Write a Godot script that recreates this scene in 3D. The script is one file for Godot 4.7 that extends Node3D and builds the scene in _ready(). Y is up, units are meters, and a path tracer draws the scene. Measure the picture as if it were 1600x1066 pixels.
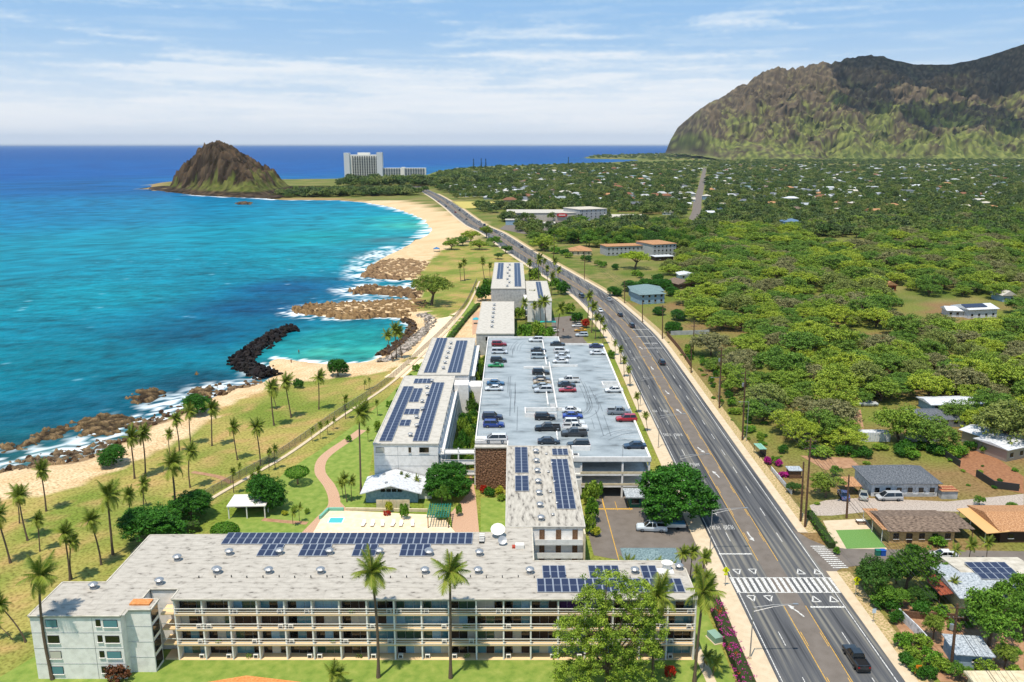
extends Node3D
# Seaside condominiums, parking deck and highway below a mountain, seen from the air. Metres, y up; lawns at y = 0, sea at y = -2.

const SEA := -2.0
const ROOF := 10.6
var rng := RandomNumberGenerator.new()
var taken := {}
var M := {}
var shore: PackedVector2Array
var noise := FastNoiseLite.new()
var unit := BoxMesh.new()
var car_cache := {}
var boxes := {}

# ---------------------------------------------------------------- mesh builder
class MB:
	var v := PackedVector3Array()
	var n := PackedVector3Array()
	var c := PackedColorArray()
	var col := Color.WHITE
	func tri(a: Vector3, b: Vector3, d: Vector3) -> void:
		var m := (d - a).cross(b - a).normalized()
		v.append(a); v.append(b); v.append(d)
		n.append(m); n.append(m); n.append(m)
		c.append(col); c.append(col); c.append(col)
	func quad(a: Vector3, b: Vector3, d: Vector3, e: Vector3) -> void:
		tri(a, b, d); tri(a, d, e)
	func box(p: Vector3, s: Vector3, b := Basis()) -> void:
		var h := s * 0.5
		var k: Array[Vector3] = []
		for i in 8:
			k.append(p + b * Vector3(h.x if i & 1 else -h.x, h.y if i & 2 else -h.y, h.z if i & 4 else -h.z))
		quad(k[0], k[2], k[3], k[1]); quad(k[5], k[7], k[6], k[4])
		quad(k[4], k[6], k[2], k[0]); quad(k[1], k[3], k[7], k[5])
		quad(k[2], k[6], k[7], k[3]); quad(k[0], k[1], k[5], k[4])
	func span(a: Vector3, b: Vector3) -> void:
		box((a + b) * 0.5, (b - a).abs())
	func bar(a: Vector3, b: Vector3, w: float, h: float) -> void:
		var z := (b - a).normalized()
		var x := Vector3.UP.cross(z)
		x = Vector3.RIGHT if x.length() < 0.01 else x.normalized()
		box((a + b) * 0.5, Vector3(w, h, a.distance_to(b)), Basis(x, z.cross(x), z))
	func tube(pts: Array, rad: Array, sides := 7, capped := true) -> void:
		var prev: Array[Vector3] = []
		for i in pts.size():
			var p: Vector3 = pts[i]
			var q: Vector3 = pts[min(i + 1, pts.size() - 1)]
			var o: Vector3 = pts[max(i - 1, 0)]
			var d := (q - o).normalized()
			var x := d.cross(Vector3(0.31, 0.1, 0.94)).normalized()
			var y := d.cross(x)
			var ring: Array[Vector3] = []
			for s in sides:
				var a := TAU * s / sides
				ring.append(p + (x * cos(a) + y * sin(a)) * float(rad[i]))
			if i > 0:
				for s in sides:
					var t := (s + 1) % sides
					quad(prev[s], prev[t], ring[t], ring[s])
			prev = ring
		if capped:
			for s in range(1, sides - 1):
				tri(prev[0], prev[s], prev[s + 1])
	func prism(poly: Array, y0: float, y1: float, top := true) -> void:
		var pk := PackedVector2Array(poly)
		if Geometry2D.is_polygon_clockwise(pk):
			pk.reverse()
		for i in pk.size():
			var a := pk[i]
			var b := pk[(i + 1) % pk.size()]
			if y1 > y0:
				quad(Vector3(b.x, y0, b.y), Vector3(b.x, y1, b.y), Vector3(a.x, y1, a.y), Vector3(a.x, y0, a.y))
		if top:
			var ix := Geometry2D.triangulate_polygon(pk)
			for i in range(0, ix.size(), 3):
				var p := pk[ix[i]]
				var q := pk[ix[i + 1]]
				var r := pk[ix[i + 2]]
				if (q - p).cross(r - p) < 0.0:
					var w := q
					q = r; r = w
				tri(Vector3(p.x, y1, p.y), Vector3(q.x, y1, q.y), Vector3(r.x, y1, r.y))
	func mesh(m: Material) -> ArrayMesh:
		var arr := []
		arr.resize(Mesh.ARRAY_MAX)
		arr[Mesh.ARRAY_VERTEX] = v
		arr[Mesh.ARRAY_NORMAL] = n
		arr[Mesh.ARRAY_COLOR] = c
		var am := ArrayMesh.new()
		am.add_surface_from_arrays(Mesh.PRIMITIVE_TRIANGLES, arr)
		am.surface_set_material(0, m)
		return am

# ---------------------------------------------------------------- nodes
func numbered(called: String) -> String:
	var k: int = taken.get(called, 0)
	taken[called] = k + 1
	return called if k == 0 else "%s_%03d" % [called, k]

func tag(o: Node, label: String, category: String, group := "", kind := "") -> Node:
	if label != "": o.set_meta("label", label)
	if category != "": o.set_meta("category", category)
	if group != "": o.set_meta("group", group)
	if kind != "": o.set_meta("kind", kind)
	return o

func thing(called: String, at: Vector3, label: String, category: String, group := "", turn := 0.0) -> Node3D:
	var o := Node3D.new()
	o.name = numbered(called)
	add_child(o)
	o.position = at
	o.rotation.y = turn
	tag(o, label, category, group)
	return o

func part(parent: Node3D, called: String, mesh: Mesh, at := Vector3.ZERO, basis := Basis()) -> MeshInstance3D:
	var o := MeshInstance3D.new()
	o.mesh = mesh
	o.name = called
	parent.add_child(o, true)
	o.transform = Transform3D(basis, at)
	return o

func solid(called: String, mesh: Mesh, label: String, category: String, group := "", at := Vector3.ZERO) -> MeshInstance3D:
	var o := MeshInstance3D.new()
	o.mesh = mesh
	o.name = numbered(called)
	add_child(o)
	o.position = at
	tag(o, label, category, group)
	return o

func land(called: String, mesh: Mesh, label := "", category := "") -> MeshInstance3D:
	var o := MeshInstance3D.new()
	o.mesh = mesh
	o.name = numbered(called)
	add_child(o)
	tag(o, label, category, "", "structure")
	return o

func copy_of(o: Node3D, at: Vector3, turn: float, size: float, label := "", group := "") -> Node3D:
	var d: Node3D = o.duplicate()
	d.name = numbered(str(o.get_meta("plain")))
	add_child(d)
	d.position = at
	d.rotation = Vector3(0, turn, 0)
	d.scale = Vector3.ONE * size
	if label != "": d.set_meta("label", label)
	if group != "": d.set_meta("group", group)
	return d

func bxm(s: Vector3, m: Material) -> Mesh:
	var key := str(s) + str(m.get_instance_id())
	if not boxes.has(key):
		var b := MB.new()
		b.box(Vector3.ZERO, s)
		boxes[key] = b.mesh(m)
	return boxes[key]

# ---------------------------------------------------------------- materials
func mt(hex: String, rough := 0.85, metal := 0.0, spec := 0.4) -> StandardMaterial3D:
	var m := StandardMaterial3D.new()
	m.albedo_color = Color(hex)
	m.roughness = rough
	m.metallic = metal
	m.metallic_specular = spec
	return m

func ntex(cols: Array, freq: float, sd: int, size := 512, oct := 5, kind := FastNoiseLite.TYPE_SIMPLEX_SMOOTH, contrast := 1.0, grain := 0.12) -> ImageTexture:
	var fn := FastNoiseLite.new()
	fn.noise_type = kind
	fn.frequency = freq
	fn.seed = sd
	fn.fractal_octaves = oct
	var raw := fn.get_seamless_image(size, size).get_data()
	var lut := PackedColorArray()
	for i in 256:
		var t: float = clamp((i / 255.0 - 0.5) * contrast + 0.5, 0.0, 0.999) * (cols.size() - 1)
		var k := int(t)
		lut.append(Color(cols[k]).lerp(Color(cols[k + 1]), t - k))
	var outb := PackedByteArray()
	outb.resize(size * size * 3)
	var gr := RandomNumberGenerator.new()
	gr.seed = sd + 1
	for i in size * size:
		var q := lut[raw[i]] * (1.0 + (gr.randf() - 0.5) * grain)
		outb[i * 3] = q.r8
		outb[i * 3 + 1] = q.g8
		outb[i * 3 + 2] = q.b8
	return ImageTexture.create_from_image(Image.create_from_data(size, size, false, Image.FORMAT_RGB8, outb))

func noisy(cols: Array, metres: float, sd: int, rough := 0.9, freq := 0.012, contrast := 1.5, vertex := false) -> StandardMaterial3D:
	var m := StandardMaterial3D.new()
	m.albedo_texture = ntex(cols, freq, sd, 512, 5, FastNoiseLite.TYPE_SIMPLEX_SMOOTH, contrast * 0.7)
	m.roughness = rough
	m.metallic_specular = 0.25
	m.uv1_triplanar = true
	m.uv1_world_triplanar = true
	m.uv1_scale = Vector3.ONE / metres
	m.vertex_color_use_as_albedo = vertex
	return m

func stretched(m: StandardMaterial3D, s: Vector3) -> StandardMaterial3D:
	m.uv1_scale = s
	return m

func leafy(rough := 0.6) -> StandardMaterial3D:
	var m := StandardMaterial3D.new()
	m.vertex_color_use_as_albedo = true
	m.roughness = rough
	m.metallic_specular = 0.3
	m.backlight_enabled = true
	m.backlight = Color(0.16, 0.2, 0.05)
	m.cull_mode = BaseMaterial3D.CULL_DISABLED
	return m

func vcol(rough := 0.85, spec := 0.3) -> StandardMaterial3D:
	var m := StandardMaterial3D.new()
	m.vertex_color_use_as_albedo = true
	m.roughness = rough
	m.metallic_specular = spec
	return m

func lin(hex: String) -> Color:
	return Color(hex).srgb_to_linear()

func make_materials() -> void:
	M.leaf = leafy()
	M.bark = noisy(["4a3d30", "6d5c4a", "857460"], 1.5, 3)
	M.palm_bark = noisy(["4a3e32", "66574a", "7c6c5a"], 1.0, 4)
	M.white = noisy(["cfcdc8", "dedcd8", "e6e4e0"], 9.0, 5, 0.8)
	M.white_plain = mt("d9d7d0", 0.6)
	M.cream = noisy(["b5a888", "c8bb9c", "d0c5a8"], 8.0, 6)
	M.tan_edge = mt("d9bd92", 0.85)
	M.grey_wall = noisy(["8d8f90", "a3a5a5", "b0b1b0"], 10.0, 7)
	M.roof_old = stretched(noisy(["3e3a35", "98938a", "a8a399", "aca79d", "b0aba1", "b8b3a9"], 26.0, 8, 0.95, 0.02, 1.5), Vector3(0.04, 0.05, 0.075))
	M.roof_mid = noisy(["9b9587", "b1ab9d", "bfb9ab", "c9c4b8"], 22.0, 9, 0.95, 0.02, 1.6)
	M.roof_stain = stretched(noisy(["2a2825", "77736c", "a39e94", "aca79c", "b6b1a6", "bab5aa"], 12.0, 10, 0.95, 0.02, 1.35), Vector3(0.1, 0.05, 0.025))
	M.roof_pale = noisy(["a09c92", "b5b1a7", "c0bcb2"], 20.0, 11, 0.9, 0.02, 1.2)
	M.deck = stretched(noisy(["596063", "808a8f", "8f999e", "959fa4", "a3acb0"], 60.0, 12, 0.75, 0.012, 1.35), Vector3(0.016, 0.05, 0.03))
	M.concrete = noisy(["b3a288", "c4b398", "ccbda4"], 14.0, 13, 0.9, 0.012, 1.0)
	M.walk = noisy(["9e7f66", "b8957b", "c4a78f"], 5.0, 14, 0.9, 0.03)
	M.asphalt = noisy(["3b3d41", "4c4e52", "595a5d"], 16.0, 15, 0.9, 0.02, 1.5)
	M.asphalt_old = noisy(["635c55", "6f6861", "777069"], 20.0, 16, 0.92, 0.012, 1.0)
	M.asphalt_worn = stretched(noisy(["393b3e", "525457", "5a5b5c", "76746c"], 10.0, 17, 0.9, 0.008, 2.2), Vector3(0.2, 0.1, 0.004))
	M.paint = noisy(["6e6e6b", "bdbdb8", "d2d2ce", "d8d8d4"], 5.0, 18, 0.8, 0.03, 2.4)
	M.paint_yellow = noisy(["85703f", "c89a3c", "d4a748", "dab256"], 5.0, 19, 0.8, 0.03, 2.2)
	M.sand = noisy(["d8bf9c", "e4ccaa", "ead6b8"], 18.0, 20, 0.95, 0.02, 1.3)
	M.gravel = noisy(["8a8078", "a89d92", "b6ab9f"], 8.0, 21, 0.95, 0.03, 1.8)
	M.lawn = noisy(["5f7630", "70863a", "808f44", "929a54"], 22.0, 22, 0.9, 0.02, 1.2)
	M.turf = noisy(["527a34", "63894a", "6f9152"], 6.0, 23, 0.9, 0.03, 1.2)
	M.soil = noisy(["7b543c", "8d6448", "9c7252"], 16.0, 24, 0.95, 0.03, 1.6)
	M.dirt = noisy(["8c6a50", "9d7a5e", "ad8a6c"], 20.0, 25, 0.95, 0.02, 1.5)
	M.verge = noisy(["7d8040", "a08c64", "b8a078", "c4ae88"], 9.0, 53, 0.95, 0.03, 1.9)
	M.panel = mt("252b44", 0.3, 0.0, 0.5)
	M.panel_frame = mt("b9bcc0", 0.4, 0.6)
	M.glass_dark = mt("0c0f13", 0.12, 0.0, 0.6)
	M.glass_teal = mt("4f7f8c", 0.15, 0.0, 0.6)
	M.glass_blue = mt("7fa6ba", 0.2, 0.0, 0.5)
	M.glass_green = mt("33503f", 0.15, 0.0, 0.6)
	M.curtain = mt("b7b4a8", 0.8)
	M.brown_room = mt("3d2d23", 0.7)
	M.purple = mt("4b2a66", 0.7)
	M.rail = mt("dcdad4", 0.5)
	M.metal = mt("a7a9aa", 0.45, 0.7)
	M.dark_metal = mt("3a3c3e", 0.5, 0.4)
	M.wood = noisy(["4f3a2a", "6b5240", "7d634e"], 2.0, 26)
	M.pole = noisy(["4a372b", "5f493a", "745b48"], 3.0, 27)
	M.wire = mt("2b2b2c", 0.6)
	M.black = mt("0b0b0c", 0.9)
	M.rubber = mt("141415", 0.85)
	M.rim = mt("8f9296", 0.35, 0.8)
	M.car_glass = mt("0d1216", 0.08, 0.0, 0.7)
	M.headlight = mt("e8e8e4", 0.15)
	M.taillight = mt("8c1414", 0.25)
	M.rock = noisy(["5a5a5a", "b0b0b0", "e8e8e8", "ffffff"], 5.0, 52, 0.95, 0.03, 1.9, true)
	M.lava_wall = noisy(["3f2d24", "6e5140", "84634b", "a5836a"], 12.0, 28, 0.95, 0.05, 2.2)
	var cell := FastNoiseLite.new()
	cell.noise_type = FastNoiseLite.TYPE_CELLULAR
	cell.frequency = 0.045
	var cim := cell.get_seamless_image(512, 512)
	cim.bump_map_to_normal_map(10.0)
	M.lava_wall.normal_enabled = true
	M.lava_wall.normal_texture = ImageTexture.create_from_image(cim)
	M.lava_wall.normal_scale = 1.6
	M.green_metal = mt("1f6d5c", 0.5)
	M.yellow_green = mt("d6e01a", 0.5)
	M.orange = mt("d9801c", 0.6)
	M.orange_board = noisy(["b5713c", "c98550", "d39763"], 3.0, 29)
	M.shingle = noisy(["3c4046", "565b61", "63686e", "787c80"], 7.0, 30, 0.95, 0.03, 2.4)
	M.shingle_pale = noisy(["757c82", "99a1a7", "a6aeb3", "b8bec2"], 8.0, 31, 0.95, 0.03, 2.3)
	M.shingle_teal = noisy(["4c6064", "677c80", "758a8d", "8a9ea0"], 7.0, 32, 0.95, 0.03, 2.3)
	M.brown_roof = stretched(noisy(["40362e", "6c5d51", "7c6c5f", "94826f"], 3.0, 33, 0.9, 0.02, 2.3), Vector3(0.1, 0.2, 0.3))
	M.red_roof = noisy(["4f2a20", "84402d", "96503a", "a86a50"], 4.0, 34, 0.9, 0.03, 2.3)
	M.terracotta = noisy(["74543e", "a07652", "b0845e", "c09c7a"], 6.0, 35, 0.9, 0.03, 2.2)
	M.tin_white = noisy(["8d8f90", "bcc0c4", "c9cdd1", "d3d6d9"], 9.0, 36, 0.5, 0.02, 1.9)
	M.blue_wall = noisy(["7590a3", "8ba5b6", "99b1c0"], 5.0, 37)
	M.ochre_wall = noisy(["a5875a", "bb9c6c", "c7aa7c"], 5.0, 38)
	M.tarp = mt("2c6d8c", 0.6)
	M.pool_water = mt("49b3b5", 0.08, 0.0, 0.5)

# ---------------------------------------------------------------- start
func _ready() -> void:
	rng.seed = 20240611
	noise.seed = 11
	noise.frequency = 0.01
	var cam := Camera3D.new()
	cam.name = "camera"
	cam.position = Vector3(0, 78, 0)
	cam.rotation_degrees = Vector3(-13.287, 0, 0)
	cam.fov = 44.59
	cam.near = 0.5
	cam.far = 90000.0
	add_child(cam)
	cam.current = true
	var env := Environment.new()
	env.background_mode = Environment.BG_SKY
	env.sky = make_sky()
	env.background_energy_multiplier = 0.94
	env.tonemap_mode = Environment.TONE_MAPPER_LINEAR
	env.tonemap_exposure = 1.1
	env.sdfgi_enabled = true
	env.ssao_enabled = true
	env.ssil_enabled = true
	env.fog_enabled = true
	env.fog_density = 0.000015
	env.fog_light_color = Color("c4d8ee")
	var we := WorldEnvironment.new()
	we.name = "world_environment"
	we.environment = env
	add_child(we)
	var sun := DirectionalLight3D.new()
	sun.name = "sun"
	sun.light_energy = 1.6
	sun.light_color = Color("fff3e2")
	sun.light_angular_distance = 0.5
	sun.shadow_enabled = true
	add_child(sun)
	sun.look_at_from_position(Vector3.ZERO, Vector3(0.17, -1.0, -0.3))
	make_materials()
	make_shore()
	make_ground()
	make_sea()
	make_mountain()
	make_road()
	make_rocks()
	make_condo_front()
	make_condo_others()
	make_garage()
	make_grounds()
	make_town()
	make_trees()
	make_palms()
	make_cars()
	make_street()
	make_details()
	single_out()

func make_sky() -> Sky:
	var w := 2048
	var h := 2048
	var img := Image.create(w, h, false, Image.FORMAT_RGB8)
	var horizon := Color("f2f5f8")
	var low := Color("b0d0ef")
	var high := Color("8fb9e4")
	var zenith := Color("79a6d8")
	img.fill(Color("8a9aa8"))
	var fn := FastNoiseLite.new()
	fn.seed = 5
	fn.fractal_octaves = 5
	fn.frequency = 1.0
	fn.domain_warp_enabled = true
	fn.domain_warp_amplitude = 0.6
	fn.domain_warp_frequency = 0.7
	for y in 1024:
		var el := (0.5 - (y + 0.5) / h) * 180.0
		var base: Color
		if el < 9.0:
			base = horizon.lerp(low, smoothstep(0.0, 6.5, el))
			base = base.lerp(Color("98c2ec"), smoothstep(4.5, 9.0, el))
		elif el < 35.0:
			base = Color("98c2ec").lerp(high, smoothstep(9.0, 35.0, el))
		else:
			base = high.lerp(zenith, smoothstep(35.0, 90.0, el))
		if el > 40.0:
			img.fill_rect(Rect2i(0, y, w, 1), base)
			continue
		for x in w:
			var az := (float(x) / w) * TAU
			var cx := cos(az)
			var sx := sin(az)
			var v := fn.get_noise_3d(cx * 2.2, el * 0.42, sx * 2.2)
			var f := fn.get_noise_3d(cx * 6.0 + 9.0, el * 1.5 + el * cx * 0.2, sx * 6.0)
			var bank: float = smoothstep(0.0, 1.0, v * 1.6 + (0.2 - 0.22 * smoothstep(3.5, 7.0, el)) + (0.42 if el < 3.2 else 0.42 * exp(-(el - 3.2) * 1.4)) + f * 0.35)
			var t: float = clamp(bank * 0.75 + clamp(f * 0.5, 0.0, 0.3), 0.0, 0.92) * smoothstep(40.0, 26.0, el)
			img.set_pixel(x, y, base.lerp(Color("fafbfc"), t * 0.85))
	var pm := PanoramaSkyMaterial.new()
	pm.panorama = ImageTexture.create_from_image(img)
	pm.energy_multiplier = 1.0
	var s := Sky.new()
	s.sky_material = pm
	return s

# ---------------------------------------------------------------- shoreline and ground
var sd_near := PackedFloat32Array()
var sd_mid := PackedFloat32Array()
var park: PackedVector2Array
var far_park: PackedVector2Array

func make_shore() -> void:
	var pts := [Vector2(-230, 40), Vector2(-200, -120)]
	pts.append_array([Vector2(-135.43, -191.45), Vector2(-129.96, -198.1), Vector2(-123.14, -201.59), Vector2(-114.45, -204.28), Vector2(-111.55, -210.34), Vector2(-109.36, -219.8), Vector2(-109.04, -230.09), Vector2(-105.09, -235.86), Vector2(-103.35, -247.61), Vector2(-97.68, -260.5), Vector2(-97.05, -268.54), Vector2(-87.91, -274.69), Vector2(-85.86, -286.96), Vector2(-93.26, -302.16), Vector2(-91.64, -312.83), Vector2(-80.74, -306.92), Vector2(-69.22, -302.16), Vector2(-55.53, -305), Vector2(-51.22, -314.85), Vector2(-46.9, -333.03), Vector2(-45.12, -365.02), Vector2(-53.19, -384.78), Vector2(-64, -386.27), Vector2(-82.2, -384.78), Vector2(-102.75, -397.02), Vector2(-108.96, -406.69), Vector2(-90.16, -423.85), Vector2(-64.42, -429.27), Vector2(-52.06, -438.61), Vector2(-61.56, -448.34), Vector2(-85.03, -454.38), Vector2(-90.2, -466.95), Vector2(-83.31, -475.7), Vector2(-70.46, -471.29), Vector2(-56.85, -464.81), Vector2(-59.05, -496.6), Vector2(-69.34, -501.49), Vector2(-88.92, -508.99), Vector2(-97.18, -552.98), Vector2(-96.2, -584.4), Vector2(-93.6, -615.79), Vector2(-86.31, -667.36), Vector2(-79.33, -748.94), Vector2(-80.3, -825.72), Vector2(-96.95, -919.57), Vector2(-117.64, -988.45), Vector2(-157.69, -1101.52), Vector2(-203.24, -1187.7), Vector2(-256.99, -1243.18), Vector2(-344.96, -1250.47), Vector2(-379.69, -1288.25), Vector2(-445.09, -1320.13), Vector2(-517.13, -1370.98), Vector2(-597.62, -1464.89), Vector2(-667, -1549.68), Vector2(-757.32, -1781.11), Vector2(-747.28, -1977.47), Vector2(-620.38, -2052.8), Vector2(-523.09, -1977.47), Vector2(-418.61, -2014.44), Vector2(-316.16, -2092.64), Vector2(-215.37, -2177.11), Vector2(-215.29, -2595.39), Vector2(-182.67, -3031.11), Vector2(-96.71, -3210.52), Vector2(0, -3308.38), Vector2(249.34, -3641.11), Vector2(523.65, -4047.77), Vector2(698.7, -4556.11), Vector2(511.47, -4861.1), Vector2(409.09, -5088.08), Vector2(604.42, -6439.93), Vector2(912.16, -7064.97), Vector2(1432.64, -7823.96)])
	pts.append_array([Vector2(2200, -9500), Vector2(20000, -9500), Vector2(20000, 40)])
	shore = PackedVector2Array(pts)
	park = PackedVector2Array([Vector2(-126.41, -150.44), Vector2(-120.08, -168.09), Vector2(-116.15, -175.52), Vector2(-107.25, -175.17), Vector2(-101.68, -181.31), Vector2(-96.81, -193.57), Vector2(-91.64, -204.15), Vector2(-89.45, -220.54), Vector2(-89.16, -237.69), Vector2(-85, -251.92), Vector2(-78.04, -263.3), Vector2(-65.69, -274.08), Vector2(-53.14, -277.31), Vector2(-42.56, -284), Vector2(-38.98, -306.97), Vector2(-33.16, -317.18), Vector2(-26.8, -306.97), Vector2(-38.72, -240.17), Vector2(-56.13, -189.86), Vector2(-68.42, -168.09), Vector2(-71.35, -140.42), Vector2(-66.79, -109.03), Vector2(-95.41, -109.03)])
	far_park = PackedVector2Array([Vector2(-52.55, -420.33), Vector2(-48.3, -449.07), Vector2(-57.53, -511.55), Vector2(-58.13, -569.79), Vector2(-53.11, -626.49), Vector2(-37.4, -695.28), Vector2(-9.89, -642.41), Vector2(12.08, -519.54), Vector2(-3.75, -481.84), Vector2(-19.71, -420.33), Vector2(-29.25, -372.29), Vector2(-39.77, -384.04), Vector2(-47.33, -403.06)])
	for j in 211:
		for i in 117:
			sd_near.append(shore_direct(Vector2(-290 + i * 3.0, -40 - j * 3.0)))
	for j in 161:
		for i in 91:
			sd_mid.append(shore_direct(Vector2(-860 + i * 12.0, -620 - j * 12.0)))

func shore_direct(p: Vector2) -> float:
	var best := 1e12
	var within := false
	for i in shore.size():
		var a := shore[i]
		var b := shore[(i + 1) % shore.size()]
		var ab := b - a
		var t: float = clamp((p - a).dot(ab) / ab.length_squared(), 0.0, 1.0)
		var d := (a + ab * t - p).length_squared()
		if d < best:
			best = d
		if (a.y > p.y) != (b.y > p.y) and p.x < (b.x - a.x) * (p.y - a.y) / (b.y - a.y) + a.x:
			within = not within
	return sqrt(best) * (1.0 if within else -1.0)

func look_up(g: PackedFloat32Array, w: int, fx: float, fy: float) -> float:
	var i := int(fx)
	var j := int(fy)
	var u := fx - i
	var t := fy - j
	var k := j * w + i
	return lerpf(lerpf(g[k], g[k + 1], u), lerpf(g[k + w], g[k + w + 1], u), t)

func shore_sd(p: Vector2) -> float:
	if p.x > -290.0 and p.x < 57.0 and p.y < -40.0 and p.y > -669.0:
		return look_up(sd_near, 117, (p.x + 290.0) / 3.0, (-40.0 - p.y) / 3.0)
	if p.x > -860.0 and p.x < 219.0 and p.y < -620.0 and p.y > -2539.0:
		return look_up(sd_mid, 91, (p.x + 860.0) / 12.0, (-620.0 - p.y) / 12.0)
	return shore_direct(p)

func ground_height(p: Vector2, d: float) -> float:
	var y: float
	if d < 0.0:
		y = -2.35 + max(d * 0.12, -4.0)
	else:
		y = -2.35 + 2.35 * smoothstep(-3.0, 15.0, d)
		if d < 30.0:
			y += noise.get_noise_2d(p.x * 14.0, p.y * 14.0) * 0.12 * smoothstep(0.0, 4.0, d)
	return y

func ground_colour(p: Vector2, d: float) -> Color:
	var a := noise.get_noise_2d(p.x * 3.0, p.y * 3.0)
	var b := noise.get_noise_2d(p.x * 11.0 + 70.0, p.y * 11.0)
	var sand := lin("e3caa6").lerp(lin("d2b288"), clamp(b + 0.35, 0.0, 1.0))
	var dry := lin("a59d58").lerp(lin("76883a"), clamp(a * 1.7 + 0.5 + b * 0.5, 0.0, 1.0))
	dry = dry.lerp(lin("b89a68"), clamp(b * 2.2 - a * 0.8 - 0.1, 0.0, 0.85))
	var q := p + Vector2(b, -b) * 5.0
	if p.y > -330.0 and p.x < 45.0:
		if Geometry2D.is_point_in_polygon(q, park):
			return dry
		if d < 5.0 and p.y > -250.0:
			return lin("8a745a").lerp(lin("a98f6e"), clamp(b + 0.5, 0.0, 1.0))
		return sand if d < 40.0 else dry.lerp(lin("6f8a2c"), 0.5)
	if p.y > -680.0 and p.x < 20.0 + max(0.0, -(p.y + 330.0) * -0.02):
		if Geometry2D.is_point_in_polygon(q, far_park):
			return dry
		if d < 45.0:
			return sand
	var town := lin("6d7a35").lerp(lin("9a8a5e"), clamp(a * 1.5 + 0.4, 0.0, 1.0)).lerp(lin("4f6a28"), clamp(b + 0.3, 0.0, 1.0))
	if p.x > 55.0 and p.y > -420.0:
		return lin("8c7350").lerp(lin("74823a"), clamp(a * 1.6 + b * 0.8 + 0.45, 0.0, 1.0))
	if d < 46.0 and p.y > -1220.0 and p.x < 0.0:
		return sand
	if d < 20.0 and p.y > -2000.0:
		return lin("a08a60")
	return town

func grid(st: MB, x0: float, x1: float, z0: float, z1: float, cell: float, colour: Callable, height: Callable, keep: Callable) -> void:
	var nx := int(round((x1 - x0) / cell))
	var nz := int(round((z0 - z1) / cell))
	var pos: Array[Vector3] = []
	var col: Array[Color] = []
	var ok := PackedByteArray()
	for j in nz + 1:
		for i in nx + 1:
			var p := Vector2(x0 + i * cell, z0 - j * cell)
			var d := shore_sd(p)
			if not keep.call(p, d):
				pos.append(Vector3.ZERO); col.append(Color.WHITE); ok.append(0)
				continue
			ok.append(1)
			pos.append(Vector3(p.x, height.call(p, d), p.y))
			col.append(colour.call(p, d))
	for j in nz:
		for i in nx:
			var k := j * (nx + 1) + i
			var e := k + nx + 1
			if ok[k] + ok[k + 1] + ok[e] + ok[e + 1] < 4:
				continue
			for t: Array in [[k, e, e + 1], [k, e + 1, k + 1]]:
				var nm := (pos[t[2]] - pos[t[0]]).cross(pos[t[1]] - pos[t[0]]).normalized()
				for m: int in t:
					st.v.append(pos[m]); st.c.append(col[m]); st.n.append(nm)

func smooth_mesh(st: MB, m: Material) -> ArrayMesh:
	# shared positions get averaged normals
	var t := SurfaceTool.new()
	t.begin(Mesh.PRIMITIVE_TRIANGLES)
	t.set_smooth_group(0)
	for i in st.v.size():
		t.set_color(st.c[i])
		t.add_vertex(st.v[i])
	t.index()
	t.generate_normals()
	t.set_material(m)
	return t.commit()

func make_ground() -> void:
	var st := MB.new()
	var on_land := func(_p: Vector2, d: float) -> bool: return d > -9.0
	var on_land_far := func(_p: Vector2, d: float) -> bool: return d > -30.0
	grid(st, -240, 60, -60, -660, 2.5, ground_colour, ground_height, on_land)
	grid(st, 60, 480, -60, -660, 10.0, ground_colour, ground_height, on_land)
	grid(st, -740, 1300, -660, -2100, 20.0, ground_colour, ground_height, on_land_far)
	grid(st, 480, 1320, -60, -660, 60.0, ground_colour, ground_height, on_land)
	var all := func(_p: Vector2, d: float) -> bool: return d > -160.0
	grid(st, -800, 9000, -2100, -9700, 100.0, ground_colour, ground_height, all)
	var g := noisy(["b0aca2", "dcd9d0", "f2f0ea", "ffffff"], 14.0, 41, 0.95, 0.03, 1.9, true)
	land("ground", smooth_mesh(st, g))

# ---------------------------------------------------------------- sea
var sea_dots: Array = []

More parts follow.
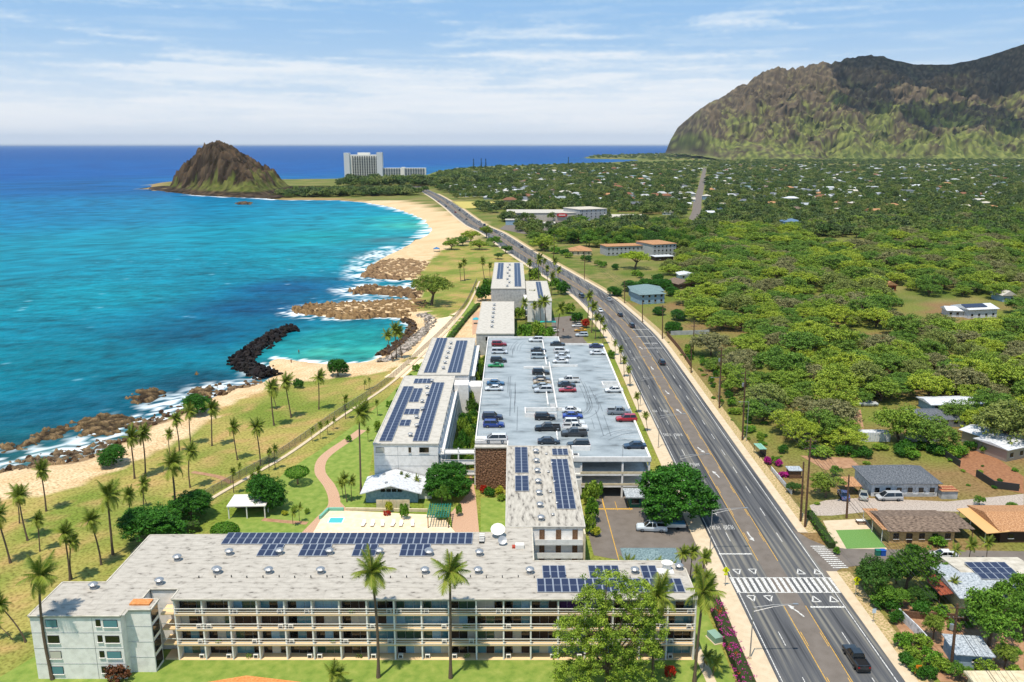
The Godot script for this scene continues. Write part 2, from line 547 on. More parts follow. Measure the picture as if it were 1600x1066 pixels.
func sea_colour(p: Vector2, d: float) -> Color:
	var a := noise.get_noise_2d(p.x * 1.2, p.y * 3.2)
	var b := noise.get_noise_2d(p.x * 5.0, p.y * 12.0 + 50.0)
	var e := noise.get_noise_2d(p.x * 16.0, p.y * 22.0 - 30.0)
	var sum := Color(0, 0, 0)
	var tot := 0.0
	for s: Array in sea_dots:
		var at: Vector2 = s[0]
		var w := 1.0 / (pow((p - at).length_squared() / float(s[2] * s[2]), 1.5) + 0.02)
		sum += (s[1] as Color) * w
		tot += w
	var c := sum / tot
	c.a = 1.0
	var ch := noise.get_noise_2d(p.x * 38.0, p.y * 60.0)
	var k := 1.0 + a * 0.4 + b * 0.5 + e * 0.4 + ch * 0.3
	c = Color(c.r * k, c.g * k, c.b * k)
	if p.y < -900.0:
		var deep := lin("02427e").lerp(lin("045292"), clamp(a * 2.0 + 0.4, 0.0, 1.0)).lerp(lin("034480"), smoothstep(-3600.0, -5300.0, p.y))
		var f := smoothstep(-1500.0, -2300.0, p.y + a * 300.0)
		f = f * smoothstep(0.0, 420.0, -d + a * 200.0)
		c = c.lerp(Color(deep.r, deep.g, deep.b), f)
	# surf: foam on the water against the rocks and beaches
	var foam := 0.0
	if p.y > -1400.0:
		var out := -d
		var streak := noise.get_noise_2d(p.x * 26.0, p.y * 34.0)
		var patch := noise.get_noise_2d(p.x * 4.0 + 400.0, p.y * 4.0)
		var reach := 1.5
		for s: Array in surf:
			var q: Vector2 = s[0]
			var r: float = s[1]
			var l := 1.0 - p.distance_to(q) / r
			if l > 0.0:
				reach = max(reach, 3.0 + 15.0 * min(l * 2.0, 1.0) * s[2])
		if out < reach + 3.0:
			foam = smoothstep(0.08, 0.3, streak + ch * 0.5 + patch * 0.6 + 0.22 * (1.0 - out / reach)) * smoothstep(reach + 2.0, reach * 0.35, out)
		if e > 0.5 and b > 0.24 and p.y > -600.0:
			foam = max(foam, min((e - 0.5) * 3.0, 0.35))
	return c.lerp(Color(0.78, 0.84, 0.86), clamp(foam, 0.0, 0.92))

var surf: Array = []

func sea_height(p: Vector2, d: float) -> float:
	return SEA + noise.get_noise_2d(p.x * 9.0, p.y * 20.0) * 0.16 * smoothstep(0.0, 20.0, -d) * smoothstep(0.0, 25.0, absf(p.x + 290.0)) * smoothstep(0.0, 25.0, absf(p.y + 660.0)) * smoothstep(0.0, 30.0, absf(p.x + 858.0)) * smoothstep(-1404.0, -1350.0, p.y)

func make_sea() -> void:
	for s: Array in [[Vector2(-136.41, -217.75), "1c6478", 22], [Vector2(-135.02, -246.32), "166a8c", 30], [Vector2(-182.12, -309.85), "0c86a4", 45], [Vector2(-142.74, -309.85), "0d7c9c", 36], [Vector2(-109.89, -274.69), "1b5c7c", 20], [Vector2(-131.41, -354.58), "0b6c98", 45], [Vector2(-228.33, -450.34), "0796b4", 70], [Vector2(-129.45, -413.39), "0a5c90", 40], [Vector2(-132.11, -471.29), "08629a", 45], [Vector2(-189.38, -519.34), "0890b4", 70], [Vector2(-355.87, -650.62), "0a96ba", 100], [Vector2(-285.42, -743.61), "0a9cc0", 110], [Vector2(-171.25, -743.61), "0fa8bc", 70], [Vector2(-142.96, -577.85), "0c9cba", 50], [Vector2(-73.39, -471.29), "1d8aa0", 18], [Vector2(-73.85, -410.01), "1a86a4", 22], [Vector2(-70.3, -342.29), "24a0a8", 26], [Vector2(-76.11, -320), "4dbcb4", 14], [Vector2(-56.16, -322.1), "3cb0ac", 14], [Vector2(-86.39, -330.79), "2a9caa", 20], [Vector2(-110.34, -718.02), "4a8ca0", 26], [Vector2(-108.66, -612.14), "3c86a0", 24], [Vector2(-97.86, -852.54), "48c4c0", 40], [Vector2(-129.79, -944.27), "22b4c0", 60], [Vector2(-180.99, -988.45), "0aa0c4", 90], [Vector2(-276.64, -1036.88), "0898c4", 110], [Vector2(-434.71, -1036.88), "088cc0", 160], [Vector2(-584.89, -1036.88), "0880bc", 180], [Vector2(-899.07, -1696.73), "0668b4", 300], [Vector2(-1644.01, -2796.49), "0558b0", 500], [Vector2(-523.09, -2476.56), "0a78c0", 300], [Vector2(-99.58, -222.96), "3f7684", 12], [Vector2(-123.98, -207.97), "4a7c86", 12]]:
		var w := lin(s[1])
		sea_dots.append([s[0], Color(w.r * 0.5, w.g * 0.57, w.b * 0.5), s[2]])
	for s: Array in [[Vector2(-131.8, -212.75), 60, 1.0], [Vector2(-122.14, -240.07), 50, 1.0], [Vector2(-115.37, -256.3), 40, 0.8], [Vector2(-108.24, -400.19), 40, 0.5], [Vector2(-91.53, -460.58), 45, 0.8], [Vector2(-99.14, -532.87), 70, 1.0], [Vector2(-109.44, -630.81), 90, 1.3], [Vector2(-82.81, -800.51), 90, 0.5], [Vector2(-166.06, -1090.2), 120, 0.5], [Vector2(-520.26, -1370.98), 330, 0.8], [Vector2(-391.43, -1288.25), 120, 0.4], [Vector2(-90.33, -282.76), 20, 0.5]]:
		surf.append(s)
	var st := MB.new()
	var near := func(_p: Vector2, d: float) -> bool: return d < 6.0
	var far := func(_p: Vector2, d: float) -> bool: return d < 34.0
	grid(st, -290, 40, -60, -660, 2.0, sea_colour, sea_height, near)
	grid(st, -858, -290, -60, -660, 8.0, sea_colour, sea_height, near)
	grid(st, -1148, 20, -660, -1404, 8.0, sea_colour, sea_height, near)
	var flat := func(_p: Vector2, _d: float) -> float: return SEA
	grid(st, -4200, 800, -1404, -5404, 50.0, sea_colour, flat, far)
	var m := StandardMaterial3D.new()
	m.vertex_color_use_as_albedo = true
	m.roughness = 0.4
	m.metallic_specular = 0.1
	m.normal_enabled = true
	var fn := FastNoiseLite.new()
	fn.frequency = 0.02
	fn.seed = 77
	fn.fractal_octaves = 5
	var im := fn.get_seamless_image(512, 512)
	im.bump_map_to_normal_map(6.0)
	m.normal_texture = ImageTexture.create_from_image(im)
	m.normal_scale = 0.7
	m.uv1_triplanar = true
	m.uv1_world_triplanar = true
	m.uv1_scale = Vector3(0.03, 0.03, 0.06)
	land("sea", smooth_mesh(st, m))
	var o := MB.new()
	var y := SEA - 0.1
	o.col = lin("034480")
	o.quad(Vector3(-60000, y, 500), Vector3(-60000, y, -60000), Vector3(-4000, y, -60000), Vector3(-4000, y, 500))
	o.quad(Vector3(-4000, y, -5300), Vector3(-4000, y, -60000), Vector3(60000, y, -60000), Vector3(60000, y, -5300))
	land("open_sea", o.mesh(m))
	var s2 := MB.new()
	grid(s2, -4218, -858, -60, -660, 60.0, sea_colour, flat, far)
	grid(s2, -4186, -1148, -660, -1404, 62.0, sea_colour, flat, far)
	land("outer_sea", smooth_mesh(s2, m))

# ---------------------------------------------------------------- mountain, headland
func skyline(list: Array, x: float) -> float:
	for i in range(1, list.size()):
		if x < list[i][0]:
			var t: float = (x - list[i - 1][0]) / (list[i][0] - list[i - 1][0])
			return lerpf(list[i - 1][1], list[i][1], clamp(t, 0.0, 1.0))
	return list[-1][1]

func make_mountain() -> void:
	var ridge: Array = []
	for v: Vector3 in [Vector3(1069.91, 23.81, -5300), Vector3(1103.03, 158.8, -5300), Vector3(1155.59, 288.4, -5300), Vector3(1212.28, 330, -5300), Vector3(1296.82, 360.16, -5300), Vector3(1367.55, 420.24, -5300), Vector3(1440.32, 442.69, -5300), Vector3(1506.76, 498.6, -5300), Vector3(1620.55, 539.43, -5300), Vector3(1695.24, 528.31, -5300), Vector3(1851.85, 561.63, -5300), Vector3(1998.03, 576.41, -5300), Vector3(2127.08, 605.9, -5300), Vector3(2244.06, 598.54, -5300), Vector3(2316.16, 576.41, -5300), Vector3(2466.08, 554.23, -5300), Vector3(2668.03, 554.23, -5300), Vector3(2811.81, 583.79, -5300), Vector3(2949.86, 624.3, -5300), Vector3(3090.74, 668.32, -5300), Vector3(3466.05, 737.66, -5300), Vector3(4243.36, 701.22, -5300), Vector3(5427.88, 591.17, -5300)]:
		ridge.append([v.x, v.y])
	var rn := FastNoiseLite.new()
	rn.seed = 21
	rn.frequency = 0.0011
	rn.fractal_type = FastNoiseLite.FRACTAL_RIDGED
	rn.fractal_octaves = 5
	var st := MB.new()
	var nx := 450
	var nz := 190
	var pos: Array[Vector3] = []
	var col: Array[Color] = []
	for j in nz + 1:
		for i in nx + 1:
			var x := 1050.0 + i * 9.0
			var z := -4250.0 - j * 9.0
			var top := skyline(ridge, x) * (1.0 + 0.05 * noise.get_noise_1d(x * 1.6) * (1.0 - smoothstep(1900.0, 2400.0, x)))
			var t: float = (-z - 4250.0) / 1050.0   # 0 at the foot, 1 at the ridge
			var left := smoothstep(1080.0, 1900.0, x)
			var gully := rn.get_noise_2d(x * 1.2, z * 0.8 + x * 0.25)
			var strata := noise.get_noise_2d(x * 0.6, z * 0.6)
			var prof: float
			if t < 1.0:
				var steep := lerpf(0.62, 1.9, left)
				prof = pow(clamp(t, 0.0, 1.0), steep)
			else:
				prof = 1.0 - (t - 1.0) * 0.5
			var h0: float = top * prof
			var wide := noise.get_noise_2d(x * 0.9, h0 * 1.8)
			var fine := rn.get_noise_2d(x * 4.6, h0 * 9.0 + x * 0.8)
			var grit := rn.get_noise_2d(x * 17.0, h0 * 24.0)
			# benches of hard rock dip gently across the face
			var band := sin((h0 + x * 0.05) * 0.16 + strata * 5.0 + wide * 3.0)
			var on := smoothstep(0.03, 0.3, t) * (1.0 - smoothstep(0.8, 1.0, t) * 0.92)
			var cliff: float = on * clamp(top / 300.0, 0.0, 1.0)
			var y: float = max(-3.0, h0 + (gully * 90.0 + fine * 34.0 - 45.0 + band * 9.0 + grit * 14.0) * cliff)
			pos.append(Vector3(x, y, z + (fine * 26.0 + grit * 18.0 + wide * 30.0) * cliff))
			var g := noise.get_noise_2d(x * 0.5 + 900.0, h0 * 0.9)
			var f := noise.get_noise_2d(x * 3.2, h0 * 5.0)
			var rock := lin("4c453b").lerp(lin("746853"), clamp(f * 1.4 + 0.4 + band * 0.25, 0.0, 1.0)).lerp(lin("332d27"), clamp(grit * 0.9 + 0.1 - fine * 0.4, 0.0, 0.75))
			var green := lin("4b582e").lerp(lin("7b8048"), clamp(f * 1.5 + 0.3, 0.0, 1.0))
			var h := y / 560.0
			var amount: float = clamp(0.85 - h * 1.9 + g * 1.3 + left * 0.4 + f * 1.1 - grit * 0.4, 0.0, 1.0)
			col.append(rock.lerp(green, amount))
	for j in nz:
		for i in nx:
			var k := j * (nx + 1) + i
			for q: int in [k, k + nx + 1, k + nx + 2, k, k + nx + 2, k + 1]:
				st.v.append(pos[q]); st.c.append(col[q])
	land("mountain", smooth_mesh(st, vcol(0.95, 0.15)), "tall brown and green mountain with cliffs behind the town", "mountain")
	# headland rock
	var hs: Array = []
	for v: Vector3 in [Vector3(-641.83, -1.72, -1480), Vector3(-621.78, 8.22, -1480), Vector3(-600.44, 32.38, -1480), Vector3(-584.51, 47.66, -1480), Vector3(-567.12, 55.27, -1480), Vector3(-549.4, 67.2, -1480), Vector3(-526.38, 76.92, -1480), Vector3(-508.39, 80.16, -1480), Vector3(-493.48, 72.6, -1480), Vector3(-472.28, 59.61, -1480), Vector3(-450.91, 47.66, -1480), Vector3(-432.65, 37.85, -1480), Vector3(-419.03, 24.71, -1480), Vector3(-405.27, 12.63, -1480), Vector3(-386.92, 1.6, -1480)]:
		hs.append([v.x, v.y])
	st = MB.new()
	pos = []
	col = []
	nx = 165
	nz = 185
	for j in nz + 1:
		for i in nx + 1:
			var x := -680.613 + i * 2.0
			var z := -1270.371 - j * 2.0
			var top: float = max(skyline(hs, x) - 5.0, 0.0)
			var d := shore_direct(Vector2(x, z))
			var back: float = clamp((-z - 1500.0) / 90.0, 0.0, 1.0)
			var t: float = clamp(d / lerpf(30.0, 66.0, smoothstep(-640.0, -520.0, x)), 0.0, 1.0)
			var r := rn.get_noise_2d(x * 14.0, z * 14.0)
			var f := noise.get_noise_2d(x * 7.0, z * 7.0)
			var y: float = top * (smoothstep(0.0, 1.0, t) * 0.55 + smoothstep(0.35, 0.9, t) * 0.45) * (1.0 - smoothstep(0.0, 1.0, back))
			var g2 := rn.get_noise_2d(x * 50.0, z * 50.0)
			y += (r * 9.0 + g2 * 11.0 - 3.0 + f * 5.0) * smoothstep(2.0, 20.0, y)
			y = min(y, -2.4 + max(d, -2.0) * 1.6 + 2.0 * f)
			pos.append(Vector3(x, max(y, -4.0), z))
			var rock := lin("28221c").lerp(lin("4c4236"), clamp(f * 1.3 + 0.35, 0.0, 1.0)).lerp(lin("6e5c48"), clamp(r - 0.35, 0.0, 0.6))
			var green := lin("4c5a28").lerp(lin("6b6f3a"), clamp(f + 0.5, 0.0, 1.0))
			var amount: float = smoothstep(-0.05, 0.4, noise.get_noise_2d(x * 3.0 + 33.0, z * 3.0) + 0.36 + (x + 540.0) * 0.0034 - y / 40.0) * smoothstep(3.0, 8.0, y)
			amount = min(amount, 0.85 - g2 * 0.5)
			col.append(rock.lerp(green, amount))
	for j in nz:
		for i in nx:
			var k := j * (nx + 1) + i
			for q: int in [k, k + nx + 1, k + nx + 2, k, k + nx + 2, k + 1]:
				st.v.append(pos[q]); st.c.append(col[q])
	land("headland", smooth_mesh(st, vcol(0.95, 0.15)), "dark rocky headland hill jutting into the blue sea", "hill")
	# the bank of cloud outside the frame whose shade lies on the upper right of the mountain
	var cm := mt("f4f4f4", 1.0)
	cm.transparency = BaseMaterial3D.TRANSPARENCY_ALPHA
	cm.albedo_color.a = 0.5
	var k := 0
	for c: Array in [[2450, -5450, 420, 240], [2900, -5300, 520, 260], [3400, -5350, 560, 300], [2250, -5200, 230, 150], [3900, -5200, 600, 320], [2650, -4800, 330, 130], [2100, -4950, 160, 110]]:
		var b := SphereMesh.new()
		b.radius = 1.0
		b.height = 2.0
		b.radial_segments = 40
		b.rings = 20
		var ms := MB.new()
		var arr := b.get_mesh_arrays()
		var vs: PackedVector3Array = arr[Mesh.ARRAY_VERTEX]
		var ix: PackedInt32Array = arr[Mesh.ARRAY_INDEX]
		for q in ix:
			var p := vs[q]
			var s := 1.0 + noise.get_noise_3d(p.x * 150.0 + k * 99.0, p.y * 150.0, p.z * 150.0) * 0.7
			ms.v.append(Vector3(p.x * c[2] * s, p.y * 70.0 * s, p.z * c[3] * s)); ms.c.append(Color.WHITE)
		var o := solid("cloud", smooth_mesh(ms, cm), "white cumulus cloud above the mountain ridge", "cloud", "clouds over the ridge", Vector3(c[0] - 260.0, 1500.0, c[1] + 300.0))
		k += 1

# ---------------------------------------------------------------- highway
var axis: Array = [Vector2(48.6, -70), Vector2(48.9, -100), Vector2(49.6, -170), Vector2(50.3, -240), Vector2(51.0, -300), Vector2(50.9, -340), Vector2(47.6, -385), Vector2(42.2, -435), Vector2(28.8, -507), Vector2(7, -617), Vector2(-17.5, -755), Vector2(-37, -836), Vector2(-82, -1106), Vector2(-124, -1335), Vector2(-190, -1640)]

func curve_of(pts: Array, step := 4.0) -> Array:
	var c := Curve2D.new()
	for i in pts.size():
		var a: Vector2 = pts[max(i - 1, 0)]
		var b: Vector2 = pts[min(i + 1, pts.size() - 1)]
		var p: Vector2 = pts[i]
		var d := (b - a).normalized()
		c.add_point(p, -d * p.distance_to(a) * 0.33, d * p.distance_to(b) * 0.33)
	var out := []
	var l := c.get_baked_length()
	var n := int(l / step)
	for i in n + 1:
		out.append(c.sample_baked(l * i / n, true))
	return out

func side(pts: Array, i: int) -> Vector2:
	var a: Vector2 = pts[max(i - 1, 0)]
	var b: Vector2 = pts[min(i + 1, pts.size() - 1)]
	var d := (b - a).normalized()
	return Vector2(-d.y, d.x)   # to the right when walking away from the camera

func ribbon(st: MB, pts: Array, o0: float, o1: float, y: float, i0 := 0, i1 := 100000, thick := 0.0) -> void:
	for i in range(max(i0, 0), min(i1, pts.size() - 1)):
		var s := side(pts, i)
		var t := side(pts, i + 1)
		var p: Vector2 = pts[i]
		var q: Vector2 = pts[i + 1]
		var a := p + s * o0
		var b := p + s * o1
		var c := q + t * o1
		var d := q + t * o0
		var h := Vector3(0, y, 0)
		st.quad(Vector3(a.x, y, a.y), Vector3(d.x, y, d.y), Vector3(c.x, y, c.y), Vector3(b.x, y, b.y))
		if thick > 0.0:
			var k := Vector3(0, thick, 0)
			for e: Array in [[a, d], [c, b]]:
				var u := Vector3(e[0].x, y, e[0].y)
				var w := Vector3(e[1].x, y, e[1].y)
				st.quad(u - k, w - k, w, u)

func flat(poly: Array, y: float, m: Material) -> Mesh:
	var b := MB.new()
	b.prism(poly, y, y)
	return b.mesh(m)

func slab(poly: Array, y0: float, y1: float, m: Material) -> Mesh:
	var b := MB.new()
	b.prism(poly, y0, y1)
	return b.mesh(m)

func make_road() -> void:
	var c := curve_of(axis)
	var b := MB.new()
	ribbon(b, c, -9.3, 9.6, 0.05)
	var road := land("road", b.mesh(M.asphalt_worn), "two way coastal highway with a centre turning lane", "road")
	b = MB.new()
	ribbon(b, c, -2.0, 1.75, 0.058)
	var tl := land("turning_lane", b.mesh(M.asphalt_old))
	# painted lines
	b = MB.new()
	ribbon(b, c, -8.75, -8.6, 0.066)
	ribbon(b, c, 8.4, 8.56, 0.066)
	var nd := c.size()
	for i in range(0, nd - 1, 3):
		if i * 4 > 58 and i * 4 < 76: continue
		ribbon(b, c, -5.4, -5.27, 0.066, i, i + 1)
		ribbon(b, c, 5.0, 5.13, 0.066, i, i + 1)
	land("lane_marking", b.mesh(M.paint))
	b = MB.new()
	for i in range(0, nd - 1):
		if i * 4 > 58 and i * 4 < 76: continue
		ribbon(b, c, -2.08, -1.96, 0.07, i, i + 1)
		ribbon(b, c, 1.71, 1.83, 0.07, i, i + 1)
		if i % 3 == 0:
			ribbon(b, c, -1.75, -1.64, 0.07, i, i + 1)
			ribbon(b, c, 1.4, 1.51, 0.07, i, i + 1)
	land("centre_line_marking", b.mesh(M.paint_yellow))
	# kerbs and pavements
	b = MB.new()
	ribbon(b, c, -9.55, -9.3, 0.18, 0, 100000, 0.3)
	ribbon(b, c, 9.6, 9.85, 0.16, 0, 18, 0.3)
	ribbon(b, c, 9.6, 9.85, 0.16, 22, 100000, 0.3)
	land("kerb", b.mesh(M.concrete))
	b = MB.new()
	ribbon(b, c, -12.6, -9.55, 0.17, 0, 78, 0.3)
	ribbon(b, c, -11.4, -9.55, 0.17, 78, 330, 0.3)
	ribbon(b, c, 9.85, 11.6, 0.1, 0, 18, 0.3)
	ribbon(b, c, 9.85, 11.6, 0.1, 22, 330, 0.3)
	land("sidewalk", b.mesh(M.concrete))
	b = MB.new()
	ribbon(b, c, 11.6, 14.0, 0.05, 0, 18)
	ribbon(b, c, 11.6, 13.8, 0.05, 22, 330)
	land("verge", b.mesh(M.verge))
	# zebra crossing
	var z0 := -139.6
	var z1 := -134.4
	var zc := thing("zebra_crossing", Vector3(0, 0.07, 0), "white ladder crosswalk painted across the highway", "crosswalk")
	var bar_mesh := bxm(Vector3(0.62, 0.004, 5.0), M.paint)
	for i in 17:
		part(zc, "stripe", bar_mesh, Vector3(40.6 + i * 1.13, 0, -137.0 + 0.0), Basis(Vector3.UP, 0.02))
	for z: float in [z0, z1]:
		part(zc, "edge_line", bxm(Vector3(19.2, 0.004, 0.24), M.paint), Vector3(49.8, 0.001, z))
	var side_zebra := thing("zebra_crossing", Vector3(62.2, 0.072, -147.6), "short striped crosswalk across the mouth of the side street", "crosswalk")
	for i in 12:
		part(side_zebra, "stripe", bxm(Vector3(2.9, 0.004, 0.34), M.paint), Vector3(-i * 0.11, 0, 4.2 - i * 0.78))
	# stop lines, yield triangles, arrows and words
	var stops := [[40.5, 46.9, -148.8], [51.7, 57.8, -129.6], [51.9, 59.3, -352.0], [51.9, 59.3, -318.0], [51.9, 59.3, -338.0]]
	for s: Array in stops:
		var o := land("stop_line", bxm(Vector3(s[1] - s[0], 0.004, 0.45), M.paint))
		o.position = Vector3((s[0] + s[1]) * 0.5, 0.072, s[2])
	var tri := MB.new()
	for e: Array in [[Vector3(-0.75, 0, -0.9), Vector3(0, 0, 1.0)], [Vector3(0.75, 0, -0.9), Vector3(0, 0, 1.0)], [Vector3(-0.75, 0, -0.9), Vector3(0.75, 0, -0.9)]]:
		tri.bar(e[0], e[1], 0.26, 0.004)
	var tm := tri.mesh(M.paint)
	for s: Array in [[42.3, -141.8, 0], [45.3, -141.9, 0], [54.0, -141.9, PI], [57.2, -141.9, PI], [42.4, -132.4, 0], [45.4, -132.4, 0], [53.4, -132.2, PI], [56.5, -132.2, PI]]:
		var o := land("yield_triangle_marking", tm)
		o.position = Vector3(s[0], 0.073, s[1])
		o.rotation.y = s[2]
	var ar := MB.new()
	for k in 5:
		var a0 := k / 5.0
		var a1 := (k + 1) / 5.0
		ar.bar(Vector3(sin(a0 * 1.3) * 1.5 - 0.8, 0, 1.7 - a0 * 2.8), Vector3(sin(a1 * 1.3) * 1.5 - 0.8, 0, 1.7 - a1 * 2.8), 0.3, 0.004)
	ar.tri(Vector3(0.2, 0, -0.8), Vector3(1.2, 0, -2.0), Vector3(1.35, 0, -0.7))
	var am := ar.mesh(M.paint)
	for s: Array in [[48.7, -128.2, 0.9], [48.9, -156.5, 3.7], [49.4, -189.0, 0.7], [49.7, -206.0, 3.9], [50.0, -238.0, 0.7], [50.3, -258.0, 3.8], [50.6, -318.0, 0.7], [50.4, -288.0, 3.7]]:
		var o := land("turn_arrow_marking", am)
		o.position = Vector3(s[0], 0.074, s[1])
		o.rotation.y = s[2]
	var font := SystemFont.new()
	font.font_names = PackedStringArray(["Droid Sans"])
	for s: Array in [["SCHOOL", 42.4, -160.5, PI, 1.0], ["SCHOOL", 45.3, -160.5, PI, 1.0], ["AHEAD", 42.6, -195.5, PI, 1.0], ["AHEAD", 45.7, -195.5, PI, 1.0], ["X-ING", 42.8, -217.5, PI, 1.0], ["X-ING", 46.0, -217.5, PI, 1.0], ["PED", 42.9, -238.5, PI, 1.0], ["PED", 46.1, -238.5, PI, 1.0], ["AHEAD", 54.3, -326.0, 0, 1.0], ["AHEAD", 57.4, -326.0, 0, 1.0], ["BUS", 56.2, -112.5, 0, 1.2]]:
		if s[0] == "SCHOOL": s[0] = "HUMP"
		if s[0] == "BUS": continue
		var t := TextMesh.new()
		t.text = s[0]
		t.font = font
		t.font_size = 64
		t.pixel_size = 0.017
		t.depth = 0.004
		t.material = M.paint
		var o := land("road_lettering", t)
		var bs := Basis(Vector3.UP, s[3]) * Basis(Vector3.RIGHT, -PI / 2)
		o.transform = Transform3D(bs * Basis.from_scale(Vector3(0.74, 2.7, 1)), Vector3(s[1], 0.075, s[2]))
	# side streets and drives
	land("side_street", flat([Vector2(58.4, -138.4), Vector2(60.4, -141.6), Vector2(62.6, -143.4), Vector2(66.0, -144.2), Vector2(180, -141.0), Vector2(180, -147.4), Vector2(66.0, -151.0), Vector2(62.6, -152.2), Vector2(60.4, -155.0), Vector2(58.4, -160.0)], 0.055, M.asphalt_old))
	land("gravel_drive", flat([Vector2(66.08, -171.39), Vector2(70.63, -174.12), Vector2(79.13, -175.52), Vector2(97.67, -173.43), Vector2(117.43, -177.65), Vector2(112.48, -169.4), Vector2(97.74, -168.09), Vector2(82.11, -169.07), Vector2(69.09, -166.16), Vector2(65.22, -166.16)], 0.02, M.gravel))
	land("parking_lot", flat([Vector2(17.61, -180.94), Vector2(31.58, -180.57), Vector2(31.1, -174.82), Vector2(39.25, -165.52), Vector2(38.53, -153.14), Vector2(38.67, -144.03), Vector2(33.64, -139.25), Vector2(23.28, -145.27), Vector2(15.98, -148.33), Vector2(15.66, -158.82)], 0.03, M.asphalt_old))
	land("parking_lot", flat([Vector2(18.34, -376.62), Vector2(31.64, -384.04), Vector2(29.53, -333.73), Vector2(31.66, -317.18), Vector2(15.58, -317.18)], 0.03, M.asphalt_old))
	b = MB.new()
	var far := curve_of([Vector2(137.24, -714.83), Vector2(200.36, -920.66), Vector2(261.15, -1184.44), Vector2(342.65, -1533.1), Vector2(489.05, -2166.37), Vector2(672.33, -2955.33)], 20.0)
	ribbon(b, far, -5.5, 5.5, 0.25)
	land("distant_street", b.mesh(M.asphalt_old))
	var lot := MB.new()
	lot.bar(Vector3(20.4, 0.04, -176), Vector3(20.6, 0.04, -146), 0.16, 0.01)
	lot.bar(Vector3(20.6, 0.04, -146), Vector3(22.6, 0.04, -141.5), 0.16, 0.01)
	lot.bar(Vector3(22.6, 0.04, -141.5), Vector3(28.5, 0.04, -139.6), 0.16, 0.01)
	lot.bar(Vector3(17, 0.04, -169.5), Vector3(26.5, 0.04, -169.5), 0.5, 0.01)
	for x: float in [17.5, 20.3, 23.1, 25.9]:
		lot.bar(Vector3(x, 0.04, -173.5), Vector3(x, 0.04, -168.8), 0.12, 0.01)
	land("lot_marking", lot.mesh(M.paint_yellow))

# ---------------------------------------------------------------- solar arrays, roof things
func solar(label: String, x0: float, x1: float, z0: float, z1: float, cols: int, rows: int, y: float, far := false) -> void:
	# panels on low rails; z0 is the edge nearer to the sea end, z1 the other
	var t := thing("solar_array", Vector3((x0 + x1) * 0.5, y, (z0 + z1) * 0.5), label, "solar panels", "solar arrays on the roofs")
	var w: float = abs(x1 - x0) / cols
	var l: float = abs(z1 - z0) / rows
	var pm := bxm(Vector3(w - 0.22, 0.04, l - 0.24), M.panel)
	var fm := bxm(Vector3(w - 0.02, 0.035, l - 0.02), M.panel_frame)
	var tilt := Basis(Vector3.RIGHT, 0.05)
	for j in rows:
		for i in cols:
			var at := Vector3(-abs(x1 - x0) * 0.5 + (i + 0.5) * w, 0.24, abs(z1 - z0) * 0.5 - (j + 0.5) * l)
			var f := part(t, "panel", fm, at, tilt)
			part(f, "cells", pm, Vector3(0, 0.02, 0))
	var r := MB.new()
	for j in rows + 1:
		r.box(Vector3(0, 0.1, abs(z1 - z0) * 0.5 - min(max(j * l, 0.1), rows * l - 0.1)), Vector3(abs(x1 - x0) - 0.1, 0.2, 0.06))
	part(t, "mounting_rail", r.mesh(M.metal))

var vent_mesh: Mesh
func roof_vent(parent: Node3D, at: Vector3, s := 1.0) -> void:
	if vent_mesh == null:
		var b := MB.new()
		b.tube([Vector3(0, 0, 0), Vector3(0, 0.28, 0)], [0.5, 0.45], 10)
		b.tube([Vector3(0, 0.28, 0), Vector3(0, 0.62, 0)], [0.3, 0.3], 10)
		b.tube([Vector3(0, 0.6, 0), Vector3(0, 0.72, 0), Vector3(0, 0.9, 0), Vector3(0, 0.95, 0)], [0.62, 0.64, 0.4, 0.02], 10)
		vent_mesh = b.mesh(M.metal)
	part(parent, "roof_vent", vent_mesh, at, Basis.from_scale(Vector3.ONE * s))

func window_in(parent: Node3D, at: Vector3, w: float, h: float, face: float, glass: Material) -> void:
	# face: turn about y; the pane looks along +z before turning
	var b := Basis(Vector3.UP, face)
	var o := part(parent, "window", bxm(Vector3(w, h, 0.08), M.dark_metal), at, b)
	part(o, "pane", bxm(Vector3(w - 0.12, h - 0.12, 0.03), glass), Vector3(0, 0, 0.045))
	part(o, "sill", bxm(Vector3(w + 0.16, 0.09, 0.2), M.rail), Vector3(0, -h * 0.5 - 0.05, 0.06))

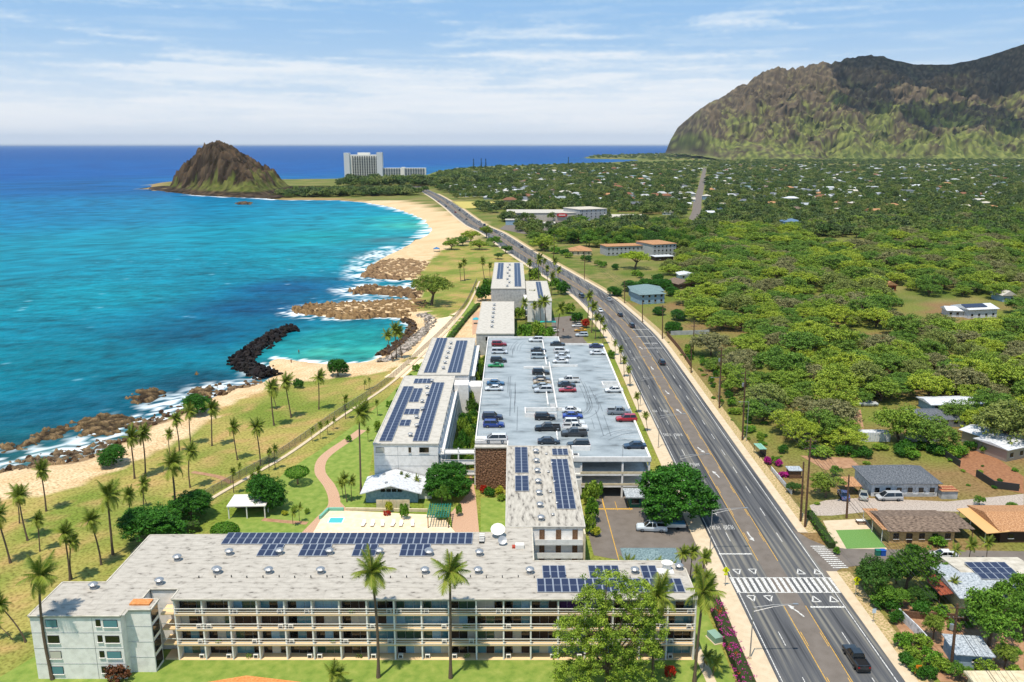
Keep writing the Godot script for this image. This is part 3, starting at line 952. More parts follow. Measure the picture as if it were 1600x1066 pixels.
# ---------------------------------------------------------------- the long condominium in front
func make_condo_front() -> void:
	var t := thing("condominium", Vector3(0, 0, 0), "long four storey condominium with balconies facing the front lawn", "building")
	var x0 := -51.7
	var x1 := 28.1
	var zf := -114.4
	var roof_poly := [Vector2(-71.1, -109.6), Vector2(-57.6, -109.6), Vector2(-57.6, -111.3), Vector2(-53.8, -111.3), Vector2(-53.8, -114.3), Vector2(-56.4, -114.3), Vector2(-56.4, -117.2), Vector2(-51.9, -117.2), Vector2(-51.9, -114.2), Vector2(28.3, -114.2), Vector2(28.3, -123.6), Vector2(25.8, -126.2), Vector2(3.6, -126.2), Vector2(3.6, -138.6), Vector2(-1.3, -138.6), Vector2(-1.3, -136.6), Vector2(-64.2, -135.6), Vector2(-64.2, -119.3), Vector2(-71.1, -119.3)]
	var rb := MB.new()
	rb.prism(roof_poly, 10.3, ROOF)
	var roof := part(t, "roof", rb.mesh(M.roof_old))
	# roofing felt laid in strips, each lap a little proud of the next
	var lap := MB.new()
	var r := RandomNumberGenerator.new()
	r.seed = 4
	for j in 13:
		var z := -115.3 - j * 1.55
		var x := -51.0 if z > -119.0 else -63.4
		while x < (27.0 if z > -124.0 else 2.4):
			var l := r.randf_range(2.2, 7.0)
			var e: float = min(x + l, 27.4 if z > -124.5 else 2.9)
			lap.box(Vector3((x + e) * 0.5, ROOF + 0.008 + r.randf() * 0.012, z), Vector3(e - x - 0.05, 0.02, 1.48), Basis(Vector3.UP, r.randf_range(-0.003, 0.003)))
			x = e
	for j in 6:
		var x := -70.6
		while x < -57.0:
			var l := r.randf_range(2.2, 5.0)
			var e: float = min(x + l, -57.0)
			lap.box(Vector3((x + e) * 0.5, ROOF + 0.008 + r.randf() * 0.012, -110.5 - j * 1.5), Vector3(e - x - 0.05, 0.02, 1.44))
			x = e
	var lp := part(roof, "felt_strips", lap.mesh(M.roof_old))
	lp.set_meta("kind", "stuff")
	# parapet edge
	var pe := MB.new()
	for i in roof_poly.size():
		var a: Vector2 = roof_poly[i]
		var b: Vector2 = roof_poly[(i + 1) % roof_poly.size()]
		pe.bar(Vector3(a.x, 10.62, a.y), Vector3(b.x, 10.62, b.y), 0.22, 0.14)
	part(roof, "parapet", pe.mesh(M.roof_mid))
	# walls: back mass, ends and wing
	var w := MB.new()
	w.span(Vector3(x0, 0, -116.2), Vector3(28.05, 10.3, -126.0))
	w.span(Vector3(-64.0, 0, -119.5), Vector3(3.4, 10.3, -135.5))
	w.span(Vector3(-56.3, 0, -117.3), Vector3(-52.0, 10.3, -119.5))
	w.span(Vector3(-0.9, 7.7, -135.5), Vector3(3.3, 10.3, -138.5))
	w.span(Vector3(-71.0, 0, -109.75), Vector3(-57.7, 10.3, -119.4))
	w.span(Vector3(-57.7, 0, -111.4), Vector3(-54.0, 10.3, -114.2))
	w.span(Vector3(-57.7, 0, -114.2), Vector3(-56.5, 10.3, -119.4))
	part(t, "wall", w.mesh(M.white))
	# grooves of the storeys in the wing wall
	var g := MB.new()
	for k in [1, 2, 3]:
		g.box(Vector3(-64.35, k * 2.6, -109.74), Vector3(13.3, 0.06, 0.05))
		g.box(Vector3(-55.85, k * 2.6, -111.39), Vector3(3.7, 0.06, 0.05))
	g.box(Vector3(-61.9, 5.2, -109.74), Vector3(0.05, 10.2, 0.05))
	part(t, "joint", g.mesh(M.grey_wall))
	var panes := [M.glass_dark, M.glass_teal, M.curtain]
	for k in 4:
		var y := 1.5 + k * 2.6
		window_in(t, Vector3(-67.9, y, -109.72), 1.7, 1.25, 0, panes[(k + 1) % 3])
		window_in(t, Vector3(-61.0, y + 0.1, -109.72), 0.7, 1.1, 0, M.glass_dark)
		window_in(t, Vector3(-58.9 + 0.2 - 0.5, y, -109.72), 2.1, 1.15, 0, panes[k % 2])
		var so := part(t, "side_opening", bxm(Vector3(0.1, 1.9, 2.2), M.glass_dark), Vector3(-53.97, y, -112.8))
		# stair landings in the open slot
		part(t, "landing", bxm(Vector3(2.0, 0.25, 2.6), M.tan_edge), Vector3(-52.9, k * 2.6 + 0.1, -115.8))
		if k > 0:
			part(t, "landing_railing", bxm(Vector3(2.0, 0.08, 0.06), M.rail), Vector3(-52.9, k * 2.6 + 1.1, -114.5))
	# roof hatch over the stair box
	part(t, "roof_hatch", bxm(Vector3(3.0, 0.25, 1.5), M.orange_board), Vector3(-56.0, ROOF + 0.14, -113.2))
	# balcony floors, party walls, rails, sliding doors
	for k in 4:
		part(t, "balcony_floor", bxm(Vector3(x1 - x0, 0.2, 1.9), M.tan_edge), Vector3((x0 + x1) * 0.5, k * 2.6 - 0.02, -115.35))
		if k > 0:
			part(t, "railing", bxm(Vector3(x1 - x0, 0.1, 0.07), M.rail), Vector3((x0 + x1) * 0.5, k * 2.6 + 1.08, zf - 0.02))
			part(t, "railing", bxm(Vector3(x1 - x0, 0.05, 0.05), M.rail), Vector3((x0 + x1) * 0.5, k * 2.6 + 0.62, zf - 0.02))
			part(t, "railing", bxm(Vector3(x1 - x0, 0.12, 0.05), M.rail), Vector3((x0 + x1) * 0.5, k * 2.6 + 0.22, zf - 0.02))
	var wallm := bxm(Vector3(0.22, 10.3, 1.84), M.white)
	var mats := [M.glass_dark, M.glass_dark, M.glass_dark, M.glass_teal, M.glass_teal, M.glass_blue, M.glass_green, M.curtain, M.brown_room]
	for i in 20:
		part(t, "party_wall", wallm, Vector3(x0 + 4.2 * i, 5.15, -115.36))
	for k in 4:
		for i in 19:
			var cx := x0 + 4.2 * (i + 0.5)
			var o := r.randi_range(0, 2)
			var pick: Material = mats[r.randi_range(0, mats.size() - 1)]
			for s in 3:
				var m2: Material = pick if r.randf() < 0.5 else mats[r.randi_range(0, mats.size() - 1)]
				if k == 3 and i == 14: m2 = M.purple
				var ww := 1.26
				part(t, "sliding_door", bxm(Vector3(ww, 2.1, 0.06), m2), Vector3(cx - 1.32 + 1.32 * s, k * 2.6 + 1.2, -116.15 + 0.03 * (s % 2)))
			if r.randf() < 0.62:
				var a := part(t, "air_conditioner", bxm(Vector3(0.75, 0.6, 0.5), M.white_plain), Vector3(cx + (1.3 if r.randf() < 0.5 else -1.35), k * 2.6 + 0.45, -114.95))
				part(a, "grille", bxm(Vector3(0.5, 0.42, 0.03), M.dark_metal), Vector3(0, 0, 0.255))
			if r.randf() < 0.22:
				var b2 := MB.new()
				leaf_ball(b2, Vector3.ZERO, Vector3(0.6, 0.4, 0.3), 60, 0.16, lin("3c5a1c"), lin("6d8a30"), r)
				part(t, "balcony_plant", b2.mesh(M.leaf), Vector3(cx + r.randf_range(-1, 1), k * 2.6 + 0.45, -114.9))
	# end wall of the balconies
	part(t, "end_wall", bxm(Vector3(0.24, 10.3, 1.9), M.cream), Vector3(x1 + 0.1, 5.15, -115.4))
	# roof furniture
	for v: Vector3 in [Vector3(-47.75, 10.6, -128.4), Vector3(-39.28, 10.6, -128.62), Vector3(-30.84, 10.6, -128.62), Vector3(-22.4, 10.6, -128.62), Vector3(-14.07, 10.6, -128.62), Vector3(-47.55, 10.6, -122.15), Vector3(-39.28, 10.6, -122.15), Vector3(-30.91, 10.6, -122.15), Vector3(-14.06, 10.6, -122.15), Vector3(-55.54, 10.6, -118.74), Vector3(-55.72, 10.6, -126.4), Vector3(-65.26, 10.6, -117.38), Vector3(-13.92, 10.6, -128.17), Vector3(-5.5, 10.6, -128.17), Vector3(-5.48, 10.6, -122.15), Vector3(2.89, 10.6, -122.15), Vector3(19.85, 10.6, -122.15), Vector3(27.22, 10.6, -123.4), Vector3(-47.83, 10.6, -122.36)]:
		roof_vent(t, v, 1.15)
	for i in 30:
		part(roof, "vent_pipe", bxm(Vector3(0.14, 0.4, 0.14), M.dark_metal), Vector3(-50.0 + i * 2.55, ROOF + 0.2, -120.6 - (i % 3) * 0.12))
	var dish := MB.new()
	for k in 12:
		var a := TAU * k / 12.0
		var b := TAU * (k + 1) / 12.0
		dish.tri(Vector3(0, 0, 0), Vector3(cos(a), 0.3, sin(a)) * 1.3, Vector3(cos(b), 0.3, sin(b)) * 1.3)
	var ds := thing("satellite_dish", Vector3(-2.49, 10.6, -135.24), "large white satellite dish near the rear edge of the front roof", "satellite dish")
	part(ds, "reflector", dish.mesh(M.white_plain), Vector3(0, 1.1, 0), Basis(Vector3.RIGHT, 0.5))
	part(ds, "mast", bxm(Vector3(0.14, 1.15, 0.14), M.metal), Vector3(0, 0.57, 0))
	ds = thing("satellite_dish", Vector3(-1.66, 10.6, -132.09), "small grey satellite dish below the big white one", "satellite dish")
	part(ds, "reflector", dish.mesh(M.metal), Vector3(0, 0.75, 0), Basis(Vector3.RIGHT, 0.8) * Basis.from_scale(Vector3.ONE * 0.6))
	part(ds, "mast", bxm(Vector3(0.1, 0.8, 0.1), M.metal), Vector3(0, 0.4, 0))
	var rack := thing("antenna_rack", Vector3(-5.26, 10.6, -133.53), "small tilted white equipment rack on the front roof", "roof equipment")
	for i in 5:
		part(rack, "slat", bxm(Vector3(0.9, 0.05, 0.3), M.white_plain), Vector3(0, 0.4 + i * 0.12, 0.9 - i * 0.45))
	part(rack, "frame", bxm(Vector3(0.9, 0.4, 2.3), M.dark_metal), Vector3(0, 0.2, 0))
	var ab := thing("roof_unit", Vector3(1.32, 10.6, -130.92), "red and white ventilation unit on the front roof", "roof equipment")
	part(ab, "casing", bxm(Vector3(1.5, 0.7, 1.0), M.white_plain), Vector3(0, 0.35, 0))
	part(ab, "fan_cover", bxm(Vector3(0.6, 0.3, 0.8), mt("a2402e")), Vector3(-1.0, 0.2, 0))
	# tank on the right end
	var tk := MB.new()
	tk.tube([Vector3(0, 0, 0), Vector3(0, 1.2, 0), Vector3(0, 1.35, 0), Vector3(0, 1.4, 0)], [0.7, 0.7, 0.95, 0.05], 14)
	var ht := thing("exhaust_fan", Vector3(25.2, ROOF, -123.2), "round white exhaust fan at the highway end of the front roof", "roof equipment")
	part(ht, "housing", tk.mesh(M.white_plain))
	part(ht, "curb", bxm(Vector3(2.6, 0.35, 1.7), M.white_plain), Vector3(-0.4, 0.18, 0.9))
	# arrays
	solar("long double row of solar panels along the rear roof edge", -50.4, -6.9, -131.9, -136.0, 34, 2, ROOF)
	var c := [[-43.0, -39.2, 3], [-36.0, -31.0, 4], [-27.0, -23.0, 3], [-19.0, -14.0, 4]]
	var nm := ["first", "second", "third", "fourth"]
	for i in 4:
		solar("%s small solar block from the sea below the long row" % nm[i], c[i][0], c[i][1], -127.6, -131.7, c[i][2], 2, ROOF)
	solar("lower double row of solar panels behind the leafy tree", 3.9, 26.8, -116.0, -120.0, 18, 2, ROOF)
	solar("upper three panel wide solar block by the courtyard", 4.9, 8.7, -120.2, -124.2, 3, 2, ROOF)
	solar("upper solar block half hidden by the leafy tree", 12.4, 17.4, -120.2, -124.2, 4, 2, ROOF)
	solar("two panel wide solar block near the highway end", 20.9, 23.5, -120.2, -124.2, 2, 2, ROOF)

func plain_block(label: String, x0: float, x1: float, z0: float, z1: float, h: float, wall: Material, roofm: Material) -> Node3D:
	# z0 nearer to the camera end
	var t := thing("condominium", Vector3((x0 + x1) * 0.5, 0, (z0 + z1) * 0.5), label, "building")
	var hx := (x1 - x0) * 0.5
	var hz: float = abs(z1 - z0) * 0.5
	var w := MB.new()
	w.span(Vector3(-hx + 0.15, 0, -hz + 0.15), Vector3(hx - 0.15, h - 0.3, hz - 0.15))
	part(t, "wall", w.mesh(wall))
	var rf := part(t, "roof", bxm(Vector3(hx * 2, 0.3, hz * 2), roofm), Vector3(0, h - 0.15, 0))
	var pe := MB.new()
	for s in [-1, 1]:
		pe.box(Vector3(s * (hx - 0.1), 0.2, 0), Vector3(0.25, 0.14, hz * 2 - 0.5))
		pe.box(Vector3(0, 0.2, s * (hz - 0.1)), Vector3(hx * 2, 0.14, 0.25))
	part(rf, "parapet", pe.mesh(M.roof_pale))
	return t

func make_condo_others() -> void:
	var r := RandomNumberGenerator.new()
	r.seed = 8
	# block beside the garage entrance
	var t := plain_block("four storey condominium block with stained roof behind the front building", -1.2, 13.3, -138.8, -180.4, ROOF, M.white, M.roof_stain)
	for k in 4:
		if k > 0:
			part(t, "walkway", bxm(Vector3(11.5, 0.3, 1.5), M.white), Vector3(1.0, k * 2.6 + 0.1, 21.5))
			part(t, "walkway_railing", bxm(Vector3(11.5, 0.85, 0.08), M.white), Vector3(1.0, k * 2.6 + 0.6, 22.2))
		for q in 4:
			part(t, "door", bxm(Vector3(0.95, 2.0, 0.08), M.wood), Vector3(-3.6 + q * 3.0, k * 2.6 + 1.25, 20.7))
		for s in 9:
			window_in(t, Vector3(7.2, k * 2.6 + 1.5, 18 - s * 4.4), 1.8, 1.2, PI / 2, M.glass_dark if s % 2 else M.glass_teal)
	part(t, "stair_wall", bxm(Vector3(0.3, 10.2, 1.9), M.cream), Vector3(7.0, 5.1, 21.7))
	for i in 7:
		roof_vent(t, Vector3(-0.7, ROOF, 18.0 - i * 5.7), 1.1)
		roof_vent(t, Vector3(1.6 + (i % 2), ROOF, 16.0 - i * 5.2), 0.5)
	solar("two panel wide upper solar strip on the stained roof", 0.6, 3.5, -164.0, -179.0, 2, 9, ROOF)
	solar("two panel wide lower solar strip on the stained roof", 0.6, 3.4, -154.5, -162.2, 2, 4, ROOF)
	solar("small solar block at the garage end of the stained roof", 9.0, 12.6, -174.2, -178.0, 3, 3, ROOF)
	solar("long three panel wide solar strip on the stained roof", 8.5, 12.2, -146.2, -171.6, 3, 13, ROOF)
	# stone wall tower
	var sw := thing("stone_wall", Vector3(-4.8, 0, -180.6), "tall brown lava stone wall beside the stained roof", "wall")
	part(sw, "stonework", bxm(Vector3(7.2, 10.3, 1.2), M.lava_wall), Vector3(0, 5.15, 0))
	part(sw, "coping", bxm(Vector3(7.6, 0.3, 1.6), M.roof_pale), Vector3(0, 10.45, 0))
	# block on the sea side, two roofs
	t = plain_block("four storey condominium block with two long solar strips behind the clubhouse", -32.2, -17.0, -181.7, -240.0, ROOF, M.white, M.roof_pale)
	for a: Array in [[-6.0, 1.9, M.curtain], [0.9, 0.6, M.glass_dark], [4.2, 2.2, M.glass_dark]]:
		window_in(t, Vector3(a[0], 9.1, 29.05), a[1], 1.3, 0, a[2])
	var g := MB.new()
	for k in [1, 2, 3]:
		g.box(Vector3(0, k * 2.6, 29.01), Vector3(14.6, 0.07, 0.06))
	g.box(Vector3(-1.9, 6.0, 29.01), Vector3(0.07, 8.0, 0.06))
	part(t, "joint", g.mesh(M.grey_wall))
	for k in 4:
		for q in 12:
			window_in(t, Vector3(7.46, k * 2.6 + 1.6, 26.0 - q * 4.7), 1.9, 1.2, PI / 2, M.glass_dark if q % 2 else M.glass_teal)
		part(t, "gallery_floor", bxm(Vector3(1.5, 0.25, 57.0), M.white), Vector3(8.1, k * 2.6 + 0.1, 0))
		if k > 0:
			part(t, "gallery_railing", bxm(Vector3(0.08, 0.8, 57.0), M.white), Vector3(8.8, k * 2.6 + 0.6, 0))
	part(t, "stair_tower", bxm(Vector3(4.2, 10.0, 5.0), M.white), Vector3(9.8, 5.0, -24.0))
	for i in 8:
		roof_vent(t, Vector3(0.5 + (i % 2) * 0.8, ROOF, 24.0 - i * 6.6), 1.0)
	solar("sea side solar strip on the roof behind the clubhouse", -31.0, -28.0, -183.2, -228.0, 2, 21, ROOF)
	solar("garage side solar strip on the roof behind the clubhouse", -23.2, -19.6, -183.2, -232.0, 3, 24, ROOF)
	solar("short solar block at the rear of the clubhouse side roof", -28.6, -23.6, -231.5, -236.0, 4, 2, ROOF)
	solar("solar block joined to the sea side strip, nearest to the beach palms", -27.8, -25.2, -213.5, -226.0, 2, 6, ROOF)
	solar("solar block joined to the middle of the sea side strip", -27.8, -24.0, -203.0, -207.2, 3, 2, ROOF)
	solar("solar block joined to the near part of the sea side strip", -27.8, -25.2, -194.0, -198.4, 2, 2, ROOF)
	t = plain_block("four storey condominium block with two solar strips beside the lagoon", -28.5, -13.0, -240.8, -290.2, ROOF, M.white, M.roof_pale)
	part(t, "stair_tower", bxm(Vector3(4.0, 8.2, 6.0), M.white), Vector3(9.6, 4.1, 25.5))
	for k in 4:
		part(t, "gallery_floor", bxm(Vector3(1.5, 0.25, 40.0), M.white), Vector3(8.4, k * 2.6 + 0.1, -4.0))
		for q in 9:
			window_in(t, Vector3(7.61, k * 2.6 + 1.6, 14.0 - q * 4.6), 1.9, 1.2, PI / 2, M.glass_dark if q % 2 else M.glass_teal)
	for i in 6:
		roof_vent(t, Vector3(-0.4, ROOF, 18.0 - i * 6.6), 1.0)
	solar("sea side solar strip on the lagoon roof", -26.8, -23.0, -243.0, -289.0, 3, 22, ROOF)
	solar("garage side solar strip on the lagoon roof", -19.6, -15.6, -243.0, -285.0, 3, 20, ROOF)
	# footbridges between the sea side block and the stone wall
	var br := thing("footbridge", Vector3(-12.6, 0, -183.6), "stacked white concrete footbridges between block and stone wall", "footbridge")
	for k in [1, 2, 3]:
		part(br, "floor", bxm(Vector3(8.0, 0.28, 2.0), M.white), Vector3(0, k * 2.6 + 0.1, 0))
		part(br, "railing", bxm(Vector3(8.0, 0.12, 0.08), M.rail), Vector3(0, k * 2.6 + 1.15, 0.95))
		part(br, "railing", bxm(Vector3(8.0, 0.12, 0.08), M.rail), Vector3(0, k * 2.6 + 0.7, 0.95))
	for x: float in [-3.9, 0.1, 3.9]:
		part(br, "column", bxm(Vector3(0.3, 9.2, 0.3), M.white), Vector3(x, 4.6, 0.8))
	# far blocks
	t = plain_block("low condominium block with pale bare roof beyond the parking deck", -13.7, 0.9, -306.5, -373.0, 8.4, M.grey_wall, M.roof_pale)
	for i in 6:
		roof_vent(t, Vector3(-1.5, 8.4, 22.0 - i * 9.0), 1.2)
	for i in 3:
		window_in(t, Vector3(-3 + i * 3.5, 6.4, 33.2), 1.2, 1.6, 0, M.glass_dark)
	t = plain_block("grey walled condominium block with solar strips near the palms", -10.2, 6.5, -395.0, -486.0, 10.6, M.grey_wall, M.roof_pale)
	for i in 8:
		roof_vent(t, Vector3(-0.5 + i % 2, 10.6, 40.0 - i * 10.5), 1.2)
	solar("sea side solar strip on the far condominium roof", -8.0, -4.8, -424.0, -482.0, 2, 24, 10.6, true)
	solar("highway side solar strip on the far condominium roof", 1.2, 4.6, -400.0, -482.0, 2, 36, 10.6, true)
	t = plain_block("far condominium block with one solar strip behind roadside palms", 6.9, 18.0, -368.0, -424.0, 9.6, M.white, M.roof_pale)
	for k in 3:
		part(t, "gallery_floor", bxm(Vector3(1.4, 0.25, 50.0), M.white), Vector3(-6.2, k * 2.6 + 2.2, 0))
	solar("solar strip on the far roof behind the roadside palms", 12.0, 14.6, -374.0, -420.0, 2, 18, 9.6, true)

# ---------------------------------------------------------------- garage
func make_garage() -> void:
	var t := thing("parking_garage", Vector3(0, 0, 0), "pale multi level parking garage with cars on its open roof deck", "parking garage")
	var yd := 8.9
	var poly := [Vector2(-8.7, -187.2), Vector2(-1.0, -187.2), Vector2(-1.0, -181.0), Vector2(13.8, -181.0), Vector2(13.8, -175.6), Vector2(31.2, -175.6), Vector2(32.0, -286.0), Vector2(17.0, -287.0), Vector2(17.0, -297.4), Vector2(-8.7, -297.4)]
	part(t, "roof_deck", slab(poly, 8.5, yd, M.deck))
	part(t, "middle_floor", slab(poly, 5.3, 5.7, M.white))
	part(t, "lower_floor", slab(poly, 2.5, 2.9, M.white))
	# parapets
	var p := MB.new()
	for i in poly.size():
		var a: Vector2 = poly[i]
		var b: Vector2 = poly[(i + 1) % poly.size()]
		p.bar(Vector3(a.x, yd + 0.2, a.y), Vector3(b.x, yd + 0.2, b.y), 0.25, 0.75)
	p.bar(Vector3(13.9, 9.3, -175.55), Vector3(31.2, 9.3, -175.55), 0.3, 1.1)
	part(t, "parapet", p.mesh(M.white))
	var w := MB.new()
	w.span(Vector3(-8.5, 0, -188.0), Vector3(-8.2, 8.5, -297.2))
	w.span(Vector3(-8.2, 0, -297.2), Vector3(16.8, 8.5, -296.9))
	w.span(Vector3(13.6, 0, -175.9), Vector3(15.4, 8.5, -181.0))
	w.span(Vector3(-1.0, 0, -200.5), Vector3(27.0, 8.5, -200.9))
	part(t, "wall", w.mesh(M.white))
	part(t, "interior_back", bxm(Vector3(16.0, 8.4, 0.2), M.grey_wall), Vector3(22.5, 4.2, -199.8))
	for a: Array in [[15.6, -175.9], [24.9, -175.8], [30.9, -175.9], [31.1, -195.0], [31.2, -215.0], [31.4, -238.0], [31.5, -262.0], [31.6, -285.5]]:
		part(t, "column", bxm(Vector3(0.4, 8.5, 0.4), M.white), Vector3(a[0], 4.25, a[1]))
	for y: float in [3.2, 6.0]:
		part(t, "front_rail", bxm(Vector3(15.5, 0.5, 0.12), M.cream), Vector3(23.2, y, -175.65))
	var sm := MB.new()
	for k in 3:
		sm.bar(Vector3(31.0, 3.1 + k * 2.9, -176), Vector3(31.8, 3.1 + k * 2.9, -286), 0.2, 0.9)
	part(t, "side_rail", sm.mesh(M.white))
	# entrance gate house and ramp wall
	part(t, "ramp_wall", bxm(Vector3(3.2, 3.4, 0.3), M.white), Vector3(13.9, 3.4, -174.2))
	# deck furniture: ramp walls, stair heads, wheel stops and painted bays
	var f := MB.new()
	for a: Array in [[7.6, -211.5, 8.2, 0.9, 0.3], [7.6, -206.4, 8.2, 1.1, 0.3], [3.5, -209.0, 0.3, 1.1, 5.0], [14.8, -212.0, 6.0, 0.7, 0.3], [12.0, -236.0, 0.3, 0.8, 48.0], [9.8, -236.0, 0.3, 0.5, 40.0], [8.0, -255.0, 8.6, 0.6, 0.3], [17.0, -257.0, 8.0, 0.6, 0.3], [29.0, -233.0, 5.0, 0.9, 0.25], [29.0, -237.0, 5.0, 0.9, 0.25], [26.6, -235.0, 0.25, 0.9, 4.0], [-6.4, -240.2, 4.4, 0.9, 0.3], [-6.4, -188.3, 4.6, 1.0, 1.6], [10.9, -190.0, 0.3, 0.9, 6.0], [11.0, -276.0, 0.3, 0.8, 38.0], [16.0, -182.2, 4.4, 1.1, 0.4]]:
		f.box(Vector3(a[0], yd + a[3] * 0.5, a[1]), Vector3(a[2], a[3], a[4]))
	part(t, "deck_wall", f.mesh(M.white))
	part(t, "planter", bxm(Vector3(1.6, 0.5, 8.0), M.grey_wall), Vector3(11.0, yd + 0.25, -232.0))
	part(t, "planter", bxm(Vector3(1.3, 0.5, 4.0), M.grey_wall), Vector3(11.0, yd + 0.25, -214.5))
	var line := bxm(Vector3(5.0, 0.006, 0.1), M.paint)
	for i in 34:
		var z := -190.0 - i * 3.1
		part(t, "bay_line", line, Vector3(-5.9, yd + 0.008, z))
		part(t, "bay_line", line, Vector3(28.2 + i * 0.02, yd + 0.008, z))
		if z < -205.0:
			part(t, "bay_line", line, Vector3(7.2, yd + 0.008, z))
			part(t, "bay_line", line, Vector3(14.9, yd + 0.008, z))
	var lm := MB.new()
	lm.tube([Vector3(0, 0, 0), Vector3(0, 3.4, 0)], [0.06, 0.05], 6)
	lm.box(Vector3(0, 3.4, 0), Vector3(0.5, 0.14, 0.24))
	for a: Array in [[10.9, -187.5], [11.6, -203.5], [24.9, -176.2], [30.2, -203.0], [11.3, -252.0]]:
		part(t, "deck_lamp", lm.mesh(M.metal), Vector3(a[0], yd, a[1]))
	# tyre scuffs: thin rubber marks worn into the coating on the turns
	var scuff := mt("5c646a", 0.9)
	scuff.transparency = BaseMaterial3D.TRANSPARENCY_ALPHA
	scuff.albedo_color.a = 0.3
	var sr := RandomNumberGenerator.new()
	sr.seed = 44
	var runs := [[Vector2(-1, -192), Vector2(-0.5, -225), Vector2(0, -250), Vector2(2, -262), Vector2(8, -263)], [Vector2(22, -184), Vector2(22, -210), Vector2(21.5, -240), Vector2(19, -252), Vector2(13, -256)], [Vector2(14, -205), Vector2(19, -207), Vector2(22, -214), Vector2(22, -228), Vector2(21, -245)], [Vector2(0, -268), Vector2(1, -285), Vector2(3, -293)], [Vector2(22, -190), Vector2(26, -194), Vector2(30, -196)], [Vector2(22, -222), Vector2(25, -226), Vector2(29, -227)]]
	var sb := MB.new()
	for k in 46:
		var run: Array = runs[k % 6]
		var off := sr.randf_range(-2.2, 2.2)
		var cv := curve_of(run, 1.0)
		var i0 := sr.randi_range(0, int(cv.size() * 0.5))
		ribbon(sb, cv, off, off + sr.randf_range(0.16, 0.3), yd + 0.012 + k * 0.0006, i0, i0 + sr.randi_range(6, 26))
	part(t, "tyre_mark", sb.mesh(scuff)).set_meta("kind", "stuff")
	var gh := thing("gate_house", Vector3(27.2, 0, -171.8), "small teal gate house with grey roof at the garage entrance", "gate house")
	part(gh, "wall", bxm(Vector3(2.4, 2.6, 3.0), M.green_metal), Vector3(0, 1.3, 0))
	part(gh, "roof", bxm(Vector3(4.6, 0.25, 5.0), M.shingle_pale), Vector3(0, 2.75, 0))
	window_in(gh, Vector3(0, 1.5, 1.52), 1.6, 1.0, 0, M.glass_dark)

# ---------------------------------------------------------------- plants
func leaf_ball(b: MB, at: Vector3, rad: Vector3, count: int, leaf: float, c0: Color, c1: Color, r: RandomNumberGenerator, hollow := 0.55) -> void:
	var shade := r.randf()
	for i in count:
		var d := Vector3(r.randfn(), r.randfn(), r.randfn()).normalized()
		var p := at + d * rad * lerpf(hollow, 1.0, sqrt(r.randf()))
		var nrm := (d + Vector3(r.randfn(), r.randfn() + 0.5, r.randfn()) * 0.6).normalized()
		var u := nrm.cross(Vector3(r.randfn(), r.randfn(), r.randfn())).normalized()
		var w := nrm.cross(u)
		var s := leaf * r.randf_range(0.6, 1.25)
		b.col = c0.lerp(c1, clamp(shade * 0.65 + r.randf() * 0.45, 0.0, 1.0))
		b.tri(p - u * s * 0.6, p + u * s * 0.6 + w * s * 0.2, p + w * s * 1.1)

func crown_of(r: RandomNumberGenerator, lobes: Array, clumps: int, leaves: int, cr: float, leaf: float, c0: Color, c1: Color, under := -0.35) -> MB:
	var b := MB.new()
	for i in clumps:
		var l: Array = lobes[r.randi_range(0, lobes.size() - 1)]
		var d := Vector3(r.randfn(), r.randfn(), r.randfn()).normalized()
		if d.y < under: d.y = -d.y * 0.6
		var p: Vector3 = l[0] + d * l[1] * r.randf_range(0.72, 1.0)
		var q := r.randf_range(0.7, 1.3) * cr
		leaf_ball(b, p, Vector3(q, q * 0.6, q), leaves, leaf, c0, c1, r, 0.2)
	return b

func limbs(r: RandomNumberGenerator, lobes: Array, trunk_h: float, rad: float, lean := Vector3.ZERO, sides := 6) -> MB:
	var b := MB.new()
	var fork := Vector3(lean.x, trunk_h, lean.z)
	b.tube([Vector3(0, -0.2, 0), Vector3(lean.x * 0.4, trunk_h * 0.5, lean.z * 0.4), fork], [rad * 1.25, rad, rad * 0.85], sides)
	for l: Array in lobes:
		var e: Vector3 = l[0] + Vector3(0, l[1].y * 0.3, 0)
		var mid := fork.lerp(e, 0.5) + Vector3(r.randf_range(-0.4, 0.4), 0.3, r.randf_range(-0.4, 0.4))
		b.tube([fork, mid, e], [rad * 0.6, rad * 0.4, rad * 0.12], 5)
	return b

var protos := {}

func proto(kind: String, called: String, trunk: MB, crown: MB, bark: Material) -> void:
	var o := Node3D.new()
	o.set_meta("plain", called)
	o.set_meta("category", "bush" if kind == "bush" or kind == "hedge" else "tree")
	o.name = called
	if trunk != null:
		part(o, "trunk", trunk.mesh(bark))
	part(o, "crown" if trunk != null else "foliage", crown.mesh(M.leaf))
	if not protos.has(kind): protos[kind] = []
	protos[kind].append(o)

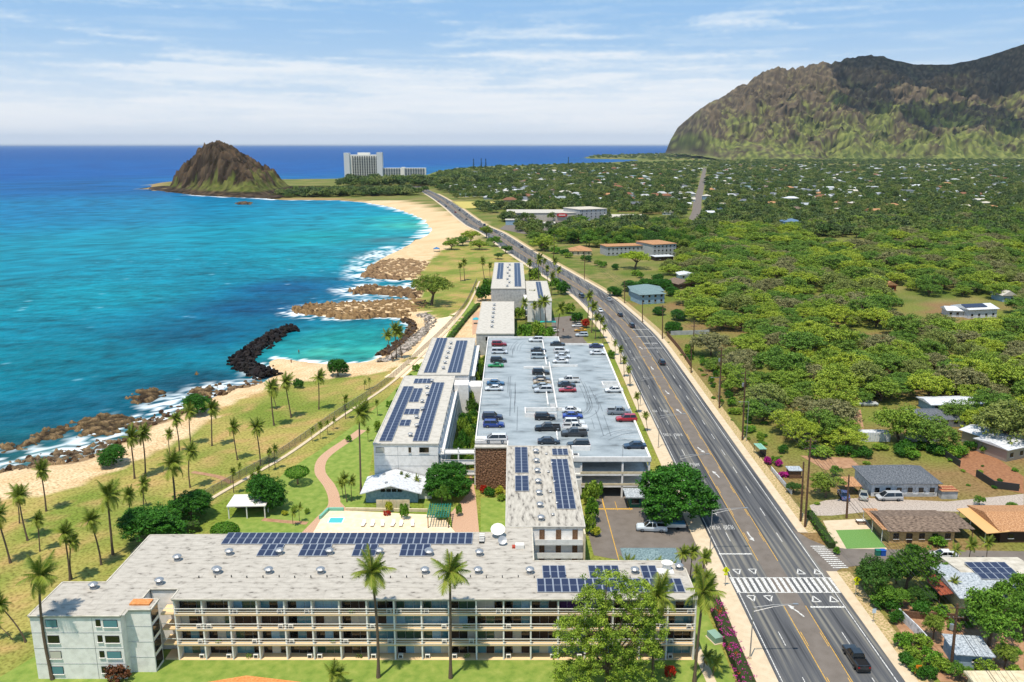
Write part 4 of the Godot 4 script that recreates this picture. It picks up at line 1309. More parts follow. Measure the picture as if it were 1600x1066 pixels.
func make_protos() -> void:
	var r := RandomNumberGenerator.new()
	r.seed = 99
	# every kind is 10 m wide; heights: kiawe 7.5, garden 8, dark 8.5, far 7.5, bush 6 (before scaling)
	var kc := [["4c6a1e", "869e38"], ["56721e", "98aa3c"], ["40601e", "749038"], ["56662c", "88924c"], ["3a5a1e", "6a8c34"], ["5c761c", "a4b23a"], ["5c623a", "8c8a5c"]]
	for k in 7:
		var lobes := []
		for i in 8:
			var a := TAU * i / 8.0 + r.randf_range(-0.4, 0.4)
			var q := r.randf_range(1.9, 3.0)
			lobes.append([Vector3(cos(a) * q, r.randf_range(2.4, 4.6), sin(a) * q), Vector3(r.randf_range(1.7, 2.4), r.randf_range(1.4, 2.0), r.randf_range(1.7, 2.4))])
		lobes.append([Vector3(0.3, 5.2, 0), Vector3(2.7, 1.9, 2.7)])
		lobes.append([Vector3(-0.6, 4.4, 0.6), Vector3(2.9, 1.9, 2.9)])
		proto("kiawe", "kiawe_tree", limbs(r, lobes, 1.6, 0.24, Vector3(r.randf_range(-0.5, 0.5), 0, r.randf_range(-0.5, 0.5))), crown_of(r, lobes, 210, 44, 0.7, 0.24, lin(kc[k][0]), lin(kc[k][1]), -0.5), M.bark)
	for k in 3:
		var lobes := []
		for i in 7:
			var a := TAU * i / 7.0 + r.randf_range(-0.4, 0.4)
			var q := r.randf_range(2.2, 3.0)
			lobes.append([Vector3(cos(a) * q, r.randf_range(4.2, 5.2), sin(a) * q), Vector3(2.2, 1.3, 2.2)])
		lobes.append([Vector3(0, 5.8, 0), Vector3(2.8, 1.5, 2.8)])
		proto("umbrella", "spreading_tree", limbs(r, lobes, 2.4, 0.3, Vector3(0.5, 0, 0.2)), crown_of(r, lobes, 260, 34, 0.6, 0.22, lin(["46601c", "5f7c18", "3f5a1c"][k]), lin(["7e9034", "a4b82e", "74882e"][k]), -0.3), M.bark)
	var gc := [["2c4a14", "547a24"], ["355a18", "6b9230"], ["27441a", "4a6e2a"], ["45601c", "86983a"]]
	for k in 4:
		var lobes := []
		for i in 7:
			lobes.append([Vector3(r.randf_range(-2.4, 2.4), r.randf_range(3.2, 6.2), r.randf_range(-2.4, 2.4)), Vector3.ONE * r.randf_range(1.5, 2.4)])
		proto("garden", "garden_tree", limbs(r, lobes, 2.2, 0.24), crown_of(r, lobes, 240, 32, 0.62, 0.26, lin(gc[k][0]), lin(gc[k][1])), M.bark)
	for k in 2:
		var lobes := [[Vector3(0, 4.4, 0), Vector3(4.4, 3.7, 4.4)], [Vector3(2.2, 3.2, 1.4), Vector3(2.5, 2.3, 2.5)], [Vector3(-2.3, 3.3, 1.2), Vector3(2.5, 2.3, 2.5)], [Vector3(1.5, 5.6, -1), Vector3(2.6, 2.4, 2.6)], [Vector3(-1.6, 5.6, -0.6), Vector3(2.7, 2.3, 2.6)]]
		proto("dark", "shade_tree", limbs(r, lobes, 1.6, 0.3), crown_of(r, lobes, 620, 40, 0.6, 0.24, lin("1c4010"), lin("437a22"), -0.75), M.bark)
	for k in 4:
		var lobes := []
		for i in 5:
			lobes.append([Vector3(r.randf_range(-2.3, 2.3), r.randf_range(3.0, 5.6), r.randf_range(-2.3, 2.3)), Vector3(2.4, 1.8, 2.4)])
		var cc: Array = [["324a22", "587236"], ["44592a", "748640"], ["3d502c", "647646"], ["506230", "868f50"]][k]
		proto("far", "town_tree", limbs(r, lobes, 2.2, 0.3, Vector3.ZERO, 4), crown_of(r, lobes, 70, 14, 0.85, 0.6, lin(cc[0]), lin(cc[1])), M.bark)
	var bc := [["2f5214", "6d9a2c"], ["244512", "3f7020"], ["6f8a1c", "b9b53a"], ["4c6a1c", "8da83a"], ["6a2416", "c0321a"], ["7a1c5c", "c02c8c"], ["3c2418", "70462a"]]
	for k in 7:
		var lobes := [[Vector3(0, 2.4, 0), Vector3(3.6, 2.2, 3.6)], [Vector3(1.4, 3.2, 1.0), Vector3(2.4, 2.0, 2.4)], [Vector3(-1.5, 3.0, -0.9), Vector3(2.5, 2.0, 2.4)]]
		proto("bush", "shrub", null, crown_of(r, lobes, 90, 22, 0.9, 0.55, lin(bc[k][0]), lin(bc[k][1]), -0.8), M.bark)
	var il := []
	for i in 8:
		il.append([Vector3(0, 2.0 + i * 2.4, 0), Vector3(2.6 - i * 0.28, 1.6, 2.6 - i * 0.28)])
	proto("conifer", "conifer", limbs(r, [[Vector3(0, 20, 0), Vector3(0.4, 1, 0.4)]], 16.0, 0.4, Vector3.ZERO, 5), crown_of(r, il, 110, 14, 0.7, 0.5, lin("1d3018"), lin("34502a")), M.bark)

func grow(kind: String, v: int, at: Vector3, wide: float, high: float, label: String, group := "", turn := 0.0) -> Node3D:
	var list: Array = protos[kind]
	var src: Node3D = list[v % list.size()]
	var o := copy_of(src, at, turn, 1.0, label, group)
	var base: float = {"kiawe": 7.0, "umbrella": 7.4, "garden": 8.2, "dark": 8.4, "far": 7.4, "bush": 5.2, "conifer": 21.0}[kind]
	o.scale = Vector3(wide / 10.0, high / base, wide / 10.0)
	o.remove_meta("plain")
	return o

func px_free(p: Vector2, polys: Array) -> bool:
	for q: PackedVector2Array in polys:
		if Geometry2D.is_point_in_polygon(p, q): return false
	return true

func make_trees() -> void:
	make_protos()
	var r := RandomNumberGenerator.new()
	r.seed = 31
	# single trees one can point at
	grow("dark", 0, Vector3(34.47, 0, -164.27), 17.5, 12.0, "large dark round shade tree beside the garage entrance", "", 0.4)
	grow("umbrella", 0, Vector3(-40.23, 0, -408.09), 23.0, 16.0, "wide spreading tree standing alone on the beach park", "", 1.0)
	grow("dark", 1, Vector3(-53.95, 0, -169.73), 10.0, 8.0, "dark round tree beside the white roofed shelter", "", 2.0)
	grow("dark", 0, Vector3(-72.18, 0, -153.14), 13.5, 8.0, "bushy dark tree at the sea end of the front roof", "", 2.6)
	grow("dark", 1, Vector3(-68.66, 0, -164.27), 10.5, 6.5, "dark tree on the dry lawn outside the fence", "", 4.0)
	grow("dark", 0, Vector3(-99.86, 0, -195.69), 8.0, 5.0, "low round tree on the beach sand", "", 5.0)
	grow("dark", 1, Vector3(-93.88, 0, -236.47), 10.0, 6.0, "round tree at the rocky end of the beach", "", 1.7)
	grow("dark", 0, Vector3(-60.22, 0, -277.31), 7.6, 6.5, "round tree on the lagoon sand", "", 3.0)
	grow("bush", 1, Vector3(-70.44, 0, -263.3), 4.6, 3.0, "small dark bush near the breakwater", "", 3.0)
	var tp := thing("topiary_tree", Vector3(-50.56, 0, -183.19), "clipped mushroom shaped tree on the bright lawn", "tree")
	var tb := MB.new()
	var tr := RandomNumberGenerator.new()
	tr.seed = 5
	leaf_ball(tb, Vector3(0, 3.1, 0), Vector3(2.9, 1.15, 2.9), 2600, 0.26, lin("2c5410"), lin("5d8a22"), tr, 0.8)
	part(tp, "crown", tb.mesh(M.leaf))
	var tt := MB.new()
	tt.tube([Vector3(0, -0.1, 0), Vector3(0.1, 2.6, 0)], [0.22, 0.18], 7)
	part(tp, "trunk", tt.mesh(M.bark))
	grow("dark", 1, Vector3(-14.52, 0, -175.52), 11.0, 8.5, "dark tree between clubhouse and footbridges", "", 0.2)
	grow("garden", 1, Vector3(-15.63, 0, -171.39), 5.0, 5.5, "bright young tree behind the green pergola", "", 0.2)
	var rh := MB.new()
	leaf_ball(rh, Vector3(0, 1.3, 0), Vector3(3.0, 1.7, 2.2), 4200, 0.24, lin("2c5410"), lin("5d8a22"), tr, 0.75)
	solid("clipped_shrub", rh.mesh(M.leaf), "large rounded clipped shrub beside the white roofed shelter", "bush", "", Vector3(-58.67, 0, -156.51))
	hedge("clipped_hedge", [Vector3(-69.67, 0, -156.51), Vector3(-64.97, 0, -159.41)], 2.6, 2.2, "", "low hedge behind the sea end of the front roof", 0)
	hedge("hedge", [Vector3(34.4, 0, -84), Vector3(34.6, 0, -110), Vector3(35.0, 0, -131)], 2.3, 2.3, "", "flowering magenta and green hedge along the highway pavement", 1)
	hedge("hedge", [Vector3(64.12, 0, -166.16), Vector3(63.41, 0, -150.97)], 1.7, 1.5, "", "narrow clipped green hedge along the far pavement", 0)
	hedge("hedge", [Vector3(32.6, 0, -176), Vector3(31.4, 0, -230), Vector3(29.9, 0, -286)], 1.3, 1.4, "", "reddish hedge along the highway side of the garage", 2)
	hedge("hedge", [Vector3(-25.94, 0, -328.04), Vector3(-21.06, 0, -372.29), Vector3(-16.54, 0, -406.4)], 2.0, 1.8, "", "green hedge inside the fence near the lagoon", 0)
	# the airy tree in front
	var ft := thing("leafy_tree", Vector3(13.92, 0, -107.23), "tall airy green tree in front of the condominium balconies", "tree")
	var lobes := [[Vector3(-0.5, 17.0, 0), Vector3(3.6, 2.6, 3.2)], [Vector3(3.2, 15.8, 0.6), Vector3(3.0, 2.2, 3)], [Vector3(-2.4, 14.3, 0), Vector3(2.6, 2.2, 3)], [Vector3(4.4, 13.0, 0), Vector3(3.3, 2.4, 3.2)], [Vector3(0.8, 12.6, 1.5), Vector3(3.8, 2.4, 3.4)], [Vector3(-5.2, 9.6, 0), Vector3(2.6, 2.2, 2.6)], [Vector3(-2.2, 9.8, 1), Vector3(3.0, 2.2, 3)], [Vector3(3.4, 9.4, 1), Vector3(4.2, 2.4, 3.4)], [Vector3(6.2, 9.8, 0), Vector3(2.4, 2.2, 2.6)], [Vector3(-4.6, 6.2, 1), Vector3(3.6, 2.6, 3)], [Vector3(0.5, 6.4, 2), Vector3(3.6, 2.4, 3)], [Vector3(5.0, 6.2, 1), Vector3(3.2, 2.4, 3)], [Vector3(-4.8, 3.6, 1.5), Vector3(3.2, 2.0, 2.6)], [Vector3(3.2, 3.4, 2), Vector3(3.8, 2, 2.6)]]
	var fr := RandomNumberGenerator.new()
	fr.seed = 17
	part(ft, "trunk", limbs(fr, lobes, 3.5, 0.36).mesh(M.bark))
	part(ft, "crown", crown_of(fr, lobes, 760, 64, 0.66, 0.19, lin("44661a"), lin("93a83a"), -0.6).mesh(M.leaf))
	# thicket beyond the highway
	var area := PackedVector2Array([Vector2(71, -212), Vector2(80, -205), Vector2(108, -206), Vector2(150, -214), Vector2(260, -240), Vector2(640, -500), Vector2(700, -1020), Vector2(170, -770), Vector2(130, -600), Vector2(96, -520), Vector2(92, -470), Vector2(84, -330), Vector2(73, -300)])
	var holes := [PackedVector2Array([Vector2(77.69, -345.71), Vector2(103.59, -345.71), Vector2(95.47, -317.18), Vector2(69.43, -306.97)]), PackedVector2Array([Vector2(205.5, -439.08), Vector2(262.77, -420.33), Vector2(221.86, -352.01), Vector2(163.56, -345.71)]), PackedVector2Array([Vector2(133.58, -345.71), Vector2(166.5, -358.53), Vector2(150.59, -322.52), Vector2(123.11, -317.18)]), PackedVector2Array([Vector2(250.45, -725.02), Vector2(317.12, -751.76), Vector2(282.27, -654.88), Vector2(226.83, -654.88)]), PackedVector2Array([Vector2(102.6, -240.17), Vector2(128.55, -249.89), Vector2(154.87, -240.17), Vector2(135.27, -207.43), Vector2(89.61, -207.43)]), PackedVector2Array([Vector2(210.43, -470.42), Vector2(228.73, -470.42), Vector2(209.59, -429.51), Vector2(192.82, -429.51)]), PackedVector2Array([Vector2(103.28, -533.41), Vector2(125.72, -506.36), Vector2(101.82, -420.33), Vector2(77.25, -411.52)])]
	var spots: Array[Vector3] = []
	var tries := 0
	while tries < 30000:
		tries += 1
		var p := Vector2(r.randf_range(66, 690), r.randf_range(-205, -1000))
		if not Geometry2D.is_point_in_polygon(p, area): continue
		if p.x > 0.64 * -p.y + 26.0: continue
		if not px_free(p, holes): continue
		var gap := 6.6 + (-p.y - 200.0) * 0.008
		var ok := true
		for s in spots:
			if absf(s.x - p.x) < gap and Vector2(s.x, s.z).distance_to(p) < gap:
				ok = false
				break
		if ok: spots.append(Vector3(p.x, 0, p.y))
	spots.sort_custom(func(a: Vector3, b: Vector3) -> bool: return a.z > b.z)
	var xf := [[], [], [], [], [], [], []]
	for i in spots.size():
		var s := spots[i]
		var big := r.randf()
		var w := lerpf(9.0, 19.0, big) * (1.0 + (-s.z - 200.0) * 0.0004)
		var h := lerpf(5.0, 10.0, big) * r.randf_range(0.8, 1.2)
		var v := r.randi_range(0, 6)
		if i < 290:
			grow("kiawe", v, s, w, h, "%s kiawe tree in the %s part of the thicket" % [["green", "bright green", "dark green", "olive", "deep green", "yellow green", "greyish"][v], "near" if s.z > -300.0 else ("middle" if s.z > -400.0 else "far")], "kiawe thicket beyond the highway", r.randf() * TAU)
		else:
			xf[v].append(Transform3D(Basis(Vector3.UP, r.randf() * TAU).scaled(Vector3(w / 10, h / 7.0, w / 10)), s))
	many("distant_thicket", "kiawe", xf, "far part of the kiawe thicket below the mountain", "thicket")
	# far town trees
	var tx := [[], [], [], []]
	var named := 0
	var town := PackedVector2Array([Vector2(-119.14, -1428.27), Vector2(-180.97, -1708.27), Vector2(-200.36, -2414.65), Vector2(-89.05, -2955.33), Vector2(552.73, -3673.13), Vector2(1669.7, -4442.2), Vector2(3673.33, -4442.2), Vector2(710.97, -844.93), Vector2(439.15, -714.83), Vector2(268.98, -714.83), Vector2(222.63, -831.22), Vector2(123.3, -615.04), Vector2(50.41, -654.88), Vector2(16.47, -714.83), Vector2(-6.36, -831.22), Vector2(-48.57, -1062.94)])
	tries = 0
	var pts: Array[Vector3] = []
	while tries < 60000 and pts.size() < 11000:
		tries += 1
		# even over the depth of the town
		var dist := 560.0 * pow(8.5, r.randf())
		var p := Vector2(r.randf_range(-0.16, 0.68) * dist * 1.03, -dist)
		if not Geometry2D.is_point_in_polygon(p, town): continue
		if clear_of_town(p): continue
		pts.append(Vector3(p.x, 0, p.y))
	pts.sort_custom(func(a: Vector3, b: Vector3) -> bool: return a.z > b.z)
	for i in pts.size():
		var w := r.randf_range(8.0, 18.0) * (1.0 if pts[i].z > -1500.0 else 1.4)
		var h := r.randf_range(5.0, 13.0)
		if i < 290:
			var tv := r.randi_range(0, 3)
			grow("garden" if i < 160 else "far", tv, pts[i], w, h, "%s tree in the %s rows of the far town" % [["deep green", "bright green", "bluish green", "olive green"][tv], "nearest" if i < 100 else ("next" if i < 200 else "middle")], "trees of the far town", r.randf() * TAU)
		else:
			var m := Transform3D(Basis(Vector3.UP, r.randf() * TAU).scaled(Vector3(w / 10, h / 7.4, w / 10)), pts[i])
			tx[r.randi_range(0, 3)].append(m)
	many("distant_trees", "far", tx, "distant tree canopy covering the far town", "trees")
	# low scrub at the foot of the mountain and on the isthmus
	var sx := [[], [], [], []]
	for i in 900:
		var q := Vector2(r.randf_range(1100, 3900), r.randf_range(-3900, -4700))
		sx[i % 4].append(Transform3D(Basis(Vector3.UP, r.randf() * TAU).scaled(Vector3(2.4, 1.3, 2.4) * r.randf_range(0.7, 1.4)), Vector3(q.x, -1, q.y)))
	for i in 420:
		var u := r.randf()
		var q := Vector2(-350 + u * 190.0 + r.randf_range(-20, 20), -1335 - u * 60.0 + r.randf_range(-35, 70))
		if shore_sd(q) < 12.0: continue
		sx[i % 4].append(Transform3D(Basis(Vector3.UP, r.randf() * TAU).scaled(Vector3(1.3, 1.2, 1.3) * r.randf_range(0.7, 1.7)), Vector3(q.x, -0.5, q.y)))
	for i in 300:
		var u := r.randf()
		var q := Vector2(-330 + u * 330.0, -1590 - r.randf() * 130.0 - u * 60.0)
		if shore_sd(q) < 10.0: continue
		sx[i % 4].append(Transform3D(Basis(Vector3.UP, r.randf() * TAU).scaled(Vector3(2.0, 2.0, 2.0) * r.randf_range(0.7, 1.6)), Vector3(q.x, -0.5, q.y)))
	for i in 900:
		var q := Vector2(r.randf_range(420, 1650), r.randf_range(-4300, -7600))
		if shore_sd(q) < 40.0: continue
		sx[i % 4].append(Transform3D(Basis(Vector3.UP, r.randf() * TAU).scaled(Vector3(2.6, 1.3, 2.6) * r.randf_range(0.7, 1.4)), Vector3(q.x, -1, q.y)))
	many("distant_scrub", "far", sx, "scrub on the isthmus and at the foot of the mountain", "scrub")
	for v: Vector3 in [Vector3(-120.22, 0, -2657.95), Vector3(-98.64, 0, -2726.58), Vector3(-82.15, 0, -2657.95), Vector3(201.51, 0, -3040.29)]:
		grow("conifer", 0, v, 14.0, 36.0, "dark pointed conifer above the far town skyline", "pointed conifers of the far town")
	# park trees along the highway and other placed trees: [position, kind, variant, width, height]
	for a: Array in [[Vector3(-46.43, 0, -634.35), "kiawe", 0, 16, 9], [Vector3(-34.27, 0, -685.89), "kiawe", 5, 18, 10], [Vector3(-21.96, 0, -714.83), "garden", 3, 16, 11], [Vector3(-25.41, 0, -634.35), "kiawe", 1, 16, 8], [Vector3(-14.11, 0, -654.88), "garden", 1, 14, 9], [Vector3(-39.57, 0, -659.14), "kiawe", 4, 14, 8], [Vector3(-4.71, 0, -611.31), "garden", 0, 12, 6], [Vector3(-9.85, 0, -579.65), "garden", 2, 10, 5]]:
		grow(a[1], a[2], a[0], a[3], a[4], "spreading tree in the beach park beside the highway", "trees of the beach park", r.randf() * TAU)
	for a: Array in [[Vector3(24.14, 0, -626.49), 22, 13, 1], [Vector3(42.74, 0, -695.28), 20, 12, 0], [Vector3(61.88, 0, -768.75), 18, 10, 5], [Vector3(104.3, 0, -714.83), 20, 12, 5], [Vector3(94.29, 0, -768.75), 18, 10, 1], [Vector3(131.58, 0, -780.5), 18, 10, 2], [Vector3(142.72, 0, -714.83), 20, 10, 6], [Vector3(18.45, 0, -685.89), 16, 9, 2], [Vector3(71.18, 0, -685.89), 16, 10, 0], [Vector3(80.72, 0, -751.76), 14, 8, 4], [Vector3(146.76, 0, -676.74), 18, 9, 3], [Vector3(121.43, 0, -792.6), 15, 8, 5]]:
		grow("kiawe", a[3], a[0], a[1], a[2], "broad tree between the highway and the flat roofed apartments", "trees near the apartments", r.randf() * TAU)
	for i in 34:
		var q := Vector2(r.randf(), r.randf())
		var a: Vector3 = (Vector3(16.47, 0, -714.83)).lerp(Vector3(147.1, 0, -659.14), q.x).lerp((Vector3(31.8, 0, -831.22)).lerp(Vector3(193.9, 0, -844.93), q.x), q.y)
		if Vector2(a.x, a.z).distance_to(Vector2(52.14, -626.49)) < 22.0 or Vector2(a.x, a.z).distance_to(Vector2(86.9, -626.49)) < 26.0 or Vector2(a.x, a.z).distance_to(Vector2(114.91, -626.49)) < 26.0: continue
		grow("kiawe" if i % 3 else "garden", r.randi_range(0, 3), a, r.randf_range(12, 22), r.randf_range(7, 12), "tall tree in the belt between apartments and shops", "tree belt behind the apartments", r.randf() * TAU)
	for i in 16:
		var q := r.randf()
		var a: Vector3 = (Vector3(125.23, 0, -589.85)).lerp(Vector3(100.6, 0, -429.51), q) + Vector3(r.randf_range(-8, 14), 0, 0)
		grow("kiawe", r.randi_range(0, 4), a, r.randf_range(10, 17), r.randf_range(6, 10), "tree at the thicket edge beside the brown roofed house", "trees at the thicket edge", r.randf() * TAU)
	for i in 14:
		var a: Vector3 = (Vector3(10.08, 0, -654.88)).lerp(Vector3(74.9, 0, -481.84), i / 13.0) + Vector3(r.randf_range(4, 12), 0, r.randf_range(-8, 8))
		grow("bush", [0, 1, 3][i % 3], a, r.randf_range(5, 10), r.randf_range(3, 5), "roadside shrub along the far bend of the highway", "shrubs along the far bend", r.randf() * TAU)
	grow("umbrella", 1, Vector3(79.32, 0, -533.41), 21, 12, "bright umbrella shaped tree in front of the tan apartments", "", 0.5)
	for a: Array in [[Vector3(54.34, 0, -435.2), 10, 5], [Vector3(64.75, 0, -449.07), 12, 6], [Vector3(74.47, 0, -455.27), 12, 6], [Vector3(83.34, 0, -455.27), 12, 6], [Vector3(84.9, 0, -435.2), 9, 5], [Vector3(69.3, 0, -384.04), 7, 4], [Vector3(76.05, 0, -372.29), 9, 5], [Vector3(68.7, 0, -345.71), 8, 5]]:
		grow("dark", r.randi_range(0, 1), a[0], a[1], a[2], "dark hedge like tree around the grey roofed house", "dark trees around the grey roofed house", r.randf() * TAU)
	# around the near houses
	grow("garden", 2, Vector3(65, 0, -132.57), 10.0, 8.5, "dense dark tree at the corner of the side street", "", 1.0)
	grow("garden", 0, Vector3(70.01, 0, -133.65), 11.0, 9.5, "taller dark tree beside the red awning", "", 2.0)
	grow("garden", 1, Vector3(65.49, 0, -129.86), 7.0, 4.5, "low flowering tree below the corner trees", "", 4.0)
	grow("garden", 1, Vector3(76.16, 0, -118.13), 12.0, 10.5, "large leafy green tree behind the pale blue shed", "", 2.2)
	grow("garden", 1, Vector3(85.71, 0, -127.43), 9.0, 8.0, "leafy green tree in front of the pale shingle roof", "", 0.9)
	grow("garden", 3, Vector3(68.13, 0, -119.89), 4.6, 4.4, "small yellow green tree inside the garden wall", "", 0.3)
	grow("garden", 3, Vector3(71.14, 0, -175.52), 9.0, 6.0, "pale flowering plumeria tree in front of the blue house", "", 1.3)
	grow("kiawe", 0, Vector3(104.5, 0, -212.3), 17.0, 10.0, "wide bright tree between the two white containers", "", 0.6)
	grow("kiawe", 3, Vector3(131.04, 0, -207.43), 22.0, 13.0, "big olive tree right of the dark shed roof", "", 2.6)
	grow("kiawe", 5, Vector3(129.75, 0, -217.38), 13.0, 8.0, "yellow green tree beside the dark shed roof", "", 3.6)
	for a: Array in [[Vector3(63.93, 0, -136.28), 2, 5.0, 4.5], [Vector3(70.1, 0, -137.64), 0, 6.0, 6.0], [Vector3(70.78, 0, -130.47), 2, 6.0, 4.0], [Vector3(80.03, 0, -139.25), 1, 4.0, 3.6], [Vector3(82.84, 0, -119.89), 0, 8.0, 7.0], [Vector3(76.51, 0, -124.51), 2, 5.0, 3.5], [Vector3(75.35, 0, -112.29), 3, 5.0, 4.0], [Vector3(67.11, 0, -109.64), 1, 4.0, 3.0], [Vector3(64.82, 0, -178.37), 2, 5.0, 3.0], [Vector3(77.98, 0, -187.85), 1, 4.0, 3.0], [Vector3(103.73, 0, -171.39), 1, 3.0, 2.6], [Vector3(108.91, 0, -168.09), 1, 3.4, 2.6]]:
		grow("garden", a[1], a[0], a[2], a[3], "garden tree among the houses beyond the highway", "garden trees beyond the highway", r.randf() * TAU)
	grow("kiawe", 2, Vector3(128.67, 0, -227.12), 12.0, 7.0, "green tree in front of the pale blue warehouse", "", 0.8)
	grow("kiawe", 4, Vector3(140.11, 0, -231.13), 14.0, 9.0, "deep green tree at the end of the pale blue warehouse", "", 1.9)
	var small := [[Vector3(60.85, 0, -113.1), 1, 3.6, 1.8], [Vector3(61.32, 0, -111.19), 0, 3.2, 1.8], [Vector3(62.27, 0, -109.94), 1, 3.6, 2.0], [Vector3(63.65, 0, -129.45), 1, 4.0, 2.2], [Vector3(74.61, 0, -132.57), 1, 4.0, 1.8], [Vector3(72.86, 0, -122.63), 0, 3.0, 1.6], [Vector3(62.36, 0, -118.13), 0, 4.0, 2.2], [Vector3(62.3, 0, -114.73), 3, 3.6, 2.0], [Vector3(65.26, 0, -117.78), 3, 4.0, 2.2], [Vector3(64.65, 0, -113.42), 0, 4.0, 2.4], [Vector3(65.17, 0, -111.5), 3, 3.6, 2.2], [Vector3(65.41, 0, -128.43), 1, 4.4, 2.4], [Vector3(69.88, 0, -127.43), 1, 5.0, 2.2], [Vector3(72.66, 0, -126.44), 0, 4.0, 2.0], [Vector3(78.02, 0, -148.33), 1, 3.2, 2.4], [Vector3(85.14, 0, -152.59), 0, 4.6, 2.0], [Vector3(63.49, 0, -148.85), 0, 1.9, 1.4], [Vector3(64.46, 0, -125.09), 1, 3.4, 2.0], [Vector3(71.54, 0, -110.72), 3, 4.0, 2.4], [Vector3(75.26, 0, -109.64), 3, 3.4, 2.0]]
	for a: Array in small:
		grow("bush", a[1], a[0], a[2], a[3], "garden shrub around the houses beyond the highway", "garden shrubs beyond the highway", r.randf() * TAU)
	for a: Array in [[Vector3(64.24, 0, -196.12), 5, 3.0, 1.8], [Vector3(66.42, 0, -194.84), 5, 3.0, 1.7], [Vector3(65.78, 0, -187.85), 5, 3.4, 1.2]]:
		grow("bush", a[1], a[0], a[2], a[3], "magenta bougainvillea bush by the bus stop", "bougainvillea by the bus stop", r.randf() * TAU)
	for i in 34:
		var u := i / 33.0
		var q := Vector3(lerpf(72, 150, r.randf()), 0, -203.0 + r.randf_range(-4, 3))
		grow("bush", [0, 1, 3][i % 3], q, r.randf_range(3.0, 6.5), r.randf_range(1.4, 3.0), "green scrub along the overgrown fence line", "scrub along the fence line", u * 9.0)
	for i in 16:
		var q := Vector3(r.randf_range(66, 72), 0, -196.0 - i * 8.0)
		grow("bush", [0, 1, 3][i % 3], q, r.randf_range(2.5, 5.0), r.randf_range(1.4, 3.0), "green scrub behind the highway pavement", "scrub behind the far pavement", i * 1.3)
	# weeds and low growth on the unkempt lots beyond the highway
	var wx := [[], [], [], [], [], []]
	for i in 900:
		var q := Vector2(r.randf_range(63, 190), r.randf_range(-112, -330))
		if q.x > -q.y * 0.66 + 20.0: continue
		if Geometry2D.is_point_in_polygon(q, PackedVector2Array([Vector2(57.8, -153.14), Vector2(66.47, -149.12), Vector2(102.75, -153.14), Vector2(97.29, -144.03), Vector2(59.46, -140.42)])) or Geometry2D.is_point_in_polygon(q, PackedVector2Array([Vector2(71.34, -177.65), Vector2(118.95, -180.2), Vector2(111.12, -167.12), Vector2(62.42, -148.33)])): continue
		if noise.get_noise_2d(q.x * 4.0, q.y * 4.0) < -0.05: continue
		wx[[0, 1, 3][i % 3]].append(Transform3D(Basis(Vector3.UP, r.randf() * TAU).scaled(Vector3(0.16, 0.1, 0.16) * r.randf_range(0.5, 1.6)), Vector3(q.x, 0, q.y)))
	many("weeds", "bush", wx, "weeds and low growth on the lots beyond the highway", "weeds")
	# planting between the blocks and the garage
	for i in 44:
		var q := Vector3(r.randf_range(-13.5, -9.4), 0, -189.0 - i * 2.4)
		grow("bush" if i % 3 else "garden", [0, 1, 3][i % 3], q, r.randf_range(3.0, 5.0), r.randf_range(3.0, 7.0), "lush tropical plant between the block and the garage", "planting beside the garage", i * 1.7)
	for a: Array in [[Vector3(17.48, 0, -171.39), 3, 4.6, 5.5], [Vector3(17.01, 0, -163.34), 0, 4.0, 5.0], [Vector3(15.79, 0, -157.37), 3, 3.6, 4.5], [Vector3(19.17, 0, -175.52), 0, 3.4, 4.0]]:
		grow("bush", a[1], a[0], a[2], a[3], "bright shrub along the garage side of the stained roof block", "shrubs beside the lot", r.randf() * TAU)
	grow("bush", 2, Vector3(17.02, 0, -156.51), 2.6, 2.2, "round yellow shrub at the lot corner", "")
	grow("bush", 4, Vector3(23.79, 0, -110.25), 2.2, 1.9, "round bright red shrub on the front lawn", "")
	grow("bush", 2, Vector3(-26.81, 0, -168.09), 2.0, 2.4, "round yellow shrub in front of the clubhouse", "")
	grow("bush", 0, Vector3(-22.98, 0, -164.27), 2.6, 3.6, "tall green shrub beside the pool patio", "")
	grow("bush", 6, Vector3(-58.96, 0, -109.64), 5.0, 2.6, "dark red leaved shrub below the white end wall", "")
	for a: Array in [[Vector3(-5.11, 0, -176.58), 1, 3.4, 2.0], [Vector3(-2.94, 0, -177.65), 2, 2.6, 1.8], [Vector3(-6.61, 0, -177.65), 4, 2.0, 2.2], [Vector3(-2.16, 0, -174.12), 3, 3.0, 1.4], [Vector3(-15.04, 0, -164.27), 3, 3.0, 2.0], [Vector3(-26.95, 0, -166.16), 4, 2.0, 1.2], [Vector3(-11.47, 0, -166.16), 0, 2.0, 2.6], [Vector3(7.49, 0, -148.33), 0, 2.4, 4.4], [Vector3(9.93, 0, -147.3), 1, 3.0, 2.4], [Vector3(-34.55, 0, -212.3), 3, 3.2, 3.0], [Vector3(-44.05, 0, -212.3), 0, 2.4, 1.6], [Vector3(-37.48, 0, -220.01), 3, 3.0, 3.2], [Vector3(-35.6, 0, -253.29), 1, 3.4, 2.8], [Vector3(-34.47, 0, -269.36), 0, 3.6, 2.8], [Vector3(-36.78, 0, -240.17), 0, 3.0, 2.8], [Vector3(-33.96, 0, -284), 0, 3.4, 2.4], [Vector3(-47.47, 0, -168.09), 3, 2.0, 1.4], [Vector3(-49.14, 0, -166.48), 2, 1.8, 1.0], [Vector3(-44.45, 0, -167.12), 3, 1.6, 1.2]]:
		grow("bush", a[1], a[0], a[2], a[3], "low ornamental shrub on the condominium grounds", "ornamental shrubs on the grounds", r.randf() * TAU)
